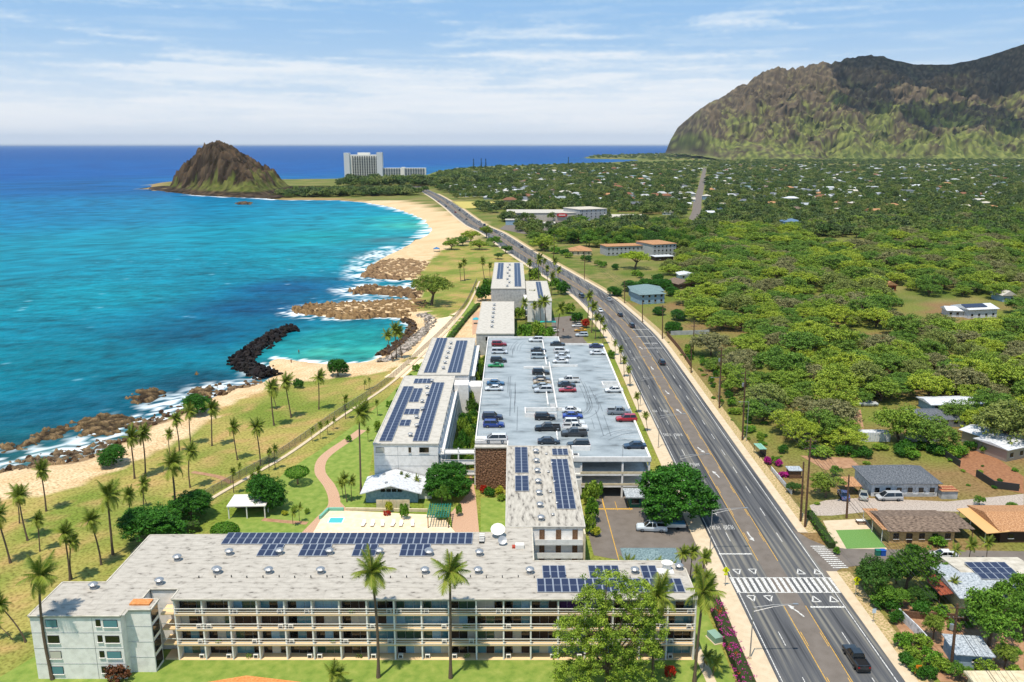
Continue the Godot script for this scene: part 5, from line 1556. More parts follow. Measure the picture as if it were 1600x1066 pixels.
	for a: Array in [[Vector3(5.27, 0, -333.73), 0, 9, 6], [Vector3(10.72, 0, -339.62), 3, 8, 6], [Vector3(14.5, 0, -333.73), 0, 8, 5], [Vector3(-14.78, 0, -420.33), 1, 10, 8], [Vector3(-13.02, 0, -439.08), 0, 9, 8], [Vector3(27.4, 0, -439.08), 1, 10, 7], [Vector3(24.11, 0, -455.27), 0, 9, 6], [Vector3(29.3, 0, -365.29), 1, 6, 5], [Vector3(32.23, 0, -355.9), 4, 5, 4], [Vector3(27.32, 0, -387.09), 3, 7, 5], [Vector3(37.19, 0, -302.1), 0, 4, 3], [Vector3(13.11, 0, -481.84), 3, 10, 8], [Vector3(3.51, 0, -372.29), 3, 7, 6]]:
		grow("bush", a[1], a[0], a[2], a[3], "bushy planting around the far condominium blocks", "planting around the far blocks", r.randf() * TAU)

func clear_of_town(p: Vector2) -> bool:
	# true where streets and larger buildings are
	for i in range(7, axis.size() - 1):
		var a: Vector2 = axis[i]
		var b: Vector2 = axis[i + 1]
		if Geometry2D.get_closest_point_to_segment(p, a, b).distance_to(p) < 19.0: return true
	for h: Array in keep_out:
		if p.distance_to(h[0]) < h[1]: return true
	for i in range(1, far_road.size()):
		if Geometry2D.get_closest_point_to_segment(p, far_road[i - 1], far_road[i]).distance_to(p) < 11.0: return true
	return shore_sd(p) < 22.0

var keep_out: Array = []
var far_road: Array = [Vector2(137.24, -714.83), Vector2(200.36, -920.66), Vector2(261.15, -1184.44), Vector2(342.65, -1533.1), Vector2(489.05, -2166.37), Vector2(672.33, -2955.33)]

func many(called: String, kind: String, xf: Array, label: String, category: String) -> void:
	# one mass that nobody could count, one set of copies for each variant of the crown
	var root := thing(called, Vector3.ZERO, label, category)
	root.set_meta("kind", "stuff")
	for v in xf.size():
		if xf[v].is_empty(): continue
		var src: Node3D = protos[kind][v]
		for ch in src.get_children():
			if ch.name == "trunk" and kind == "far": continue
			var mm := MultiMesh.new()
			mm.transform_format = MultiMesh.TRANSFORM_3D
			mm.mesh = (ch as MeshInstance3D).mesh
			mm.instance_count = xf[v].size()
			for i in xf[v].size():
				mm.set_instance_transform(i, xf[v][i])
			var o := MultiMeshInstance3D.new()
			o.multimesh = mm
			o.name = "canopy" if ch.name != "trunk" else "trunks"
			o.set_meta("kind", "stuff")
			root.add_child(o, true)

func hedge(called: String, line: Array, wide: float, high: float, _e: String, label: String, style: int) -> void:
	var r := RandomNumberGenerator.new()
	r.seed = int(line[0].x * 7.0 + line[0].z)
	var t := thing(called, line[0], label, "hedge")
	var b := MB.new()
	var core := MB.new()
	for i in range(1, line.size()):
		var a: Vector3 = line[i - 1] - line[0]
		var e: Vector3 = line[i] - line[0]
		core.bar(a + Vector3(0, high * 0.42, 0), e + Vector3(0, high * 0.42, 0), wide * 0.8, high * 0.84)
		var l := a.distance_to(e)
		var d := (e - a) / l
		var s := Vector3(-d.z, 0, d.x)
		for k in int(l * wide * 3.0):
			var q := a + d * r.randf() * l
			var u := r.randf_range(-0.5, 0.5)
			var top := r.randf() < 0.6
			var p: Vector3 = q + s * wide * (u if top else 0.47 * signf(u)) + Vector3(0, high * (0.92 if top else r.randf_range(0.1, 0.9)), 0)
			var c0 := lin("2c5212")
			var c1 := lin("5f8c24")
			if style == 1:
				var f := noise.get_noise_2d((q.z + line[0].z) * 26.0, u * 60.0)
				if f + r.randf() * 0.35 > -0.02: c0 = lin("8c1c6a"); c1 = lin("c83a98")
				elif f < -0.28: c0 = lin("8c2a1c"); c1 = lin("b4502c")
				else: c0 = lin("4a5424"); c1 = lin("7c7a3c")
			elif style == 2:
				c0 = lin("5c3a22") if r.randf() < 0.5 else lin("4c6420"); c1 = lin("8c6a3a")
			leaf_ball(b, p, Vector3(0.35, 0.25, 0.35), 12, 0.17, c0, c1, r)
	part(t, "foliage", b.mesh(M.leaf))
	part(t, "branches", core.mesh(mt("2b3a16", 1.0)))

# ---------------------------------------------------------------- palms
var fronds: Array = []

func make_fronds() -> void:
	var r := RandomNumberGenerator.new()
	r.seed = 61
	for v in 6:
		var b := MB.new()
		var droop: float = [0.5, 0.9, 1.3, 1.8, 0.2, 0.6][v]
		var pts: Array[Vector3] = []
		var n := 11
		for i in n + 1:
			var u := float(i) / n
			pts.append(Vector3(u * (1.0 - 0.18 * droop * u), 0.16 * u - droop * 0.42 * u * u, 0))
		var green := lin("3f5c1a").lerp(lin("7c8a2c"), [0.2, 0.4, 0.6, 0.9, 0.0, 0.0][v])
		if v == 5: green = lin("7a5c3a")
		for i in n:
			b.col = lin("8a8440")
			b.bar(pts[i], pts[i + 1], 0.012, 0.008)
			var u := (i + 0.5) / n
			var l := 0.3 * sin(PI * pow(u, 0.7)) + 0.04
			for s: float in [-1.0, 1.0]:
				for h in 2:
					var a := pts[i].lerp(pts[i + 1], h * 0.5)
					var e := pts[i].lerp(pts[i + 1], h * 0.5 + 0.6)
					var tip := a.lerp(e, 0.5) + Vector3(l * 0.55, -l * (0.28 + 0.35 * droop) - r.randf() * 0.03, s * l * r.randf_range(0.75, 1.0))
					b.col = green.lerp(lin("a8a845"), r.randf() * 0.35)
					b.tri(a, e, tip)
		fronds.append(b.mesh(M.leaf))

func palm(a: Array, label: String, group: String, size := 1.0, called := "palm_tree") -> void:
	# a: base x, base z, crown x, crown height
	var r := RandomNumberGenerator.new()
	r.seed = int(a[0] * 131.0 + a[1] * 17.0)
	var t := thing(called, Vector3(a[0], 0, a[1]), label, "palm tree", group)
	var top := Vector3(a[2] - a[0], a[3], r.randf_range(-0.6, 0.6))
	var pts := []
	var rad := []
	var bow: float = r.randf_range(-0.03, 0.03) * a[3]
	var fat := clampf(a[3] * 0.018, 0.07, 0.24) * (0.7 + 0.3 * size)
	for i in 8:
		var u := i / 7.0
		pts.append(Vector3(top.x * pow(u, 1.4) + sin(u * PI) * bow, top.y * u - 0.15 * (1.0 - u), top.z * pow(u, 1.6)))
		rad.append(fat * (1.5 if i == 0 else 1.0 - 0.35 * u))
	var b := MB.new()
	b.tube(pts, rad, 7)
	part(t, "trunk", b.mesh(M.palm_bark))
	var l := clampf(a[3] * 0.26, 1.3, 3.6) * size
	var n := 26 if a[3] > 4.0 else 14
	var wind := r.randf_range(0.25, 0.6)
	for i in n:
		var ring := i / float(n)
		var yaw := i * 2.399 + r.randf_range(-0.25, 0.25)
		var lift := lerpf(1.2, -0.7, ring) + r.randf_range(-0.25, 0.25)
		var k := 4 if ring < 0.15 else (0 if ring < 0.35 else (1 if ring < 0.6 else (2 if ring < 0.85 else 3)))
		# trade wind pushes the fronds to the right
		var bs := Basis(Vector3.UP, yaw) * Basis(Vector3.BACK, lift)
		var dirx := bs.x
		var bent := (dirx + Vector3(wind, -0.06, -0.1)).normalized()
		var q := Quaternion(dirx, bent)
		part(t, "frond", fronds[k], top, Basis(q) * bs * Basis.from_scale(Vector3.ONE * l * r.randf_range(0.72, 1.15)))
	for i in r.randi_range(0, 3):
		part(t, "dead_frond", fronds[5], top, Basis(Vector3.UP, r.randf() * TAU) * Basis(Vector3.BACK, -1.1) * Basis.from_scale(Vector3.ONE * l * 0.7))
	if a[3] > 5.0:
		var nuts := MB.new()
		for i in 5:
			var q := TAU * i / 5.0
			nuts.box(Vector3(cos(q) * 0.22, -0.15, sin(q) * 0.22), Vector3.ONE * 0.24, Basis(Vector3(1, 1, 0).normalized(), q))
		part(t, "coconuts", nuts.mesh(M.wood), top)

func make_palms() -> void:
	make_fronds()
	for a: Array in [[[-68.83, -109.64, -68.48, 17.4], "tall palm in front of the white end wall"], [[-20.11, -110.1, -20.48, 17.56], "tall slender palm in front of the balconies, the nearer to the sea"], [[-9.23, -109.94, -9.02, 17.65], "tall straight palm in front of the middle balconies"], [[27.19, -109.03, 27.63, 15.19], "leaning palm at the highway end of the front condominium"], [[21.14, -109.33, 21.14, 14.19], "palm rising beside the leafy front tree"], [[-34.64, -177.65, -34.26, 19.55], "tall palm on the lawn beside the curving path"], [[77.33, -131.94, 77.33, 3.72], "palm with long fronds over the pale shingle roof"]]:
		palm(a[0], a[1], "", 1.02)
	palm_row([[-81.32, -138.78, -81.21, 9.47], [-81.21, -139.25, -80.16, 7.71], [-78.32, -144.53, -79.15, 9.63], [-78.02, -148.59, -77.72, 12.76], [-79.21, -159.41, -79.04, 7.87], [-79.46, -165.84, -78.96, 7.53], [-78.29, -119.18, -81.41, 7.09], [-96.08, -145.27, -97.3, 10.33], [-98.01, -154.53, -98.75, 9.74], [-93, -149.91, -92.88, 6.68], [-101.83, -168.41, -101.84, 9.55], [-90.59, -186.67, -90.38, 10.7], [-89, -189.05, -88.86, 10.49], [-86.64, -204.15, -86.95, 9.28], [-88.06, -201.86, -88, 5.92], [-71.71, -163.34, -71.12, 13.46], [-75.21, -181.31, -74.56, 9.04], [-85.97, -210.33, -85.48, 9.33], [-79.81, -208.87, -79.1, 10.52], [-69.74, -198.73, -70.35, 8.9], [-62.74, -194.84, -63.29, 10.26], [-67.91, -225.44, -67.87, 11.59], [-71.24, -240.17, -73.1, 6.85], [-64.75, -232.29, -65.93, 11.12], [-58.46, -240.17, -58.12, 10.05], [-104.24, -162.42, -103.97, 6.98], [-81, -171.39, -81.79, 3.36], [-80.77, -119.89, -83.46, 2.89]], "coconut palm on the dry beach lawn", "palms of the beach lawn", 1.15)
	palm_row([[-43.97, -297.38, -45.99, 9.94], [-43.43, -302.1, -43.78, 11.3], [-41.27, -302.1, -42.39, 10.08]], "coconut palm in the clump beside the lagoon stones", "palms beside the lagoon", 1.2)
	palm_row([[-36.99, -173.09, -37.44, 5.67], [-35.97, -173.78, -36.05, 4.77], [-38.33, -175.52, -38.72, 4.04]], "short palm on the lawn beside the path fork", "short palms at the path fork", 1.2)
	palm_row([[10.49, -481.84, 9.69, 11.29], [15.37, -470.42, 14.9, 14.7], [20.13, -470.42, 19.67, 9.21], [21.06, -435.2, 20.94, 10.62], [24.72, -481.84, 24.58, 12.04], [26.12, -459.5, 25.63, 10.09], [6.25, -361.21, 5.37, 10.11], [10.34, -365.29, 9.72, 8.18], [14.7, -352.01, 13.75, 12.68], [12.93, -365.29, 12.28, 9.05], [18.98, -333.73, 19.86, 13.15], [10.21, -394.92, 9.85, 8.47], [34.27, -369.46, 34.6, 11.49], [33.8, -345.71, 34.09, 11.37], [34.27, -333.73, 34.32, 9.42], [-16.33, -488.95, -17.76, 11.07], [-12.91, -488.95, -13.24, 8.79], [-29.96, -481.84, -30.57, 9.42], [-27.98, -486.56, -28.59, 10.64], [17.55, -372.29, 16.9, 6.55], [36.38, -333.73, 36.71, 8.08], [18.86, -506.36, 19.57, 8.68], [36.48, -324.7, 36.82, 6.84]], "coconut palm around the far condominium blocks", "palms around the far blocks", 1.1)
	palm_row([[38.91, -264.05, 38.3, 5.91], [37.87, -237.08, 36.92, 5.39], [37.93, -220.54, 37.03, 4.88], [39.61, -292.79, 39.2, 6], [39.34, -305.99, 38.96, 4.99], [38.75, -275.69, 38.34, 6.14]], "small palm on the strip between garage and highway", "small palms beside the garage", 1.2)
	palm_row([[86.85, -144.53, 86.91, 4.39], [90.39, -144.53, 90.43, 4.39], [84.3, -144.77, 84.15, 3.2]], "fan palm along the side street", "fan palms along the side street", 1.35)
	palm_row([[29.47, -112.77, 29.44, 2.22], [30.32, -110.56, 30.58, 2.19], [-26.72, -108.12, -26.4, 2.58], [-25.9, -107.82, -25.59, 2.36], [1.77, -178.37, 4.39, 6.28]], "short palm on the front lawn", "short palms on the front lawn", 1.5)
	palm_row([[19.5, -128.5, 19.6, 8.4], [21.6, -128.6, 21.4, 7.0], [24.0, -128.8, 24.1, 8.2], [26.8, -129.0, 26.9, 7.2], [30.6, -137.2, 30.8, 6.4], [32.4, -137.6, 32.5, 6.6], [33.9, -134.8, 34.2, 6.4], [32.0, -131.5, 32.2, 5.6], [33.0, -129.5, 33.3, 5.8], [35.0, -138.5, 35.3, 5.2]], "slender palm behind the highway end of the front roof", "palms behind the front roof", 1.1)
	palm_row([[-48.57, -231.13, -48.46, 6.44], [-59.83, -191.9, -59.5, 5.01], [-58.6, -193.15, -58.41, 5.37], [-59.12, -176.58, -58.9, 5.15], [-58.49, -178.37, -58.26, 5.34], [-53.89, -212.3, -53.88, 3.28], [-52.27, -214.31, -52.06, 4.03], [-50.84, -217.38, -50.83, 3.71], [-50.32, -221.61, -50.18, 2.65], [-48, -260.37, -48.11, 2.6], [-46.79, -261.83, -46.88, 3.05], [-64.09, -178.37, -63.82, 5.34], [-64.76, -185.11, -64.62, 3.89], [-46.14, -161.81, -45.97, 2.91], [-45.18, -163.34, -44.98, 3.37], [-50.33, -240.17, -50.66, 1.21], [-34.55, -212.3, -34.75, 4], [-39.69, -234.07, -39.91, 4.35], [-38.86, -212.3, -38.91, 3.28], [-25.78, -178.37, -25.81, 3.94], [-24.6, -178.37, -24.34, 3.78], [-22.02, -177.65, -21.77, 3.77]], "thin young palm on the condominium grounds", "young palms on the grounds", 0.95, "young_palm")

const WORDS := ["first", "second", "third", "fourth", "fifth", "sixth", "seventh", "eighth", "ninth", "tenth", "eleventh", "twelfth", "thirteenth", "fourteenth", "fifteenth", "sixteenth", "seventeenth", "eighteenth", "nineteenth"]

func nth(i: int) -> String:
	# i from 0
	if i < 19: return WORDS[i]
	var tens := ["twentieth", "thirtieth", "fortieth", "fiftieth", "sixtieth", "seventieth", "eightieth", "ninetieth"]
	var head := ["twenty", "thirty", "forty", "fifty", "sixty", "seventy", "eighty", "ninety"]
	var k := (i + 1) / 10 - 2
	return tens[k] if (i + 1) % 10 == 0 else head[k] + " " + WORDS[(i + 1) % 10 - 1]

func palm_row(list: Array, label: String, group: String, size: float, called := "palm_tree") -> void:
	list.sort_custom(func(a: Array, b: Array) -> bool: return a[1] > b[1])
	for i in list.size():
		palm(list[i], "%s, %s from the front" % [label, nth(i)], group, size, called)

func single_out() -> void:
	# things that share a label are told apart by their order from the front
	var by := {}
	for o in get_children():
		if o.has_meta("label") and o is Node3D:
			var l: String = o.get_meta("label")
			if not by.has(l): by[l] = []
			by[l].append(o)
	for l: String in by:
		var list: Array = by[l]
		if list.size() < 2 or list.size() > 98 or l.begins_with("white cumulus"): continue
		list.sort_custom(func(a: Node3D, b: Node3D) -> bool: return a.position.z > b.position.z)
		for i in list.size():
			list[i].set_meta("label", "%s, %s from the front" % [l, nth(i)])

# ---------------------------------------------------------------- rocks
var stones: Array = []

func make_stones(sd: int, c0: Color, c1: Color, m: Material) -> Array:
	var out := []
	var r := RandomNumberGenerator.new()
	r.seed = sd
	for v in 5:
		var sm := SphereMesh.new()
		sm.radius = 0.5
		sm.height = 1.0
		sm.radial_segments = 7
		sm.rings = 4
		var arr := sm.get_mesh_arrays()
		var vs: PackedVector3Array = arr[Mesh.ARRAY_VERTEX]
		var ix: PackedInt32Array = arr[Mesh.ARRAY_INDEX]
		var b := MB.new()
		b.col = c0.lerp(c1, v / 4.0)
		var f := func(p: Vector3) -> Vector3: return p * (1.0 + noise.get_noise_3d(p.x * 120.0 + v * 77.0 + sd, p.y * 120.0, p.z * 120.0) * 0.9)
		for i in range(0, ix.size(), 3):
			b.tri(f.call(vs[ix[i]]), f.call(vs[ix[i + 1]]), f.call(vs[ix[i + 2]]))
		out.append(b.mesh(m))
	return out

func stone_line(called: String, label: String, line: Array, wide: float, crest: float, count: int, big: Vector2, meshes: Array, core: Material, fall := false) -> void:
	var r := RandomNumberGenerator.new()
	r.seed = int(line[0].x * 3.0)
	var o0 := Vector3(line[0].x, SEA, line[0].y)
	var t := thing(called, o0, label, "breakwater" if called == "breakwater" else "stone bank")
	var c := curve_of(line, 1.0)
	var b := MB.new()
	for i in c.size() - 1:
		var s := side(c, i)
		var s2 := side(c, i + 1)
		var prof := [[-0.5, -2.0], [-0.2, crest - 0.6], [0.2, crest - 0.6], [0.5, -2.0]]
		for k in 3:
			var a: Vector2 = c[i] + s * wide * prof[k][0]
			var d: Vector2 = c[i] + s * wide * prof[k + 1][0]
			var a2: Vector2 = c[i + 1] + s2 * wide * prof[k][0]
			var d2: Vector2 = c[i + 1] + s2 * wide * prof[k + 1][0]
			b.quad(Vector3(a.x, SEA + prof[k][1], a.y) - o0, Vector3(a2.x, SEA + prof[k][1], a2.y) - o0, Vector3(d2.x, SEA + prof[k + 1][1], d2.y) - o0, Vector3(d.x, SEA + prof[k + 1][1], d.y) - o0)
	part(t, "core", b.mesh(core))
	for k in count:
		var i := r.randi_range(0, c.size() - 2)
		var s := side(c, i)
		var u := r.randf_range(-0.52, 0.52)
		var p: Vector2 = c[i] + s * wide * u
		var y: float = (crest - 0.5) * clampf((0.5 - absf(u)) / 0.3, 0.0, 1.0) - 0.1
		part(t, "boulder", meshes[k % 5], Vector3(p.x, SEA + y, p.y) - o0, Basis(Vector3(r.randfn(), r.randfn(), r.randfn()).normalized(), r.randf() * TAU) * Basis.from_scale(Vector3(r.randf_range(big.x, big.y), r.randf_range(big.x, big.y) * 0.75, r.randf_range(big.x, big.y))))

func ledge(label: String, poly: Array, high: float, cell: float, c0: String, c1: String, rough: float) -> void:
	var pk := PackedVector2Array(poly)
	var lo := pk[0]
	var hi := pk[0]
	for p in pk:
		lo = lo.min(p); hi = hi.max(p)
	var nx := int((hi.x - lo.x) / cell) + 3
	var nz := int((hi.y - lo.y) / cell) + 3
	var pos: Array[Vector3] = []
	var col: Array[Color] = []
	for j in nz:
		for i in nx:
			var p := lo + Vector2(i - 1, j - 1) * cell
			var d := 1e9
			for k in pk.size():
				d = min(d, Geometry2D.get_closest_point_to_segment(p, pk[k], pk[(k + 1) % pk.size()]).distance_to(p))
			if not Geometry2D.is_point_in_polygon(p, pk): d = -d
			var a := noise.get_noise_2d(p.x * 22.0, p.y * 22.0)
			var b := noise.get_noise_2d(p.x * 60.0, p.y * 60.0 + 9.0)
			var e := noise.get_noise_2d(p.x * 150.0, p.y * 150.0)
			d += a * 3.5 + b * 1.6 + e * 0.6
			var y: float = SEA - 0.9 + (high + 0.9) * smoothstep(-1.2, 2.6, d) + (a * 2.0 + absf(b) * 2.3 + e * 0.9 - 0.8) * rough * smoothstep(-0.5, 1.5, d)
			if d > 0.0: y = max(y, ground_height(p, shore_sd(p)) + 0.1 + a * 1.4 + b * 0.9 + e * 0.4)
			pos.append(Vector3(p.x, y, p.y))
			col.append(lin(c0).lerp(lin(c1), clamp(b * 1.3 + a * 0.7 + 0.45, 0.0, 1.0)).lerp(lin("b89a70"), clamp(a * 1.6, 0.0, 0.6)).lerp(lin("2e241c"), clamp(-b * 1.6 - e * 1.2, 0.0, 0.85)))
	var st := MB.new()
	for j in nz - 1:
		for i in nx - 1:
			var k := j * nx + i
			if max(max(pos[k].y, pos[k + 1].y), max(pos[k + nx].y, pos[k + nx + 1].y)) < SEA - 0.6: continue
			for q: int in [k, k + nx, k + nx + 1, k, k + nx + 1, k + 1]:
				st.v.append(pos[q]); st.c.append(col[q])
	var o := land("lava_ledge", smooth_mesh(st, M.rock), label, "rock")

func make_rocks() -> void:
	var dark := make_stones(3, lin("1d1a1a"), lin("3c3634"), M.rock)
	var pale := make_stones(5, lin("8d8478"), lin("c8c0b2"), M.rock)
	var brown := make_stones(9, lin("4a3a2c"), lin("7d654a"), M.rock)
	stone_line("breakwater", "curved breakwater of black boulders sheltering the lagoon", [Vector2(-85.36, -282.76), Vector2(-94.58, -293.04), Vector2(-102.51, -304.05), Vector2(-103.37, -313.83), Vector2(-102.75, -328.58), Vector2(-102.07, -344.68), Vector2(-99.94, -357.13), Vector2(-96.14, -361.04)], 9.5, 2.3, 290, Vector2(0.7, 2.9), dark, mt("1c1a1a", 1.0))
	stone_line("stone_bank", "pale stone revetment along the lagoon edge", [Vector2(-48.42, -298.38), Vector2(-43.78, -309.91), Vector2(-41.36, -326.65), Vector2(-38.39, -347.65), Vector2(-35.98, -365.84), Vector2(-39.54, -381.45), Vector2(-44.08, -387.44)], 8.0, 2.6, 280, Vector2(1.0, 1.9), pale, M.gravel)
	stone_line("stone_bank", "brown boulders at the inner corner of the lagoon", [Vector2(-50.57, -313.83), Vector2(-47.34, -328.58), Vector2(-44.91, -344.68), Vector2(-44.26, -365.02), Vector2(-49.98, -383.31)], 6.0, 1.3, 110, Vector2(1.0, 2.2), brown, mt("3e3228", 1.0))
	ledge("long brown lava ledge reaching out beyond the lagoon", [Vector2(-110.13, -405.05), Vector2(-106.8, -413.39), Vector2(-92.06, -420.31), Vector2(-79.55, -423.85), Vector2(-63.49, -427.45), Vector2(-48.06, -423.85), Vector2(-42.38, -410.01), Vector2(-48.53, -386.27), Vector2(-60.66, -386.27), Vector2(-72.26, -383.31), Vector2(-81.3, -383.31), Vector2(-92.02, -390.81), Vector2(-103.91, -395.45)], 1.6, 1.0, "755a3c", "a5855a", 0.9)
	ledge("narrow lava ledge with surf, second from the lagoon", [Vector2(-91.53, -460.58), Vector2(-85.16, -475.7), Vector2(-73.72, -473.48), Vector2(-57.94, -464.81), Vector2(-47.42, -450.34), Vector2(-49.25, -434.83), Vector2(-60.44, -442.45), Vector2(-73.46, -448.34), Vector2(-86.06, -450.34)], 1.4, 1.1, "5c4836", "8c7050", 0.9)
	ledge("broad tan lava ledge at the near end of the far beach", [Vector2(-94.11, -511.54), Vector2(-96.33, -552.98), Vector2(-90.33, -584.4), Vector2(-71.48, -577.85), Vector2(-56.54, -562.06), Vector2(-56.76, -503.96), Vector2(-69.79, -499.03), Vector2(-84.16, -503.96)], 1.3, 1.3, "7a5e44", "ad8c68", 0.9)
	ledge("dark reef shelf at the lower left water edge", [Vector2(-139.62, -214.23), Vector2(-136.41, -217.75), Vector2(-134.83, -229.52), Vector2(-130.69, -234.1), Vector2(-124.6, -229.52), Vector2(-125.63, -220.85), Vector2(-129.7, -215.22), Vector2(-133.58, -209.86), Vector2(-135.31, -207.03)], 0.5, 0.8, "3c3024", "63543a", 0.42)
	ledge("brown reef shelf in the surf below the beach", [Vector2(-130.09, -232.94), Vector2(-127.95, -240.07), Vector2(-119.67, -243.16), Vector2(-110.75, -237.05), Vector2(-110.58, -227.3), Vector2(-114.87, -220.85), Vector2(-121.68, -221.9)], 0.7, 0.8, "463828", "6e5e42", 0.42)
	ledge("dark rock shelf surrounded by white surf", [Vector2(-123.61, -256.3), Vector2(-125.88, -268.54), Vector2(-120.5, -268.54), Vector2(-113.29, -265.56), Vector2(-113.13, -258.38), Vector2(-115.4, -251.55), Vector2(-120.47, -251.55)], 0.8, 0.8, "32281e", "5c4c34", 0.42)
	ledge("rock shelf at the sandy bend of the shore", [Vector2(-108.61, -265.56), Vector2(-104.94, -273.13), Vector2(-98.42, -270.05), Vector2(-98.01, -262.65), Vector2(-103.27, -256.99)], 0.7, 0.8, "443626", "6c5a3e", 0.42)
	ledge("small rock awash off the headland", [Vector2(-385.98, -1174.59), Vector2(-385.43, -1201.11), Vector2(-366.74, -1187.7), Vector2(-358.53, -1149.19), Vector2(-374.27, -1149.19)], 1.6, 2.0, "2c2622", "4a4038", 0.6)
	ledge("little rock standing off the breakwater", [Vector2(-115.26, -287.81), Vector2(-114.39, -290.4), Vector2(-111.88, -286.11), Vector2(-113.08, -284.42)], 1.0, 0.7, "4c3a26", "7a6440", 0.9)
	ledge("pebbly rock shelf along the waterline at the beach", [Vector2(-131, -199.83), Vector2(-125.82, -205.19), Vector2(-121.84, -210.34), Vector2(-116.19, -212.75), Vector2(-111.61, -217.75), Vector2(-109.24, -220.32), Vector2(-108.39, -212.75), Vector2(-111.63, -207.03), Vector2(-115.9, -200.71), Vector2(-122.02, -195.56), Vector2(-126.71, -192.67)], 0.45, 0.8, "55483a", "84725a", 0.42)
	ledge("rocky waterline between the beach tree and the bend", [Vector2(-111.58, -229.52), Vector2(-109.22, -237.05), Vector2(-104.3, -240.07), Vector2(-102.75, -247.61), Vector2(-102.24, -254.24), Vector2(-98.72, -250.23), Vector2(-100.34, -238.85), Vector2(-103.22, -231.79), Vector2(-106.86, -225.11)], 0.5, 1.1, "4c3f30", "786650", 0.42)
	ledge("rocky waterline before the breakwater", [Vector2(-98.56, -261.21), Vector2(-97.34, -270.05), Vector2(-93.41, -274.69), Vector2(-88.23, -279.48), Vector2(-86.16, -274.69), Vector2(-90.38, -268.54), Vector2(-93.94, -261.21)], 0.6, 1.1, "4c3d2e", "86705a", 0.42)
	# loose boulders of the rocky shore
	var r := RandomNumberGenerator.new()
	r.seed = 12
	var n := 0
	while n < 150:
		var p := Vector2(r.randf_range(-150, -88), r.randf_range(-195, -300))
		var d := shore_sd(p)
		if d < -7.0 or d > 4.5: continue
		var s := r.randf_range(0.6, 1.7)
		var o := solid("boulder", brown[n % 5], "brown boulder on the rocky shore below the beach", "boulder", "boulders of the rocky shore", Vector3(p.x, max(ground_height(p, d), SEA - 0.5) + 0.2 * s, p.y))
		o.rotation = Vector3(r.randf() * 3, r.randf() * 6, r.randf() * 3)
		o.scale = Vector3(s * 1.3, s * 0.9, s)
		n += 1

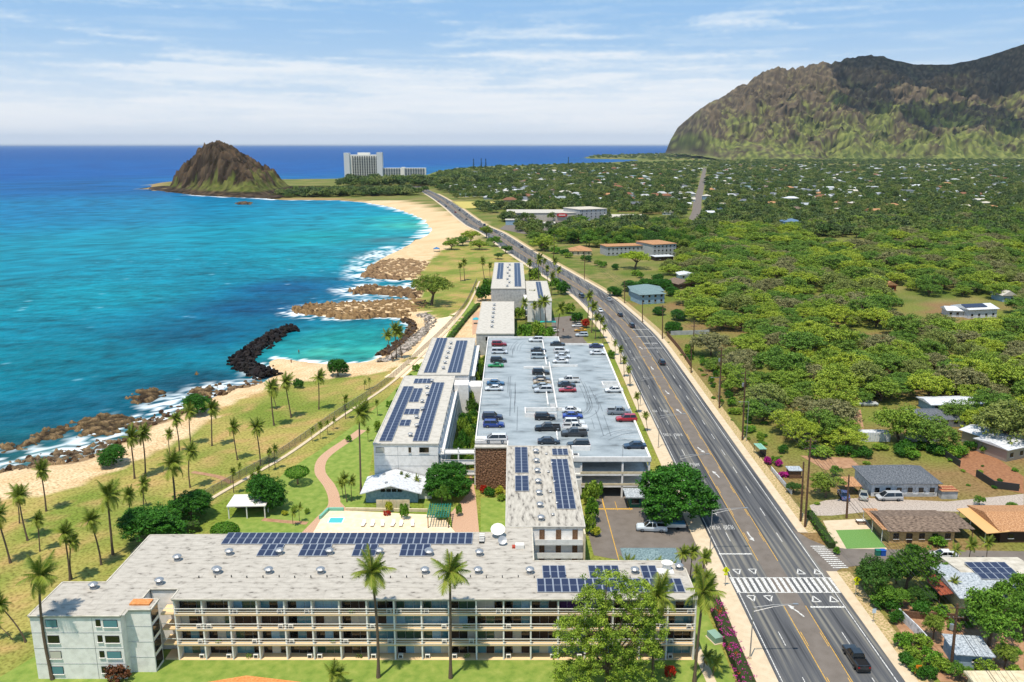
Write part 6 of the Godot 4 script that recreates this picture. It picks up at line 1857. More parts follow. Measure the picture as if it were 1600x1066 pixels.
# ---------------------------------------------------------------- lawns, paths, clubhouse, pool
func make_grounds() -> void:
	land("lawn", flat([Vector2(-82, -78), Vector2(33.4, -78), Vector2(33.4, -133), Vector2(28.8, -128), Vector2(-63.5, -128), Vector2(-72, -121), Vector2(-80, -104)], 0.02, M.lawn))
	land("lawn", flat([Vector2(-62.72, -157.95), Vector2(-59.76, -168.09), Vector2(-56.72, -178.37), Vector2(-55.57, -190.67), Vector2(-50.41, -206.01), Vector2(-44.32, -228.25), Vector2(-39.47, -251.92), Vector2(-34.91, -288.33), Vector2(-27.26, -345.71), Vector2(-21.35, -420.33), Vector2(-16.54, -406.4), Vector2(-25.52, -322.52), Vector2(-30.97, -240.17), Vector2(-36.69, -207.43), Vector2(-32.68, -171.39), Vector2(-34.22, -157.37)], 0.02, M.lawn))
	land("lawn", flat([Vector2(-7.11, -175.52), Vector2(-1.45, -175.52), Vector2(-1.32, -157.66), Vector2(-6.46, -157.66)], 0.03, M.lawn))
	land("lawn", flat([Vector2(-21.36, -178.37), Vector2(-15.01, -182.06), Vector2(-12.29, -168.09), Vector2(-18.27, -166.48)], 0.026, M.lawn))
	land("patio", flat([Vector2(-12.11, -157.37), Vector2(-13.36, -167.44), Vector2(-10.51, -176.58), Vector2(-10.08, -191.9), Vector2(-8.37, -177.65), Vector2(-6.71, -157.37)], 0.028, M.walk))
	var b := MB.new()
	var c := curve_of([Vector2(-42.31, -157.08), Vector2(-40.62, -165.52), Vector2(-39.64, -172.07), Vector2(-42.47, -181.31), Vector2(-46.96, -190.67), Vector2(-48.22, -199.17), Vector2(-46.81, -206.49), Vector2(-44, -214.82), Vector2(-42.05, -221.61)], 1.5)
	ribbon(b, c, -1.3, 1.3, 0.03)
	land("path", b.mesh(M.walk))
	b = MB.new()
	ribbon(b, curve_of([Vector2(-39.5, -172.75), Vector2(-36.58, -168.09), Vector2(-33.6, -165.52)], 1.5), -1.1, 1.1, 0.034)
	land("path", b.mesh(M.walk))
	b = MB.new()
	ribbon(b, curve_of([Vector2(-53.34, -164.27), Vector2(-48.99, -163.34), Vector2(-43.32, -162.42)], 1.5), -0.7, 0.7, 0.034)
	ribbon(b, curve_of([Vector2(-78.27, -190.67), Vector2(-71.03, -187.85), Vector2(-66.36, -183.95)], 1.5), -0.7, 0.7, 0.05)
	land("path", b.mesh(M.dirt))
	land("path", flat([Vector2(-45.32, -109.03), Vector2(-40.07, -110.56), Vector2(-31.49, -109.03), Vector2(-25.97, -105.49), Vector2(-49.16, -105.49)], 0.03, M.orange_board))
	land("path", flat([Vector2(29.4, -100), Vector2(31.0, -100), Vector2(30.0, -118), Vector2(28.6, -117)], 0.03, M.concrete))
	# sandy walk behind the stone bank
	land("beach_walk", flat([Vector2(-37.44, -372.29), Vector2(-29.79, -379.55), Vector2(-25.37, -394.92), Vector2(-28.08, -322.52), Vector2(-33.1, -297.38), Vector2(-37.43, -275.69), Vector2(-44.04, -275.69), Vector2(-38.39, -302.1), Vector2(-35.44, -345.71)], 0.03, M.sand))
	# fence
	var f := thing("chain_link_fence", Vector3.ZERO, "long grey chain link fence between the beach lawn and the grounds", "fence")
	var line := curve_of([Vector2(-72.92, -145.27), Vector2(-72.74, -158.24), Vector2(-70.13, -172.75), Vector2(-65.25, -186.67), Vector2(-59.49, -202.31), Vector2(-52.31, -231.13), Vector2(-42.63, -266.3), Vector2(-36.21, -304.03), Vector2(-28.22, -358.53), Vector2(-23.17, -411.52), Vector2(-20.6, -481.84)], 3.0)
	var net := mt("6d7068", 0.8)
	net.transparency = BaseMaterial3D.TRANSPARENCY_ALPHA
	net.albedo_color.a = 0.32
	var post := bxm(Vector3(0.08, 2.0, 0.08), M.metal)
	var rail := MB.new()
	var mesh := MB.new()
	for i in line.size():
		part(f, "post", post, Vector3(line[i].x, 1.0, line[i].y))
		if i > 0:
			var p := Vector3(line[i - 1].x, 0, line[i - 1].y)
			var q := Vector3(line[i].x, 0, line[i].y)
			rail.bar(p + Vector3(0, 1.95, 0), q + Vector3(0, 1.95, 0), 0.05, 0.05)
			mesh.bar(p + Vector3(0, 1.0, 0), q + Vector3(0, 1.0, 0), 0.01, 1.85)
	part(f, "rail", rail.mesh(M.metal))
	part(f, "netting", mesh.mesh(net))
	b = MB.new()
	var inner := []
	for i in line.size():
		var s := side(line, i)
		inner.append(line[i] + s * 1.6)
	ribbon(b, inner, -0.5, 0.5, 0.25, 8, line.size(), 0.25)
	solid("garden_wall", b.mesh(M.concrete), "low pale garden wall inside the chain link fence", "wall")
	# clubhouse
	var t := thing("clubhouse", Vector3(-26.9, 0, -176.8), "white gable roofed clubhouse between the pool and a condominium", "building")
	part(t, "wall", bxm(Vector3(11.6, 2.9, 7.6), M.blue_wall), Vector3(0, 1.45, 0))
	var rf := MB.new()
	var ez := 5.2
	rf.quad(Vector3(-6.8, 2.7, ez), Vector3(-6.8, 2.7, -4.6), Vector3(0, 4.6, -4.6), Vector3(0, 4.6, ez))
	rf.quad(Vector3(0, 4.6, ez), Vector3(0, 4.6, -4.6), Vector3(6.8, 2.7, -4.6), Vector3(6.8, 2.7, ez))
	rf.quad(Vector3(-6.8, 2.5, ez), Vector3(-6.8, 2.7, ez), Vector3(0, 4.6, ez), Vector3(0, 4.4, ez))
	rf.quad(Vector3(0, 4.4, ez), Vector3(0, 4.6, ez), Vector3(6.8, 2.7, ez), Vector3(6.8, 2.5, ez))
	rf.tri(Vector3(-5.8, 2.75, 3.79), Vector3(0, 4.4, 3.79), Vector3(5.8, 2.75, 3.79))
	var ro := part(t, "roof", rf.mesh(M.tin_white))
	for i in 4:
		part(t, "gable_window", bxm(Vector3(1.0, 0.7, 0.06), M.glass_dark), Vector3(-1.9 + i * 1.25, 2.9, 3.84))
	for a: Array in [[-1.2, 3.0], [1.4, -3.2], [-2.6, -2.8]]:
		part(t, "roof_vent", bxm(Vector3(0.6, 0.6, 0.6), M.metal), Vector3(a[0], 4.4 - absf(a[0]) * 0.28 + 0.2, a[1]))
	part(t, "side_wing", bxm(Vector3(3.0, 2.6, 5.0), M.white), Vector3(7.2, 1.3, -0.6))
	part(t, "wing_roof", bxm(Vector3(3.8, 0.15, 6.2), M.tin_white), Vector3(7.4, 2.68, -0.6), Basis(Vector3.BACK, -0.1))
	var sc := thing("screen_wall", Vector3(-26.2, 0, -169.9), "cream panelled screen wall in front of the clubhouse", "wall")
	for i in 5:
		part(sc, "panel", bxm(Vector3(1.42, 2.0, 0.16), M.cream), Vector3(-2.96 + i * 1.48, 1.0, 0))
	# pool patio
	land("pool_patio", slab([Vector2(-41, -157.66), Vector2(-40.76, -166.16), Vector2(-40.35, -168.74), Vector2(-33.51, -168.09), Vector2(-22.19, -166.8), Vector2(-15.2, -166.16), Vector2(-11.6, -157.66)], 0.0, 0.16, M.sand))
	var sp := thing("swimming_pool", Vector3(-37.42, 0, -163.34), "small turquoise pool at the corner of the pool patio", "pool")
	part(sp, "coping", bxm(Vector3(3.4, 0.12, 2.9), M.white_plain), Vector3(0, 0.2, 0))
	part(sp, "water", bxm(Vector3(2.8, 0.02, 2.3), M.pool_water), Vector3(0, 0.27, 0))
	var wb := MB.new()
	wb.bar(Vector3(-41.03, 0, -164.27), Vector3(-40.14, 0, -168.41), 0.5, 1.6)
	wb.bar(Vector3(-40.14, 0, -168.41), Vector3(-36.79, 0, -168.41), 0.5, 1.6)
	solid("windscreen_wall", wb.mesh(mt("6fae98", 0.5)), "pale green low windscreen around the pool corner", "wall")
	var wl := MB.new()
	wl.bar(Vector3(-36.43, 0, -168.74), Vector3(-18.43, 0, -168.09), 0.35, 1.4)
	solid("garden_wall", wl.mesh(M.cream), "tan garden wall between clubhouse and pool patio", "wall")
	for i in 6:
		var px: float = [-31.2, -29.3, -27.2, -25.0, -23.3, -20.9][i]
		var l := thing("sun_lounger", Vector3(px, 0.16, -161.2), "white sun lounger on the pool patio, %s from the turquoise pool" % nth(i), "sun lounger", "sun loungers by the pool", 0.1 * (i % 3 - 1))
		part(l, "seat", bxm(Vector3(0.7, 0.1, 1.3), M.white_plain), Vector3(0, 0.35, 0.35))
		part(l, "backrest", bxm(Vector3(0.7, 0.1, 0.8), M.white_plain), Vector3(0, 0.58, -0.6), Basis(Vector3.RIGHT, 0.7))
		for q: Array in [[-0.3, 0.85], [0.3, 0.85], [-0.3, -0.2], [0.3, -0.2]]:
			part(l, "leg", bxm(Vector3(0.06, 0.32, 0.06), M.metal), Vector3(q[0], 0.16, q[1]))
	var pg := thing("pergola", Vector3(-15.4, 0, -163.0), "green slatted pergola beside the pool patio", "pergola")
	for i in 9:
		part(pg, "slat", bxm(Vector3(0.16, 0.18, 6.6), M.green_metal), Vector3(-2.2 + i * 0.55, 2.75, 0))
	for i in 7:
		part(pg, "beam", bxm(Vector3(4.8, 0.16, 0.14), M.green_metal), Vector3(0, 2.58, -3.0 + i))
	for q: Array in [[-2.1, -3], [2.1, -3], [-2.1, 3], [2.1, 3]]:
		part(pg, "post", bxm(Vector3(0.18, 2.55, 0.18), M.wood), Vector3(q[0], 1.27, q[1]))
	# shelter with flat white roof
	var sh := thing("shelter", Vector3(-56.9, 0, -167.6), "open shelter with flat white roof inside the fence", "shelter", "", 0.05)
	part(sh, "roof", bxm(Vector3(8.2, 0.22, 6.2), M.white_plain), Vector3(0, 2.9, 0))
	part(sh, "back_wall", bxm(Vector3(8.0, 2.7, 0.2), M.brown_room), Vector3(0, 1.35, -2.7))
	for q: Array in [[-3.8, 2.8], [3.8, 2.8], [3.8, 0.0], [0.0, 2.8]]:
		part(sh, "post", bxm(Vector3(0.22, 2.8, 0.22), M.white_plain), Vector3(q[0], 1.4, q[1]))
	# grey teal hip roof of the entrance lanai behind the front block
	var ent := thing("entrance_pavilion", Vector3(26.0, 0, -141.0), "entrance pavilion with grey shingle hip roof behind the front block", "building")
	part(ent, "wall", bxm(Vector3(7.6, 2.9, 6.0), M.white), Vector3(0, 1.45, 0))
	hip(ent, 10.6, 9.6, 2.9, 2.2, M.shingle_teal)
	var gt := thing("utility_box", Vector3(32.82, 0, -119.89), "pale green utility box on the lawn beside the hedge", "utility box", "", 0.35)
	part(gt, "cabinet", bxm(Vector3(1.5, 1.0, 2.4), mt("7d9c8c", 0.6)), Vector3(0, 0.6, 0))
	part(gt, "plinth", bxm(Vector3(1.8, 0.12, 2.8), M.concrete), Vector3(0, 0.06, 0))
	var tb := thing("picnic_table", Vector3(73.78, 0, -162.42), "picnic table beside the artificial grass", "table")
	part(tb, "top", bxm(Vector3(1.9, 0.08, 0.9), M.white_plain), Vector3(0, 0.74, 0))
	for s in [-1, 1]:
		part(tb, "bench", bxm(Vector3(1.9, 0.06, 0.3), M.wood), Vector3(0, 0.45, s * 0.75))
		part(tb, "leg", bxm(Vector3(0.1, 0.72, 1.3), M.wood), Vector3(s * 0.75, 0.36, 0))
	land("artificial_turf", flat([Vector2(67.25, -159.12), Vector2(75.21, -159.71), Vector2(74.42, -151.51), Vector2(66.32, -150.97)], 0.05, M.turf))
	land("yard_paving", flat([Vector2(66.24, -163.65), Vector2(75.62, -164.58), Vector2(74.35, -149.91), Vector2(63.92, -148.33)], 0.035, M.concrete))
	land("bare_soil", flat([Vector2(112.24, -203.69), Vector2(124.07, -205.54), Vector2(123.54, -187.85), Vector2(117.43, -177.65), Vector2(112.56, -182.06), Vector2(110.87, -193.15)], 0.03, M.soil))
	land("bare_soil", flat([Vector2(74.21, -201.86), Vector2(86.69, -200.06), Vector2(86.67, -193.99), Vector2(77.15, -191.9)], 0.03, M.dirt))
	land("bare_soil", flat([Vector2(98.76, -235.26), Vector2(105.51, -240.17), Vector2(99.28, -222.69), Vector2(92.39, -215.32)], 0.03, M.dirt))
	land("garden_soil", flat([Vector2(64.78, -134.73), Vector2(74.25, -127.43), Vector2(82.84, -119.89), Vector2(76.33, -109.03), Vector2(63.93, -109.03), Vector2(63.88, -122.63)], 0.03, M.dirt))

func hip(parent: Node3D, w: float, d: float, y: float, rise: float, m: Material, gable := false) -> void:
	var b := MB.new()
	var hx := w * 0.5
	var hz := d * 0.5
	var along := w >= d
	var rl: float = (hx if along else hz) - (0.0 if gable else min(hx, hz))
	var a := Vector3(-rl, y + rise, 0) if along else Vector3(0, y + rise, -rl)
	var e := -a + Vector3(0, 2 * (y + rise), 0)
	var c := [Vector3(-hx, y, -hz), Vector3(hx, y, -hz), Vector3(hx, y, hz), Vector3(-hx, y, hz)]
	if along:
		b.quad(c[3], a, e, c[2]); b.quad(c[1], e, a, c[0]); b.tri(c[0], a, c[3]); b.tri(c[2], e, c[1])
	else:
		b.quad(c[0], a, e, c[3]); b.quad(c[2], e, a, c[1]); b.tri(c[1], a, c[0]); b.tri(c[3], e, c[2])
	b.box(Vector3(0, y - 0.07, 0), Vector3(w - 0.02, 0.14, d - 0.02))
	part(parent, "roof", b.mesh(m))

# ---------------------------------------------------------------- houses
func house(label: String, a: Vector2, b: Vector2, depth: float, h: float, rise: float, wall: Material, roofm: Material, style := "hip", group := "", wins := 4, called := "house") -> Node3D:
	# a, b: the front corners on the ground, left to right; the house lies behind them
	var d := (b - a)
	var w := d.length()
	var ang := -atan2(d.y, d.x)
	var mid := (a + b) * 0.5
	var back := Vector2(d.y, -d.x).normalized()
	var c := mid + back * depth * 0.5
	var t := thing(called, Vector3(c.x, 0, c.y), label, "house" if called == "house" else "building", group, ang)
	part(t, "wall", bxm(Vector3(snappedf(w, 0.1), h, depth), wall), Vector3(0, h * 0.5, 0))
	if style == "flat":
		part(t, "roof", bxm(Vector3(snappedf(w, 0.1) + 1.0, 0.3, depth + 1.0), roofm), Vector3(0, h + 0.15, 0))
	else:
		hip(t, w + 1.4, depth + 1.4, h, rise, roofm, style == "gable")
	var storeys: int = max(1, int(round(h / 2.9)))
	for s in storeys:
		for i in wins:
			window_in(t, Vector3(-w * 0.5 + w * (i + 0.5) / wins, s * h / storeys + 1.55, depth * 0.5 + 0.02), min(1.1, w / wins * 0.6), 1.2, 0, M.glass_dark)
	return t

func make_town() -> void:
	# near houses beyond the highway
	var t := house("white walled house with dark grey hip roof beside the gravel drive", Vector2(81.75, -176.23), Vector2(96.76, -176.23), 9.5, 3.4, 2.4, M.tin_white, M.shingle, "hip", "", 6)
	part(t, "foundation", bxm(Vector3(13.2, 0.6, 0.1), M.grey_wall), Vector3(0, 0.3, 4.85))
	for i in 2:
		window_in(t, Vector3(-6.55, 1.9, -2.2 + i * 3.6), 1.2, 1.2, -PI / 2, M.glass_dark)
	var sh := thing("shed", Vector3(98.8, 0, -176.23), "small grey shed with rusty striped roof beside the white house", "shed")
	part(sh, "wall", bxm(Vector3(3.6, 1.9, 3.0), M.grey_wall), Vector3(0, 0.95, 0))
	for i in 5:
		part(sh, "roof_sheet", bxm(Vector3(4.0, 0.07, 0.68), M.red_roof if i % 2 else M.terracotta), Vector3(0, 1.98, -1.4 + i * 0.7))
	sh = thing("shed", Vector3(77.78, 0, -179.1), "open carport with rusty orange roof left of the white house", "shed")
	part(sh, "roof", bxm(Vector3(3.8, 0.12, 5.2), M.terracotta), Vector3(0, 2.4, 0), Basis(Vector3.RIGHT, 0.05))
	for q: Array in [[-1.7, -2.3], [1.7, -2.3], [-1.7, 2.3], [1.7, 2.3]]:
		part(sh, "post", bxm(Vector3(0.14, 2.35, 0.14), M.wood), Vector3(q[0], 1.17, q[1]))
	sh = thing("shed", Vector3(67.95, 0, -187.85), "small weathered hut behind the bus stop", "shed")
	part(sh, "wall", bxm(Vector3(2.8, 2.0, 2.4), M.wood), Vector3(0, 1.0, 0))
	part(sh, "roof", bxm(Vector3(3.4, 0.14, 3.0), M.shingle_pale), Vector3(0, 2.07, 0))
	t = house("ochre house with long weathered brown roof beside the artificial grass", Vector2(75.77, -153.42), Vector2(88.76, -153.42), 8.6, 2.9, 1.0, M.ochre_wall, M.brown_roof, "gable", "", 5)
	part(t, "carport_roof", bxm(Vector3(5.4, 0.12, 8.0), M.brown_roof), Vector3(8.6, 2.5, -1.0), Basis(Vector3.BACK, -0.06))
	part(t, "carport_post", bxm(Vector3(0.14, 2.4, 0.14), M.wood), Vector3(11.0, 1.2, 2.7))
	part(t, "porch_roof", bxm(Vector3(3.0, 0.12, 10.0), M.terracotta), Vector3(-6.6, 2.95, -0.6))
	for z: float in [-5.0, -0.5, 4.0]:
		part(t, "porch_post", bxm(Vector3(0.12, 2.9, 0.12), M.white_plain), Vector3(-7.9, 1.45, z))
	part(t, "door", bxm(Vector3(1.0, 2.0, 0.06), M.brown_room), Vector3(-2.4, 1.0, 4.33))
	t = house("house with tan and terracotta roof and open veranda at the picture edge", Vector2(98.18, -153.69), Vector2(110.81, -153.69), 11.0, 2.8, 1.4, M.brown_room, M.terracotta, "gable", "", 3)
	part(t, "veranda_roof", bxm(Vector3(4.6, 0.12, 11.6), mt("c9a06a", 0.9)), Vector3(-7.4, 2.6, 0.6), Basis(Vector3.BACK, 0.1))
	for z: float in [-4.5, 0.0, 5.6]:
		part(t, "veranda_post", bxm(Vector3(0.12, 2.4, 0.12), M.white_plain), Vector3(-9.4, 1.2, z))
	t = house("low house with pale grey shingle roof behind the garden palm", Vector2(76.96, -128.43), Vector2(89.05, -128.43), 11.0, 2.8, 0.9, M.cream, M.shingle_pale, "gable", "", 3)
	part(t, "awning", bxm(Vector3(2.6, 0.1, 8.0), M.red_roof), Vector3(-7.6, 2.3, 0.0), Basis(Vector3.BACK, 0.15))
	part(t, "awning_post", bxm(Vector3(0.1, 2.1, 0.1), M.wood), Vector3(-8.7, 1.05, 3.6))
	t = house("grey roofed house with rooftop solar panels beside the side street", Vector2(81.0, -130.6), Vector2(94.0, -130.6), 11.0, 2.8, 0.8, M.cream, M.roof_mid, "gable", "", 3)
	solar("solar panels on the pale roof at the picture edge", 82.6, 90.0, -132.6, -138.6, 5, 3, 3.5)
	sh = thing("shed", Vector3(70.6, 0, -114.4), "pale blue shed with flat white roof beside the utility pole", "shed", "", -0.12)
	part(sh, "wall", bxm(Vector3(5.2, 2.5, 4.8), M.blue_wall), Vector3(0, 1.25, 0))
	part(sh, "roof", bxm(Vector3(5.8, 0.16, 5.6), M.shingle_pale), Vector3(0, 2.58, 0))
	window_in(sh, Vector3(0.2, 1.6, 2.42), 0.9, 0.4, 0, M.glass_dark)
	t = house("flat tan roofed house at the bottom corner beyond the highway", Vector2(66.94, -102.41), Vector2(80.51, -102.41), 5.0, 2.4, 0.3, M.cream, M.cream, "flat", "", 2)
	# fences and walls of the yards
	yard_wall("dark screened fence around the bare soil yard", [Vector2(110.91, -203.69), Vector2(111.31, -193.99)], 1.7, M.dark_metal)
	yard_wall("dark screened fence at the near corner of the bare soil yard", [Vector2(111.96, -187.85), Vector2(112.38, -180.94), Vector2(117.11, -179.1)], 1.8, M.dark_metal)
	yard_wall("white garden wall along the far pavement", [Vector2(65.5, -126.44), Vector2(66.13, -121.34), Vector2(66.28, -117.78)], 1.7, M.tin_white)
	yard_wall("brown garden wall between the two gardens", [Vector2(64.38, -126.84), Vector2(69.13, -125.86), Vector2(79.5, -125.09)], 1.3, M.wood)
	yard_wall("pale long block wall beside the thicket", [Vector2(66.7, -340.82), Vector2(83.39, -343.25)], 1.8, M.grey_wall)
	yard_wall("weathered board fence inside the thicket", [Vector2(122, -346.96), Vector2(137.71, -349.47)], 2.0, M.cream)
	yard_wall("low pale wall along the pavement by the bus stop", [Vector2(63.77, -191.9), Vector2(64.03, -177.29)], 1.0, M.tin_white)
	yard_wall("brown wall behind the far pavement", [Vector2(65.08, -340.82), Vector2(65.21, -314.05), Vector2(64.3, -288.33)], 1.7, M.wood)
	# containers and sheds at the edge of the thicket
	for a: Array in [[Vector3(97.84, 0, -213.3), 8.2, "white shipping container left of the bright tree"], [Vector3(111.2, 0, -213.3), 8.0, "white shipping container right of the bright tree"]]:
		var c := thing("shipping_container", a[0], a[2], "container")
		part(c, "box", bxm(Vector3(a[1], 2.6, 2.5), M.tin_white), Vector3(0, 1.3, 0))
		for i in 12:
			part(c, "rib", bxm(Vector3(0.16, 2.3, 0.05), M.white_plain), Vector3(-a[1] * 0.5 + 0.4 + i * (a[1] - 0.8) / 11.0, 1.3, 1.27))
	t = house("long shed with dark felt roof at the thicket edge", Vector2(116.05, -223.79), Vector2(130.12, -224.33), 9.0, 2.4, 1.2, M.tin_white, M.shingle, "gable", "", 5)
	t = house("pale blue warehouse roof partly hidden in the thicket", Vector2(124.99, -236.47), Vector2(140.93, -237.69), 7.0, 2.8, 0.7, M.blue_wall, M.tin_white, "gable", "", 5)
	for a: Array in [[Vector2(124.74, -197.42), Vector2(134.9, -201.86), "corrugated metal shed beside the bare soil yard, the nearer half"], [Vector2(125.06, -204.61), Vector2(132.44, -208.39), "corrugated metal shed beside the bare soil yard, the farther half"]]:
		t = house(a[2], a[0], a[1], 8.5, 3.4, 0.6, M.metal, M.tin_white, "gable", "", 3)
	# houses along the highway further on
	house("grey roofed house behind dark trees, the farther of two", Vector2(62.26, -423.96), Vector2(78.16, -423.96), 14.0, 4.5, 2.4, M.blue_wall, M.shingle_teal, "hip", "", 5)
	house("blue walled house with grey roof on posts beside the highway", Vector2(64.12, -409.8), Vector2(76.91, -413.25), 12.0, 5.0, 2.0, M.blue_wall, M.shingle_teal, "hip", "", 4)
	house("low brown roofed house behind the grey roofed houses", Vector2(92.2, -455.27), Vector2(102.33, -459.5), 12.0, 2.8, 1.8, M.wood, M.brown_roof, "gable", "", 3)
	house("white roofed shed beside the brown roofed house", Vector2(99.52, -488.95), Vector2(108.63, -488.95), 10.0, 2.8, 1.0, M.tin_white, M.tin_white, "gable", "", 2)
	house("orange hip roofed house beside the highway trees", Vector2(42.16, -600.39), Vector2(57.45, -600.39), 16.0, 3.2, 3.0, M.cream, M.terracotta, "hip", "", 4)
	house("long two storey apartment house with flat tan roof", Vector2(68.17, -596.84), Vector2(95.99, -603.99), 14.0, 6.6, 0.3, M.grey_wall, M.terracotta, "flat", "", 9, "apartment_house")
	house("three storey apartment house with flat tan roof", Vector2(100.18, -589.85), Vector2(117.92, -596.84), 24.0, 8.8, 0.3, M.grey_wall, M.terracotta, "flat", "", 6, "apartment_house")
	house("white roofed carport below the tan apartments", Vector2(98.64, -569.79), Vector2(111.58, -573.04), 8.0, 2.8, 0.5, M.brown_room, M.tin_white, "flat", "", 2)
	t = house("white walled house with solar roof in a clearing of the thicket", Vector2(210.09, -375.16), Vector2(224.7, -378.08), 11.0, 4.2, 1.6, M.tin_white, M.tin_white, "gable", "", 4)
	house("small white wing of the solar roofed house", Vector2(202.6, -379.55), Vector2(211.35, -378.08), 8.0, 3.0, 1.4, M.tin_white, M.tin_white, "gable", "", 3)
	var sp := thing("solar_array", t.position + Vector3(-2.0, 5.35, 2.9), "dark solar panels on the white house in the thicket", "solar panels", "", t.rotation.y)
	var tilt := Basis(Vector3.RIGHT, 0.24)
	for j in 3:
		for i in 7:
			part(sp, "panel", bxm(Vector3(1.6, 0.05, 1.2), M.panel), tilt * Vector3(-4.9 + i * 1.65, 0.12, -1.3 + j * 1.25), tilt)
	house("small house with pale pink roof among the thicket trees", Vector2(203.34, -449.07), Vector2(209.99, -449.07), 10.0, 3.4, 2.0, M.red_roof, M.terracotta, "gable", "", 2)
	house("house with curved pale roof in the thicket clearing", Vector2(249.56, -416.76), Vector2(256.07, -416.76), 10.0, 3.4, 2.4, M.blue_wall, M.roof_pale, "gable", "", 2)
	house("two storey blue house behind the thicket", Vector2(251.04, -768.75), Vector2(267.54, -768.75), 16.0, 9.0, 2.4, M.blue_wall, mt("56708c", 0.9), "hip", "", 4)
	# shops
	t = house("long white supermarket with red oval sign on the front", Vector2(-5.39, -881.2), Vector2(68.7, -881.2), 46.0, 8.0, 0.3, M.roof_pale, M.roof_pale, "flat", "", 0, "supermarket")
	var sg := thing("shop_sign", Vector3(52.53, 0, -881.2) + Vector3(0, 6.0, 1.2), "red oval sign on the supermarket front", "sign")
	var ov := MB.new()
	for k in 20:
		var a0 := TAU * k / 20.0
		var a1 := TAU * (k + 1) / 20.0
		ov.tri(Vector3(0, 0, 0.3), Vector3(cos(a0) * 5.5, sin(a0) * 1.8, 0.3), Vector3(cos(a1) * 5.5, sin(a1) * 1.8, 0.3))
		ov.quad(Vector3(cos(a0) * 5.5, sin(a0) * 1.8, -0.8), Vector3(cos(a0) * 5.5, sin(a0) * 1.8, 0.3), Vector3(cos(a1) * 5.5, sin(a1) * 1.8, 0.3), Vector3(cos(a1) * 5.5, sin(a1) * 1.8, -0.8))
	part(sg, "board", ov.mesh(mt("b8242a", 0.5)))
	part(sg, "lettering", bxm(Vector3(7.0, 0.9, 0.1), M.white_plain), Vector3(0, 0, 0.36))
	t = house("grey three storey office block beside the supermarket", Vector2(70.8, -873.7), Vector2(100.52, -888.83), 34.0, 12.0, 0.3, M.grey_wall, M.roof_mid, "flat", "", 6, "office_block")
	t = house("long low grey shop building right of the office block", Vector2(96.95, -844.93), Vector2(137.02, -844.93), 36.0, 6.5, 0.3, M.roof_mid, M.roof_mid, "flat", "", 7, "shop_building")
	t = house("pale flat roofed shop in front of the supermarket", Vector2(13.56, -805.08), Vector2(41.92, -805.08), 14.0, 4.2, 0.3, M.white, M.roof_pale, "flat", "", 5, "shop_building")
	t = house("small grey gabled shop below the office block", Vector2(68, -792.6), Vector2(81.97, -792.6), 16.0, 4.5, 4.0, M.white, M.shingle, "gable", "", 3, "shop_building")
	t = house("filling station canopy beside the highway", Vector2(-6.36, -831.22), Vector2(6.36, -831.22), 12.0, 5.0, 0.3, M.blue_wall, M.roof_pale, "flat", "", 0, "filling_station")
	keep_out.append([Vector2(32.2, -937.43), 60.0]); keep_out.append([Vector2(0, -937.43), 40.0]); keep_out.append([Vector2(60.82, -937.43), 50.0]); keep_out.append([Vector2(87.88, -920.66), 55.0]); keep_out.append([Vector2(124.36, -904.47), 55.0]); keep_out.append([Vector2(31.8, -831.22), 45.0]); keep_out.append([Vector2(63.61, -831.22), 30.0]); keep_out.append([Vector2(-47.91, -1145.22), 42.0]); keep_out.append([Vector2(-63.75, -1198.11), 34.0]); keep_out.append([Vector2(-25.05, -1096.74), 34.0])
	land("shop_car_park", flat([Vector2(-12.14, -792.6), Vector2(0, -881.2), Vector2(154.9, -881.2), Vector2(139.65, -792.6), Vector2(58.08, -757.34), Vector2(11.45, -746.26)], 0.1, M.asphalt_old))
	land("playing_field", flat([Vector2(-85.55, -1184.44), Vector2(-27.02, -1184.44), Vector2(-12.27, -1073.98), Vector2(-62.51, -1052.13)], 0.1, noisy(["a59a52", "b9a862", "8f9444"], 20.0, 51)))
	# towers on the point
	t = thing("hotel_tower", Vector3(-319.2, 0, -1827.35), "tall white apartment tower with vertical dark window bands by the sea", "building")
	var s := 1900.0 / 1300.0
	part(t, "wall", bxm(Vector3(76, 57, 22), M.white_plain), Vector3(0, 28.5, -11))
	for i in 12:
		part(t, "window_band", bxm(Vector3(2.9, 50, 0.8), mt("3a4148", 0.4)), Vector3(-22.5 + i * 5.1, 29, 0.2))
	for k in 15:
		part(t, "balcony_slab", bxm(Vector3(60, 0.4, 1.6), M.white_plain), Vector3(6.0, 4 + k * 3.4, 0.4))
	part(t, "stair_tower", bxm(Vector3(12, 61, 14), M.tin_white), Vector3(-35, 30.5, -2))
	part(t, "stair_tower", bxm(Vector3(12, 62, 14), M.tin_white), Vector3(35, 31, -4))
	part(t, "roof_plant", bxm(Vector3(26, 5, 10), M.white_plain), Vector3(0, 59, -10))
	t = thing("hotel_block", Vector3(-234.91, 0, -1827.35), "lower white apartment slab with gridded windows beside the tower", "building")
	part(t, "wall", bxm(Vector3(98, 29, 16), M.white_plain), Vector3(0, 14.5, -8))
	part(t, "stair_tower", bxm(Vector3(7, 30.5, 18), M.white_plain), Vector3(0, 15.2, -7.5))
	var wm := bxm(Vector3(4.2, 2.2, 0.6), mt("4a545c", 0.4))
	for j in 9:
		for i in 16:
			part(t, "window", wm, Vector3(-45.5 + i * 5.4 + (9.0 if i > 7 else 0.0), 3.0 + j * 3.0, 0.1))
	# far houses
	var r := RandomNumberGenerator.new()
	r.seed = 77
	var walls := [M.white, M.cream, M.blue_wall, M.tin_white, M.ochre_wall]
	var roofs := [M.shingle_pale, M.shingle, M.roof_mid, M.terracotta, M.tin_white, M.shingle_teal, M.brown_roof, M.roof_pale, M.tin_white]
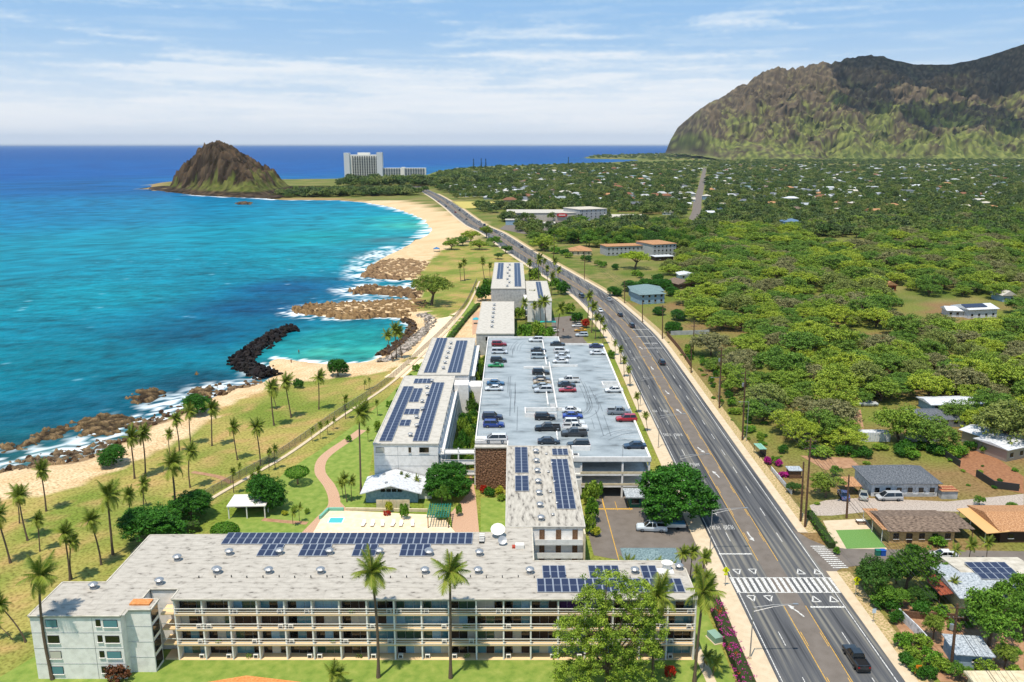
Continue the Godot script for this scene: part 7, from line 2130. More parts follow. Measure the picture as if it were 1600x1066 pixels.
	var town := PackedVector2Array([Vector2(-104.09, -1371.9), Vector2(-150.27, -1654.31), Vector2(-160.29, -2122.68), Vector2(-76.33, -2530.51), Vector2(471.44, -3130.25), Vector2(1335.76, -3550.08), Vector2(2003.64, -3327.05), Vector2(616.5, -1010.95), Vector2(330.01, -881.2), Vector2(269.72, -1010.95), Vector2(180.97, -844.93), Vector2(156.22, -888.83), Vector2(80.96, -1062.94), Vector2(-8.35, -1096.74), Vector2(-62.02, -1256.04)])
	var n := 0
	var tries := 0
	var got: Array[Vector2] = []
	while n < 290 and tries < 9000:
		tries += 1
		var dist := 640.0 * pow(5.2, r.randf())
		var p := Vector2(r.randf_range(-0.12, 0.66) * dist, -dist)
		if not Geometry2D.is_point_in_polygon(p, town): continue
		if clear_of_town(p): continue
		var ok := true
		for g in got:
			if g.distance_to(p) < 20.0 + dist * 0.006: ok = false; break
		if not ok: continue
		got.append(p)
		var w := r.randf_range(10, 19)
		var dp := r.randf_range(9, 13)
		var q := Vector2(w, r.randf_range(-2, 2)) * 0.5
		var wi := r.randi_range(0, 4)
		var ri := r.randi_range(0, 8)
		house("%s walled house with %s roof in far town" % [["white", "cream", "pale blue", "light grey", "ochre"][wi], ["pale grey", "dark grey", "beige", "orange", "white metal", "teal grey", "brown", "off white", "white metal"][ri]], p - q, p + q, snappedf(dp, 1.0), [3.0, 3.2, 5.8][r.randi_range(0, 2)], r.randf_range(1.4, 2.6), walls[wi], roofs[ri], "hip" if n % 2 else "gable", "houses of the far town", 3 if dist < 1500.0 else 0)
		keep_out.append([p, w * 0.5 + 3.0])
		keep_out.append([p + Vector2(0, 10.0), w * 0.5 + 1.0])
		if dist > 900.0: keep_out.append([p + Vector2(0, 24.0), w * 0.5])
		n += 1
	# roofs too many and too far to tell apart
	var hm: Array = []
	for k in 4:
		var hb := MB.new()
		hb.col = lin(["b0aca2", "a2977e", "8fa0aa", "b8b8b4"][k])
		hb.box(Vector3(0, 1.6, 0), Vector3(12, 3.2, 9))
		hb.col = lin(["8c9296", "7a5640", "646a70", "a6a9ac"][k])
		hb.quad(Vector3(-7, 3.1, 5.2), Vector3(-3, 5.4, 0), Vector3(3, 5.4, 0), Vector3(7, 3.1, 5.2))
		hb.quad(Vector3(7, 3.1, -5.2), Vector3(3, 5.4, 0), Vector3(-3, 5.4, 0), Vector3(-7, 3.1, -5.2))
		hb.tri(Vector3(-7, 3.1, -5.2), Vector3(-3, 5.4, 0), Vector3(-7, 3.1, 5.2))
		hb.tri(Vector3(7, 3.1, 5.2), Vector3(3, 5.4, 0), Vector3(7, 3.1, -5.2))
		hm.append(hb.mesh(vcol(0.8)))
	var root := thing("distant_houses", Vector3.ZERO, "roofs of the farthest houses in the town below the mountain", "houses")
	root.set_meta("kind", "stuff")
	var hx := [[], [], [], []]
	tries = 0
	while tries < 760:
		tries += 1
		var dist := 1150.0 * pow(3.6, r.randf())
		var p := Vector2(r.randf_range(-0.1, 0.66) * dist, -dist)
		if not Geometry2D.is_point_in_polygon(p, town) or clear_of_town(p): continue
		keep_out.append([p, 9.0]); keep_out.append([p + Vector2(0, 14.0), 8.0])
		hx[tries % 4].append(Transform3D(Basis(Vector3.UP, r.randf_range(-0.3, 0.3)).scaled(Vector3.ONE * r.randf_range(0.9, 1.4)), Vector3(p.x, 0, p.y)))
	for k in 4:
		var mm := MultiMesh.new()
		mm.transform_format = MultiMesh.TRANSFORM_3D
		mm.mesh = hm[k]
		mm.instance_count = hx[k].size()
		for i in hx[k].size():
			mm.set_instance_transform(i, hx[k][i])
		var o := MultiMeshInstance3D.new()
		o.multimesh = mm
		o.name = "roofs"
		o.set_meta("kind", "stuff")
		root.add_child(o, true)

func yard_wall(label: String, line: Array, h: float, m: Material) -> void:
	var b := MB.new()
	for i in range(1, line.size()):
		b.bar(Vector3(line[i - 1].x, h * 0.5, line[i - 1].y), Vector3(line[i].x, h * 0.5, line[i].y), 0.18, h)
	solid("yard_wall", b.mesh(m), label, "wall")

# ---------------------------------------------------------------- cars
func loft(b: MB, st: Array, y0: float) -> void:
	# st: [x, top, half width]; front at +x
	var prev: Array[Vector3] = []
	for k in st.size():
		var x: float = st[k][0]
		var t: float = st[k][1]
		var w: float = st[k][2]
		var ring: Array[Vector3] = [Vector3(x, y0, -w * 0.9), Vector3(x, lerpf(y0, t, 0.55), -w), Vector3(x, t - 0.05, -w * 0.95), Vector3(x, t, -w * 0.85), Vector3(x, t, w * 0.85), Vector3(x, t - 0.05, w * 0.95), Vector3(x, lerpf(y0, t, 0.55), w), Vector3(x, y0, w * 0.9)]
		if k == 0:
			for i in range(1, 7): b.tri(ring[0], ring[i + 1], ring[i])
		else:
			for i in 8: b.quad(prev[i], prev[(i + 1) % 8], ring[(i + 1) % 8], ring[i])
		prev = ring
	for i in range(1, 7): b.tri(prev[0], prev[i], prev[i + 1])

const SHAPES := {
	"sedan": [[[2.35, 0.6, 0.72], [2.2, 0.7, 0.86], [1.1, 0.88, 0.9], [-1.6, 0.93, 0.9], [-2.2, 0.88, 0.86], [-2.35, 0.62, 0.76]], [1.15, -1.7, 0.35, -0.95, 1.42], 1.42],
	"coupe": [[[2.3, 0.58, 0.7], [2.1, 0.68, 0.86], [0.9, 0.84, 0.9], [-1.5, 0.88, 0.9], [-2.1, 0.86, 0.86], [-2.25, 0.6, 0.76]], [0.85, -1.75, 0.1, -0.7, 1.3], 1.35],
	"suv": [[[2.35, 0.7, 0.76], [2.2, 0.9, 0.9], [1.0, 1.05, 0.94], [-2.1, 1.08, 0.94], [-2.35, 1.0, 0.88], [-2.4, 0.7, 0.84]], [1.05, -2.3, 0.4, -2.0, 1.72], 1.4],
	"van": [[[2.5, 0.65, 0.76], [2.3, 0.85, 0.9], [1.6, 1.0, 0.95], [-2.3, 1.05, 0.95], [-2.5, 0.98, 0.9], [-2.55, 0.65, 0.86]], [1.7, -2.45, 0.7, -2.2, 1.78], 1.5],
	"pickup": [[[2.8, 0.75, 0.8], [2.6, 0.98, 0.95], [1.3, 1.1, 0.98], [-0.9, 1.12, 0.98], [-2.75, 1.08, 0.96], [-2.85, 0.75, 0.9]], [1.3, -0.95, 0.55, -0.75, 1.8], 1.75],
}

func car_meshes(kind: String, colour: String) -> Dictionary:
	var key := kind + colour
	if car_cache.has(key): return car_cache[key]
	var paint := mt(colour, 0.28, 0.1, 0.6)
	paint.clearcoat_enabled = true
	paint.clearcoat = 0.8
	paint.clearcoat_roughness = 0.08
	var s: Array = SHAPES[kind]
	var b := MB.new()
	loft(b, s[0], 0.3)
	var g: Array = s[1]
	var base: float = s[0][2][1] - 0.04
	var hw: float = s[0][2][2] * 0.92
	var rw := hw * 0.74
	var top: float = g[4]
	var roof := MB.new()
	loft(roof, [[g[2] + 0.02, top, rw], [g[3] - 0.02, top, rw]], top - 0.07)
	# pillars
	for z: float in [-1.0, 1.0]:
		roof.bar(Vector3(g[0] - 0.02, base, z * hw * 0.99), Vector3(g[2], top - 0.03, z * rw), 0.07, 0.07)
		roof.bar(Vector3(g[1] + 0.02, base, z * hw * 0.99), Vector3(g[3], top - 0.03, z * rw), 0.12, 0.09)
		var mx: float = (g[2] + g[3]) * 0.5
		roof.bar(Vector3(mx, base, z * hw * 1.0), Vector3(mx, top - 0.03, z * rw * 1.01), 0.06, 0.09)
	var glass := MB.new()
	var a: Array[Vector3] = [Vector3(g[0], base, -hw), Vector3(g[0], base, hw), Vector3(g[1], base, hw), Vector3(g[1], base, -hw)]
	var c: Array[Vector3] = [Vector3(g[2], top - 0.06, -rw), Vector3(g[2], top - 0.06, rw), Vector3(g[3], top - 0.06, rw), Vector3(g[3], top - 0.06, -rw)]
	for i in 4:
		glass.quad(a[i], a[(i + 1) % 4], c[(i + 1) % 4], c[i])
	var wheel := MB.new()
	wheel.tube([Vector3(0, 0, -0.11), Vector3(0, 0, -0.1), Vector3(0, 0, 0.1), Vector3(0, 0, 0.11)], [0.3, 0.34, 0.34, 0.3], 14)
	var rim := MB.new()
	rim.tube([Vector3(0, 0, -0.118), Vector3(0, 0, 0.118)], [0.2, 0.2], 10)
	var d := {body = b.mesh(paint), roof = roof.mesh(paint), glass = glass.mesh(M.car_glass), wheel = wheel.mesh(M.rubber), rim = rim.mesh(M.rim)}
	car_cache[key] = d
	return d

func car(kind: String, colour: String, at: Vector3, turn: float, label: String, group := "", lean := true) -> void:
	var called: String = {"sedan": "sedan", "coupe": "coupe", "suv": "suv", "van": "van", "pickup": "pickup_truck"}[kind]
	var d := car_meshes(kind, colour)
	var t := thing(called, at, label, "car" if kind != "pickup" else "pickup truck", group, turn)
	t.scale = Vector3.ONE * 1.12
	part(t, "body", d.body)
	part(t, "roof", d.roof)
	part(t, "windows", d.glass)
	var s: Array = SHAPES[kind]
	var w: float = s[0][2][2]
	var ax: float = s[2]
	for x: float in [ax, -ax]:
		for z: float in [-1.0, 1.0]:
			var q := part(t, "wheel", d.wheel, Vector3(x, 0.34, z * (w - 0.08)))
			part(q, "rim", d.rim)
	var f: float = s[0][1][0]
	var e: float = s[0][-2][0]
	for z: float in [-1.0, 1.0]:
		part(t, "headlight", bxm(Vector3(0.16, 0.14, 0.34), M.headlight), Vector3(f - 0.02, s[0][1][1] - 0.12, z * w * 0.68))
		part(t, "taillight", bxm(Vector3(0.12, 0.2, 0.24), M.taillight), Vector3(e - 0.04, s[0][-2][1] - 0.16, z * w * 0.74))
	part(t, "windscreen_base", bxm(Vector3(0.1, 0.05, w * 1.5), M.rubber), Vector3(s[1][0] + 0.02, s[0][2][1], 0))
	part(t, "bumper", bxm(Vector3(0.16, 0.2, w * 1.6), M.dark_metal), Vector3(s[0][0][0] + 0.0, 0.42, 0))
	if kind == "pickup":
		part(t, "cargo_bed", bxm(Vector3(1.62, 0.06, w * 1.62), M.rubber), Vector3(-1.86, 1.1, 0))
		for z: float in [-1.0, 1.0]:
			part(t, "bed_side", bxm(Vector3(1.8, 0.18, 0.1), d.body.surface_get_material(0)), Vector3(-1.85, 1.17, z * w * 0.86))
		part(t, "tailgate", bxm(Vector3(0.1, 0.2, w * 1.7), d.body.surface_get_material(0)), Vector3(-2.74, 1.15, 0))

func make_cars() -> void:
	var y := 8.9
	# the roof deck; front to the sea unless turned
	for a: Array in [
		["suv", "8c1420", Vector3(-4.52, 8.9, -285.24), 0, "red suv at the far sea side corner of the deck"],
		["van", "cfd3d6", Vector3(-4.24, 8.9, -274.16), 0, "white minivan next to the red suv on the deck"],
		["suv", "16181a", Vector3(-4.39, 8.9, -262.62), 0, "black suv between the white minivan and the green coupe"],
		["coupe", "0f8a3a", Vector3(-5.11, 8.9, -256.6), PI, "bright green coupe on the sea side of the deck"],
		["sedan", "2f5f86", Vector3(-4.92, 8.9, -236.25), 0, "blue sedan behind the white sedan on the sea side row"],
		["sedan", "d8dadb", Vector3(-5.18, 8.9, -230.66), PI, "white sedan beside the blue sedan on the sea side row"],
		["suv", "15203c", Vector3(-5.05, 8.9, -204.75), 0, "dark navy suv on the sea side row of the deck"],
		["suv", "1b3a86", Vector3(-4.59, 8.9, -198.74), 0, "royal blue suv next to the dark navy suv"],
		["van", "d4d5d5", Vector3(-3.98, 8.9, -188.08), PI, "white minivan at the near sea side corner of the deck"],
		["suv", "d9dad8", Vector3(8.64, 8.9, -291.6), PI, "white boxy suv at the far end of the deck"],
		["sedan", "26282c", Vector3(9, 8.9, -276.85), 0, "charcoal sedan behind the silver minivan on the deck"],
		["van", "a8b4b8", Vector3(9.03, 8.9, -267.63), 0, "silver minivan in the inner sea side row"],
		["suv", "121315", Vector3(8.9, 8.9, -247.86), 0, "black suv alone at the far end of the ramp"],
		["sedan", "45494e", Vector3(8.84, 8.9, -240.35), 0, "grey sedan partly hidden behind the tan sedan"],
		["sedan", "b9a688", Vector3(8.92, 8.9, -237.26), 0, "tan sedan in the cluster beside the ramp"],
		["sedan", "9aa5aa", Vector3(8.58, 8.9, -232.93), PI, "pale grey sedan next to the tan sedan"],
		["suv", "c2c6c8", Vector3(8.99, 8.9, -228.75), PI, "silver suv at the near end of the ramp cluster"],
		["suv", "101113", Vector3(8.51, 8.9, -204.5), 0, "black suv behind the black pickup on the deck"],
		["pickup", "15171a", Vector3(8.83, 8.9, -196.09), PI, "black pickup truck in the inner sea side row"],
		["sedan", "1d2836", Vector3(8.67, 8.9, -186.76), 0, "dark navy sedan at the near edge of the deck"],
		["sedan", "17191c", Vector3(16.05, 8.9, -285.72), 0, "black sedan at the far end of the inner highway row"],
		["suv", "d2d3d2", Vector3(16.9, 8.9, -275.05), 0, "white suv behind the white sedans of the highway row"],
		["sedan", "cfd4d8", Vector3(16.82, 8.9, -268.06), 0, "silver white sedan in the far inner highway row"],
		["sedan", "e0e0de", Vector3(15.82, 8.9, -261.8), PI, "white car half hidden behind the low deck wall"],
		["pickup", "d6d6d3", Vector3(17.01, 8.9, -238.97), PI, "white pickup truck beside the ramp"],
		["sedan", "1e2630", Vector3(15.97, 8.9, -234.58), 0, "dark sedan between the white pickup and the red coupe"],
		["coupe", "a01420", Vector3(16, 8.9, -229.38), PI, "red coupe beside the ramp opening"],
		["sedan", "dadbda", Vector3(15.78, 8.9, -210.3), 0, "white sedan behind the blue sedan on the deck"],
		["sedan", "1d3f9a", Vector3(15.71, 8.9, -205.79), 0, "bright blue sedan in the inner highway row"],
		["suv", "d2d4d3", Vector3(15.79, 8.9, -199.96), 0, "white suv in front of the bright blue sedan"],
		["pickup", "dddddb", Vector3(15.76, 8.9, -196.33), 0, "white pickup truck next to the grey pickup truck"],
		["pickup", "34373b", Vector3(15.14, 8.9, -192.12), PI, "dark grey pickup truck in the inner highway row"],
		["suv", "222a33", Vector3(15.54, 8.9, -184.19), PI, "dark slate suv at the near edge of the deck"],
		["sedan", "1a2350", Vector3(29.52, 8.9, -282.39), 0, "navy sedan at the far highway side corner of the deck"],
		["sedan", "dcdddc", Vector3(28.9, 8.9, -272.83), 0, "white sedan next to the navy sedan at the far corner"],
		["sedan", "e2e2e0", Vector3(29.3, 8.9, -229.06), PI, "white sedan alone on the highway side of the deck"],
		["pickup", "7d868d", Vector3(28.25, 8.9, -208.95), 0, "grey pickup truck on the highway side of the deck"],
		["suv", "a81626", Vector3(29.34, 8.9, -203.22), PI, "small red suv next to the grey pickup truck"],
		["sedan", "12304a", Vector3(28.83, 8.9, -183.77), PI, "dark teal sedan at the near highway corner of the deck"]]:
		car(a[0], a[1], a[2], a[3], a[4], "cars parked on the roof deck")
	for a: Array in [["sedan", "6e1420", Vector3(28.85, 0, -370.87), 0, "dark red car in the far parking lot"], ["sedan", "dcdcdb", Vector3(28.96, 0, -357.21), PI, "white sedan next to the dark red car in the far lot"], ["sedan", "d09a18", Vector3(29.37, 0, -348.21), PI, "yellow sedan in the far parking lot"], ["suv", "c4ced4", Vector3(29.12, 0, -338.43), PI, "silver suv next to the yellow sedan"], ["sedan", "d5cfc4", Vector3(17.51, 0, -346.96), PI, "cream sedan parked alone in the far lot"]]:
		car(a[0], a[1], a[2], a[3], a[4], "cars in the far parking lot")
	# traffic: away from the camera the front points to -z
	for a: Array in [["pickup", "15181b", Vector3(53.26, 0, -114.07), PI / 2, "black pickup truck driving away in the nearest lane"], ["suv", "131416", Vector3(54.68, 0, -293.69), PI / 2, "black suv driving away beside the thicket"], ["suv", "1d2024", Vector3(52.59, 0, -357.21), 1.62, "black suv driving away beyond the thicket corner"], ["sedan", "121315", Vector3(50.54, 0, -381.04), 1.66, "black sedan driving away behind the black suv"], ["sedan", "8a9196", Vector3(49.6, 0, -420.33), 1.75, "grey sedan driving away near the grey roofed houses"], ["sedan", "dfe0df", Vector3(42.38, 0, -391.75), -1.45, "white sedan coming towards the camera by the palms"], ["van", "1a1d20", Vector3(36.55, 0, -429.51), -1.4, "dark van coming towards the camera by the palms"], ["sedan", "121316", Vector3(7.47, 0, -646.52), 1.75, "black sedan driving on the highway near the orange roof"]]:
		car(a[0], a[1], a[2], a[3], a[4], "traffic on the highway")
	var r := RandomNumberGenerator.new()
	r.seed = 6
	var cols := ["1b1d20", "d6d7d6", "7c8288", "8c1a20", "26384e", "b9b9b4"]
	for i in 16:
		var u := i / 15.0
		var k := lerpf(700, 1180, u)
		var p := Vector2(lerpf(-7.5, -99, u) + (4.6 if i % 3 else -4.4), -k)
		car(["sedan", "suv", "van"][i % 3], cols[i % 6], Vector3(p.x, 0.05, p.y), 1.75, "small %s car in the distant highway queue, %s from the front" % [["black", "white", "grey", "red", "navy", "pale"][i % 6], nth(i)], "queue on the distant highway")
	car("pickup", "cfdae2", Vector3(28.97, 0, -159.12), PI - 0.1, "white pickup truck parked in front of the dark shade tree")
	car("van", "b9bcbe", Vector3(85.06, 0, -174.47), PI, "silver minivan parked in front of the white house")
	car("sedan", "9a9c94", Vector3(79.85, 0, -175.87), 1.2, "pale sedan parked between carport and white house")
	car("sedan", "4c5a86", Vector3(75.35, 0, -175.87), 1.4, "blue sedan parked below the orange carport")
	car("sedan", "dcdddb", Vector3(83.62, 0, -147.3), PI, "white sedan parked on the side street")
	car("pickup", "d2d5d6", Vector3(109.02, 0, -243.97), 0, "white pickup truck parked under the thicket trees")
	for a: Array in [[Vector3(31.8, 0, -831.22), 0], [Vector3(35.34, 0, -824.53), 1], [Vector3(48.34, 0, -831.22), 2], [Vector3(52.16, 0, -831.22), 3], [Vector3(56.42, 0, -838.02), 4], [Vector3(60.91, 0, -838.02), 5]]:
		car("sedan", cols[a[1]], a[0], 1.5, "%s car parked in front of the supermarket, %s from the sea" % [["black", "white", "grey", "red", "navy", "pale"][a[1]], nth(a[1])], "cars at the supermarket")
	# boat on a trailer under the shade tree
	var bt := thing("covered_boat", Vector3(33.66, 0, -160), "boat under a blue cover on a trailer below the shade tree", "boat", "", PI)
	var b := MB.new()
	loft(b, [[2.6, 1.5, 0.1], [1.6, 1.35, 0.7], [-1.0, 1.3, 0.95], [-2.4, 1.3, 0.95]], 0.6)
	part(bt, "hull", b.mesh(M.white_plain))
	b = MB.new()
	loft(b, [[2.3, 1.6, 0.1], [1.0, 1.75, 0.6], [-2.3, 1.5, 0.85]], 1.3)
	part(bt, "cover", b.mesh(M.tarp))
	part(bt, "trailer", bxm(Vector3(5.6, 0.12, 1.2), M.metal), Vector3(0.2, 0.5, 0))
	for z: float in [-0.8, 0.8]:
		part(bt, "wheel", car_meshes("sedan", "dcdddb").wheel, Vector3(-0.8, 0.34, z))

# ---------------------------------------------------------------- poles, lamps, signs
func make_street() -> void:
	# timber poles beyond the highway: base, top
	var poles := [[[66.72, -111.5, 66.19, 11.45], 0], [[61.38, -160.6, 60.96, 19.69], 1], [[61.37, -163.34, 60.96, 13.46], 0], [[62.45, -213.3, 62.07, 19.42], 1], [[63.03, -241.42, 62.33, 18.83], 1], [[62.86, -281.45, 62.16, 9.7], 0], [[69.57, -309.97, 69.42, 12.81], 1], [[61.95, -333.73, 61.36, 14.21], 1], [[58.81, -366.67, 58.47, 9.38], 0], [[56.88, -413.25, 56.53, 11.1], 1], [[42.92, -488.95, 42.96, 17.12], 1], [[28.31, -563.4, 28.52, 19.11], 1], [[71.77, -164.89, 71.26, 9.97], 0]]
	var names := ["tall timber utility pole beside the pale blue shed", "tallest timber utility pole at the driveway with two crossarms", "shorter timber pole right behind the tallest pole", "timber utility pole beside the bus stop", "timber utility pole at the thicket edge with crossarms", "short timber pole by the brown wall", "timber utility pole behind the brown wall", "timber utility pole at the thicket's far corner", "short timber pole near the grey roofed houses", "timber utility pole across from the far parking lot", "timber utility pole on the green roadside lot", "timber utility pole near the orange roofed house", "thin timber pole in front of the white house"]
	var tops: Array[Vector3] = []
	for i in poles.size():
		var a: Array = poles[i][0]
		var t := thing("utility_pole", Vector3(a[0], 0, a[1]), names[i], "utility pole", "utility poles along the highway")
		var lean: float = clampf(a[2] - a[0], -0.4, 0.4)
		var b := MB.new()
		b.tube([Vector3(0, -0.3, 0), Vector3(lean, a[3], 0)], [0.25, 0.16], 8)
		part(t, "shaft", b.mesh(M.pole))
		if poles[i][1] or i == 0:
			for h: float in [0.6, 2.2]:
				part(t, "crossarm", bxm(Vector3(2.4, 0.12, 0.12), M.pole), Vector3(lean, a[3] - h, 0.12))
				for x: float in [-1.0, -0.4, 0.4, 1.0]:
					part(t, "insulator", bxm(Vector3(0.08, 0.16, 0.08), M.metal), Vector3(lean + x, a[3] - h + 0.13, 0.12))
		if i in [0, 3, 4]:
			var tr := MB.new()
			tr.tube([Vector3(0, 0, 0), Vector3(0, 0.9, 0)], [0.28, 0.28], 10)
			part(t, "transformer", tr.mesh(M.metal), Vector3(lean - 0.45, a[3] - 4.2, 0.1))
		if i != 12 and (poles[i][1] or i == 0): tops.append(Vector3(a[0] + lean, a[3], a[1]))
	tops.insert(0, Vector3(60.5, 11.5, -62.0))
	for i in range(1, tops.size()):
		for k in 6:
			var dx: float = [-1.0, -0.4, 0.4, 1.0, -0.6, 0.2][k]
			var dy: float = [-0.4, -0.4, -0.4, -0.4, -2.0, -3.6][k]
			var p := tops[i - 1] + Vector3(dx, dy, 0.12)
			var q := tops[i] + Vector3(dx, dy, 0.12)
			var pts := []
			var rad := []
			for j in 9:
				var u := j / 8.0
				pts.append(p.lerp(q, u) - p + Vector3(0, -4.0 * u * (1.0 - u) * p.distance_to(q) * 0.012, 0))
				rad.append(0.022 if k < 4 else 0.035)
			var b := MB.new()
			b.tube(pts, rad, 4, false)
			solid("power_line", b.mesh(M.wire), "%s overhead wire in the %s pole span from the front" % [["outer upper", "inner upper", "far inner upper", "far outer upper", "middle", "lowest"][k], nth(i - 1)], "wire", "overhead wires", p)
	# street lamps on the sea side pavement with long arms over the road
	var post := MB.new()
	post.tube([Vector3(0, 0, 0), Vector3(0, 9.0, 0)], [0.11, 0.07], 8)
	var arm := MB.new()
	arm.tube([Vector3(0, 8.2, 0), Vector3(3.0, 9.0, 0), Vector3(6.2, 9.5, 0)], [0.05, 0.05, 0.04], 6)
	arm.tube([Vector3(0, 8.9, 0), Vector3(3.0, 9.35, 0), Vector3(6.2, 9.5, 0)], [0.05, 0.05, 0.04], 6)
	var pm := post.mesh(M.metal)
	var amesh := arm.mesh(M.metal)
	var where := ["beside the flowering hedge", "at the dark shade tree", "past the shade tree", "at the near garage corner", "at the middle of the garage", "third along the garage", "at the far garage corner", "beyond the garage", "before the far parking lot"]
	for i in 9:
		var z: float = [-114.6, -149.2, -178.0, -207.0, -243.0, -268.0, -296.0, -330.0, -372.0][i]
		var x: float = 37.0 + (-z - 114.0) * 0.017
		var t := thing("street_lamp", Vector3(x + (1.2 if i == 1 else 0.0), 0.1, z), "grey street lamp with long arm over the highway, " + where[i], "street lamp", "street lamps along the highway")
		part(t, "post", pm)
		part(t, "arm", amesh)
		part(t, "lamp_head", bxm(Vector3(0.8, 0.16, 0.34), M.metal), Vector3(6.4, 9.48, 0))
		part(t, "base", bxm(Vector3(0.4, 0.4, 0.4), M.concrete), Vector3(0, 0.2, 0))
	for a: Array in [[[63.22, -212.3, 61.47, 11.2], "small street lamp on the timber pole by the bus stop"], [[63.56, -245.26, 61.11, 8.61], "small street lamp at the thicket edge"]]:
		var q: Array = a[0]
		var t := thing("street_lamp", Vector3(q[0], 0, q[1]), a[1], "street lamp", "lamps beyond the highway")
		part(t, "post", bxm(Vector3(0.12, q[3], 0.12), M.metal), Vector3(0, q[3] * 0.5, 0))
		part(t, "arm", bxm(Vector3(2.4, 0.08, 0.08), M.metal), Vector3(-1.2, q[3], 0))
		part(t, "lamp_head", bxm(Vector3(0.6, 0.14, 0.3), M.metal), Vector3(-2.4, q[3] - 0.03, 0))
	# crossing signs
	for a: Array in [[Vector3(38.6, 0.15, -136.5), "yellow green crossing sign on the sea side of the crosswalk"], [Vector3(60.9, 0.1, -133.2), "yellow green crossing sign on the far side of the crosswalk"]]:
		var t := thing("crossing_sign", a[0], a[1], "sign")
		part(t, "post", bxm(Vector3(0.1, 3.0, 0.1), M.metal), Vector3(0, 1.5, 0))
		part(t, "sign_board", bxm(Vector3(1.0, 1.0, 0.05), M.yellow_green), Vector3(0, 3.2, 0.06), Basis(Vector3.BACK, PI / 4))
		var fg := MB.new()
		fg.box(Vector3(0, 0.24, 0), Vector3(0.14, 0.14, 0.02))
		fg.box(Vector3(0, 0.02, 0), Vector3(0.16, 0.26, 0.02))
		fg.box(Vector3(-0.1, -0.22, 0), Vector3(0.08, 0.3, 0.02), Basis(Vector3.BACK, -0.4))
		fg.box(Vector3(0.1, -0.22, 0), Vector3(0.08, 0.3, 0.02), Basis(Vector3.BACK, 0.4))
		part(t, "walking_figure", fg.mesh(M.black), Vector3(0, 3.2, 0.1))
		part(t, "arrow_plate", bxm(Vector3(0.7, 0.36, 0.05), M.yellow_green), Vector3(0, 2.35, 0.06))
	var t := thing("road_sign", Vector3(61.07, 0, -110.25), "two orange warning boards among the roadside shrubs", "sign")
	part(t, "post", bxm(Vector3(0.08, 1.5, 0.08), M.metal), Vector3(0, 0.75, 0))
	part(t, "sign_board", bxm(Vector3(0.9, 0.7, 0.05), M.orange), Vector3(0, 1.7, 0.05))
	part(t, "sign_board", bxm(Vector3(0.8, 0.6, 0.05), M.orange), Vector3(-0.15, 0.95, 0.05))
	t = thing("road_sign", Vector3(60.43, 0, -124.7), "small white sign on a post along the far pavement", "sign")
	part(t, "post", bxm(Vector3(0.07, 2.4, 0.07), M.metal), Vector3(0, 1.2, 0))
	part(t, "sign_board", bxm(Vector3(0.6, 0.8, 0.05), mt("b9cbd8", 0.6)), Vector3(0, 2.3, 0.05))
	# bus shelter
	t = thing("bus_shelter", Vector3(63.82, 0, -201.86), "green roofed bus shelter beside the far pavement", "bus shelter", "", 0.1)
	part(t, "roof", bxm(Vector3(1.9, 0.14, 4.2), mt("7fae98", 0.6)), Vector3(0, 2.5, 0))
	part(t, "bench", bxm(Vector3(0.5, 0.1, 3.0), M.wood), Vector3(0.4, 0.5, 0))
	part(t, "back_wall", bxm(Vector3(0.1, 2.0, 4.0), M.dark_metal), Vector3(0.8, 1.2, 0))
	for z: float in [-1.9, 1.9]:
		part(t, "post", bxm(Vector3(0.1, 2.45, 0.1), M.dark_metal), Vector3(-0.8, 1.22, z))
	t = thing("waste_bin", Vector3(72.28, 0, -148.33), "blue wheeled bin at the side street corner", "bin")
	part(t, "body", bxm(Vector3(0.9, 1.1, 0.9), mt("1b4fa0", 0.5)), Vector3(0, 0.55, 0))
	part(t, "lid", bxm(Vector3(1.0, 0.1, 1.0), mt("1b4fa0", 0.5)), Vector3(0, 1.15, 0))
	t = thing("waste_bin", Vector3(71.28, 0, -148.33), "green wheeled bin beside the blue bin", "bin")
	part(t, "body", bxm(Vector3(0.8, 1.1, 0.9), M.green_metal), Vector3(0, 0.55, 0))
	part(t, "lid", bxm(Vector3(0.9, 0.1, 1.0), M.green_metal), Vector3(0, 1.15, 0))

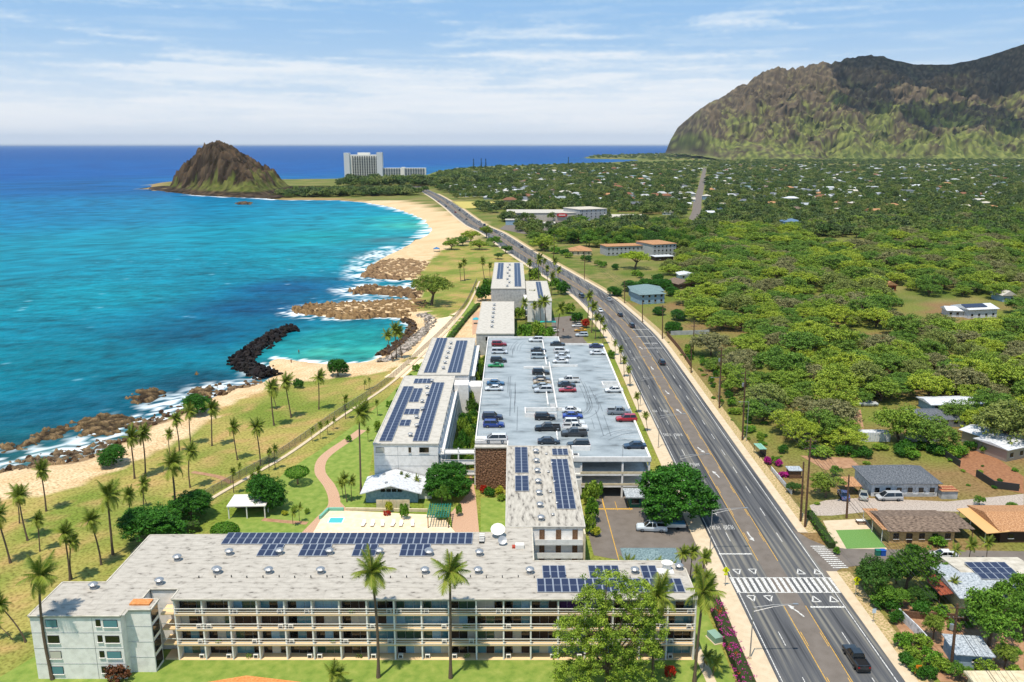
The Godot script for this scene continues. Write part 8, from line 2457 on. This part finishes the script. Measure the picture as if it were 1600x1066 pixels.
func make_details() -> void:
	# beach picnic canopies near the park trees
	for a: Array in [[Vector3(-56.63, 0, -622.63), "2b6c9c", "blue beach canopy on the sand beside the park"], [Vector3(-40.58, 0, -659.14), "3c5a50", "dark beach canopy under the park trees"]]:
		var t := thing("beach_canopy", a[0], a[2], "canopy")
		hip(t, 4.6, 4.6, 2.2, 1.2, mt(a[1], 0.8))
		for q: Array in [[-2.1, -2.1], [2.1, -2.1], [-2.1, 2.1], [2.1, 2.1]]:
			part(t, "leg", bxm(Vector3(0.08, 2.2, 0.08), M.metal), Vector3(q[0], 1.1, q[1]))
	var u := thing("umbrella", Vector3(-16.03, 0, -363.92), "turquoise parasol on the terrace beside the pale bare roof", "umbrella")
	hip(u, 3.0, 3.0, 2.2, 0.8, mt("2f9db0", 0.7))
	part(u, "pole", bxm(Vector3(0.07, 2.2, 0.07), M.metal), Vector3(0, 1.1, 0))
	land("terrace", flat([Vector2(-18.68, -384.04), Vector2(-15.16, -394.92), Vector2(-14.18, -345.71), Vector2(-16.67, -340.82)], 0.04, M.walk))
	var aw := thing("awning", Vector3(15.69, 0, -355.9), "turquoise awning at the edge of the far parking lot", "awning")
	part(aw, "cover", bxm(Vector3(7.0, 0.12, 3.0), mt("1f9a8c", 0.7)), Vector3(0, 2.6, 0))
	for q: Array in [[-3.3, -1.3], [3.3, -1.3], [-3.3, 1.3], [3.3, 1.3]]:
		part(aw, "post", bxm(Vector3(0.08, 2.55, 0.08), M.metal), Vector3(q[0], 1.27, q[1]))
	# surf and foam objects are part of the sea; bathers are a few pixels
	for a: Array in [[Vector3(-83.71, -2, -316.89), "bather standing in the lagoon shallows", "6b3f2c"], [Vector3(-82.09, -1.2, -299.14), "beachgoer on the lagoon sand", "8c4a38"], [Vector3(21.88, 0, -346.96), "walker in dark clothing on the far parking lot", "20232c"]]:
		person(a[0], a[1], a[2])
	var k := thing("air_conditioner", Vector3(16.48, 0, -197.42) + Vector3(0, 0, 2), "white rooftop air conditioner beside the garage corner", "air conditioner")
	k.position = Vector3(14.4, 8.5, -177.5)
	part(k, "casing", bxm(Vector3(1.6, 1.2, 1.4), M.white_plain), Vector3(0, 0.6, 0))
	part(k, "fan", bxm(Vector3(1.0, 0.05, 1.0), M.dark_metal), Vector3(0, 1.22, 0))

func person(at: Vector3, label: String, cloth: String) -> void:
	var b := MB.new()
	var skin := lin("a8714e")
	b.col = lin("3a2c24")
	for s: float in [-0.09, 0.09]:
		b.tube([Vector3(s, 0, 0.06), Vector3(s, 0.05, 0), Vector3(s, 0.46, 0.01), Vector3(s * 0.95, 0.86, 0)], [0.05, 0.05, 0.065, 0.09], 7)
	b.col = lin(cloth)
	b.tube([Vector3(0, 0.82, 0), Vector3(0, 1.1, 0), Vector3(0, 1.35, 0), Vector3(0, 1.46, 0)], [0.15, 0.14, 0.18, 0.07], 9)
	b.col = skin
	for s: float in [-1.0, 1.0]:
		b.tube([Vector3(s * 0.19, 1.4, 0), Vector3(s * 0.25, 1.12, 0.03), Vector3(s * 0.27, 0.86, 0.08), Vector3(s * 0.27, 0.76, 0.1)], [0.06, 0.05, 0.04, 0.03], 6)
	b.tube([Vector3(0, 1.44, 0), Vector3(0, 1.52, 0.01), Vector3(0, 1.62, 0.02), Vector3(0, 1.7, 0.01), Vector3(0, 1.76, 0)], [0.055, 0.075, 0.1, 0.09, 0.03], 9)
	var m := vcol(0.8, 0.3)
	var o := solid("person", b.mesh(m), label, "person", "", at)
	var h := MB.new()
	h.tube([Vector3(0, 1.62, -0.03), Vector3(0, 1.72, -0.02), Vector3(0, 1.78, -0.01)], [0.1, 0.1, 0.03], 8)
	part(o, "hair", h.mesh(mt("1d1612", 0.8)))
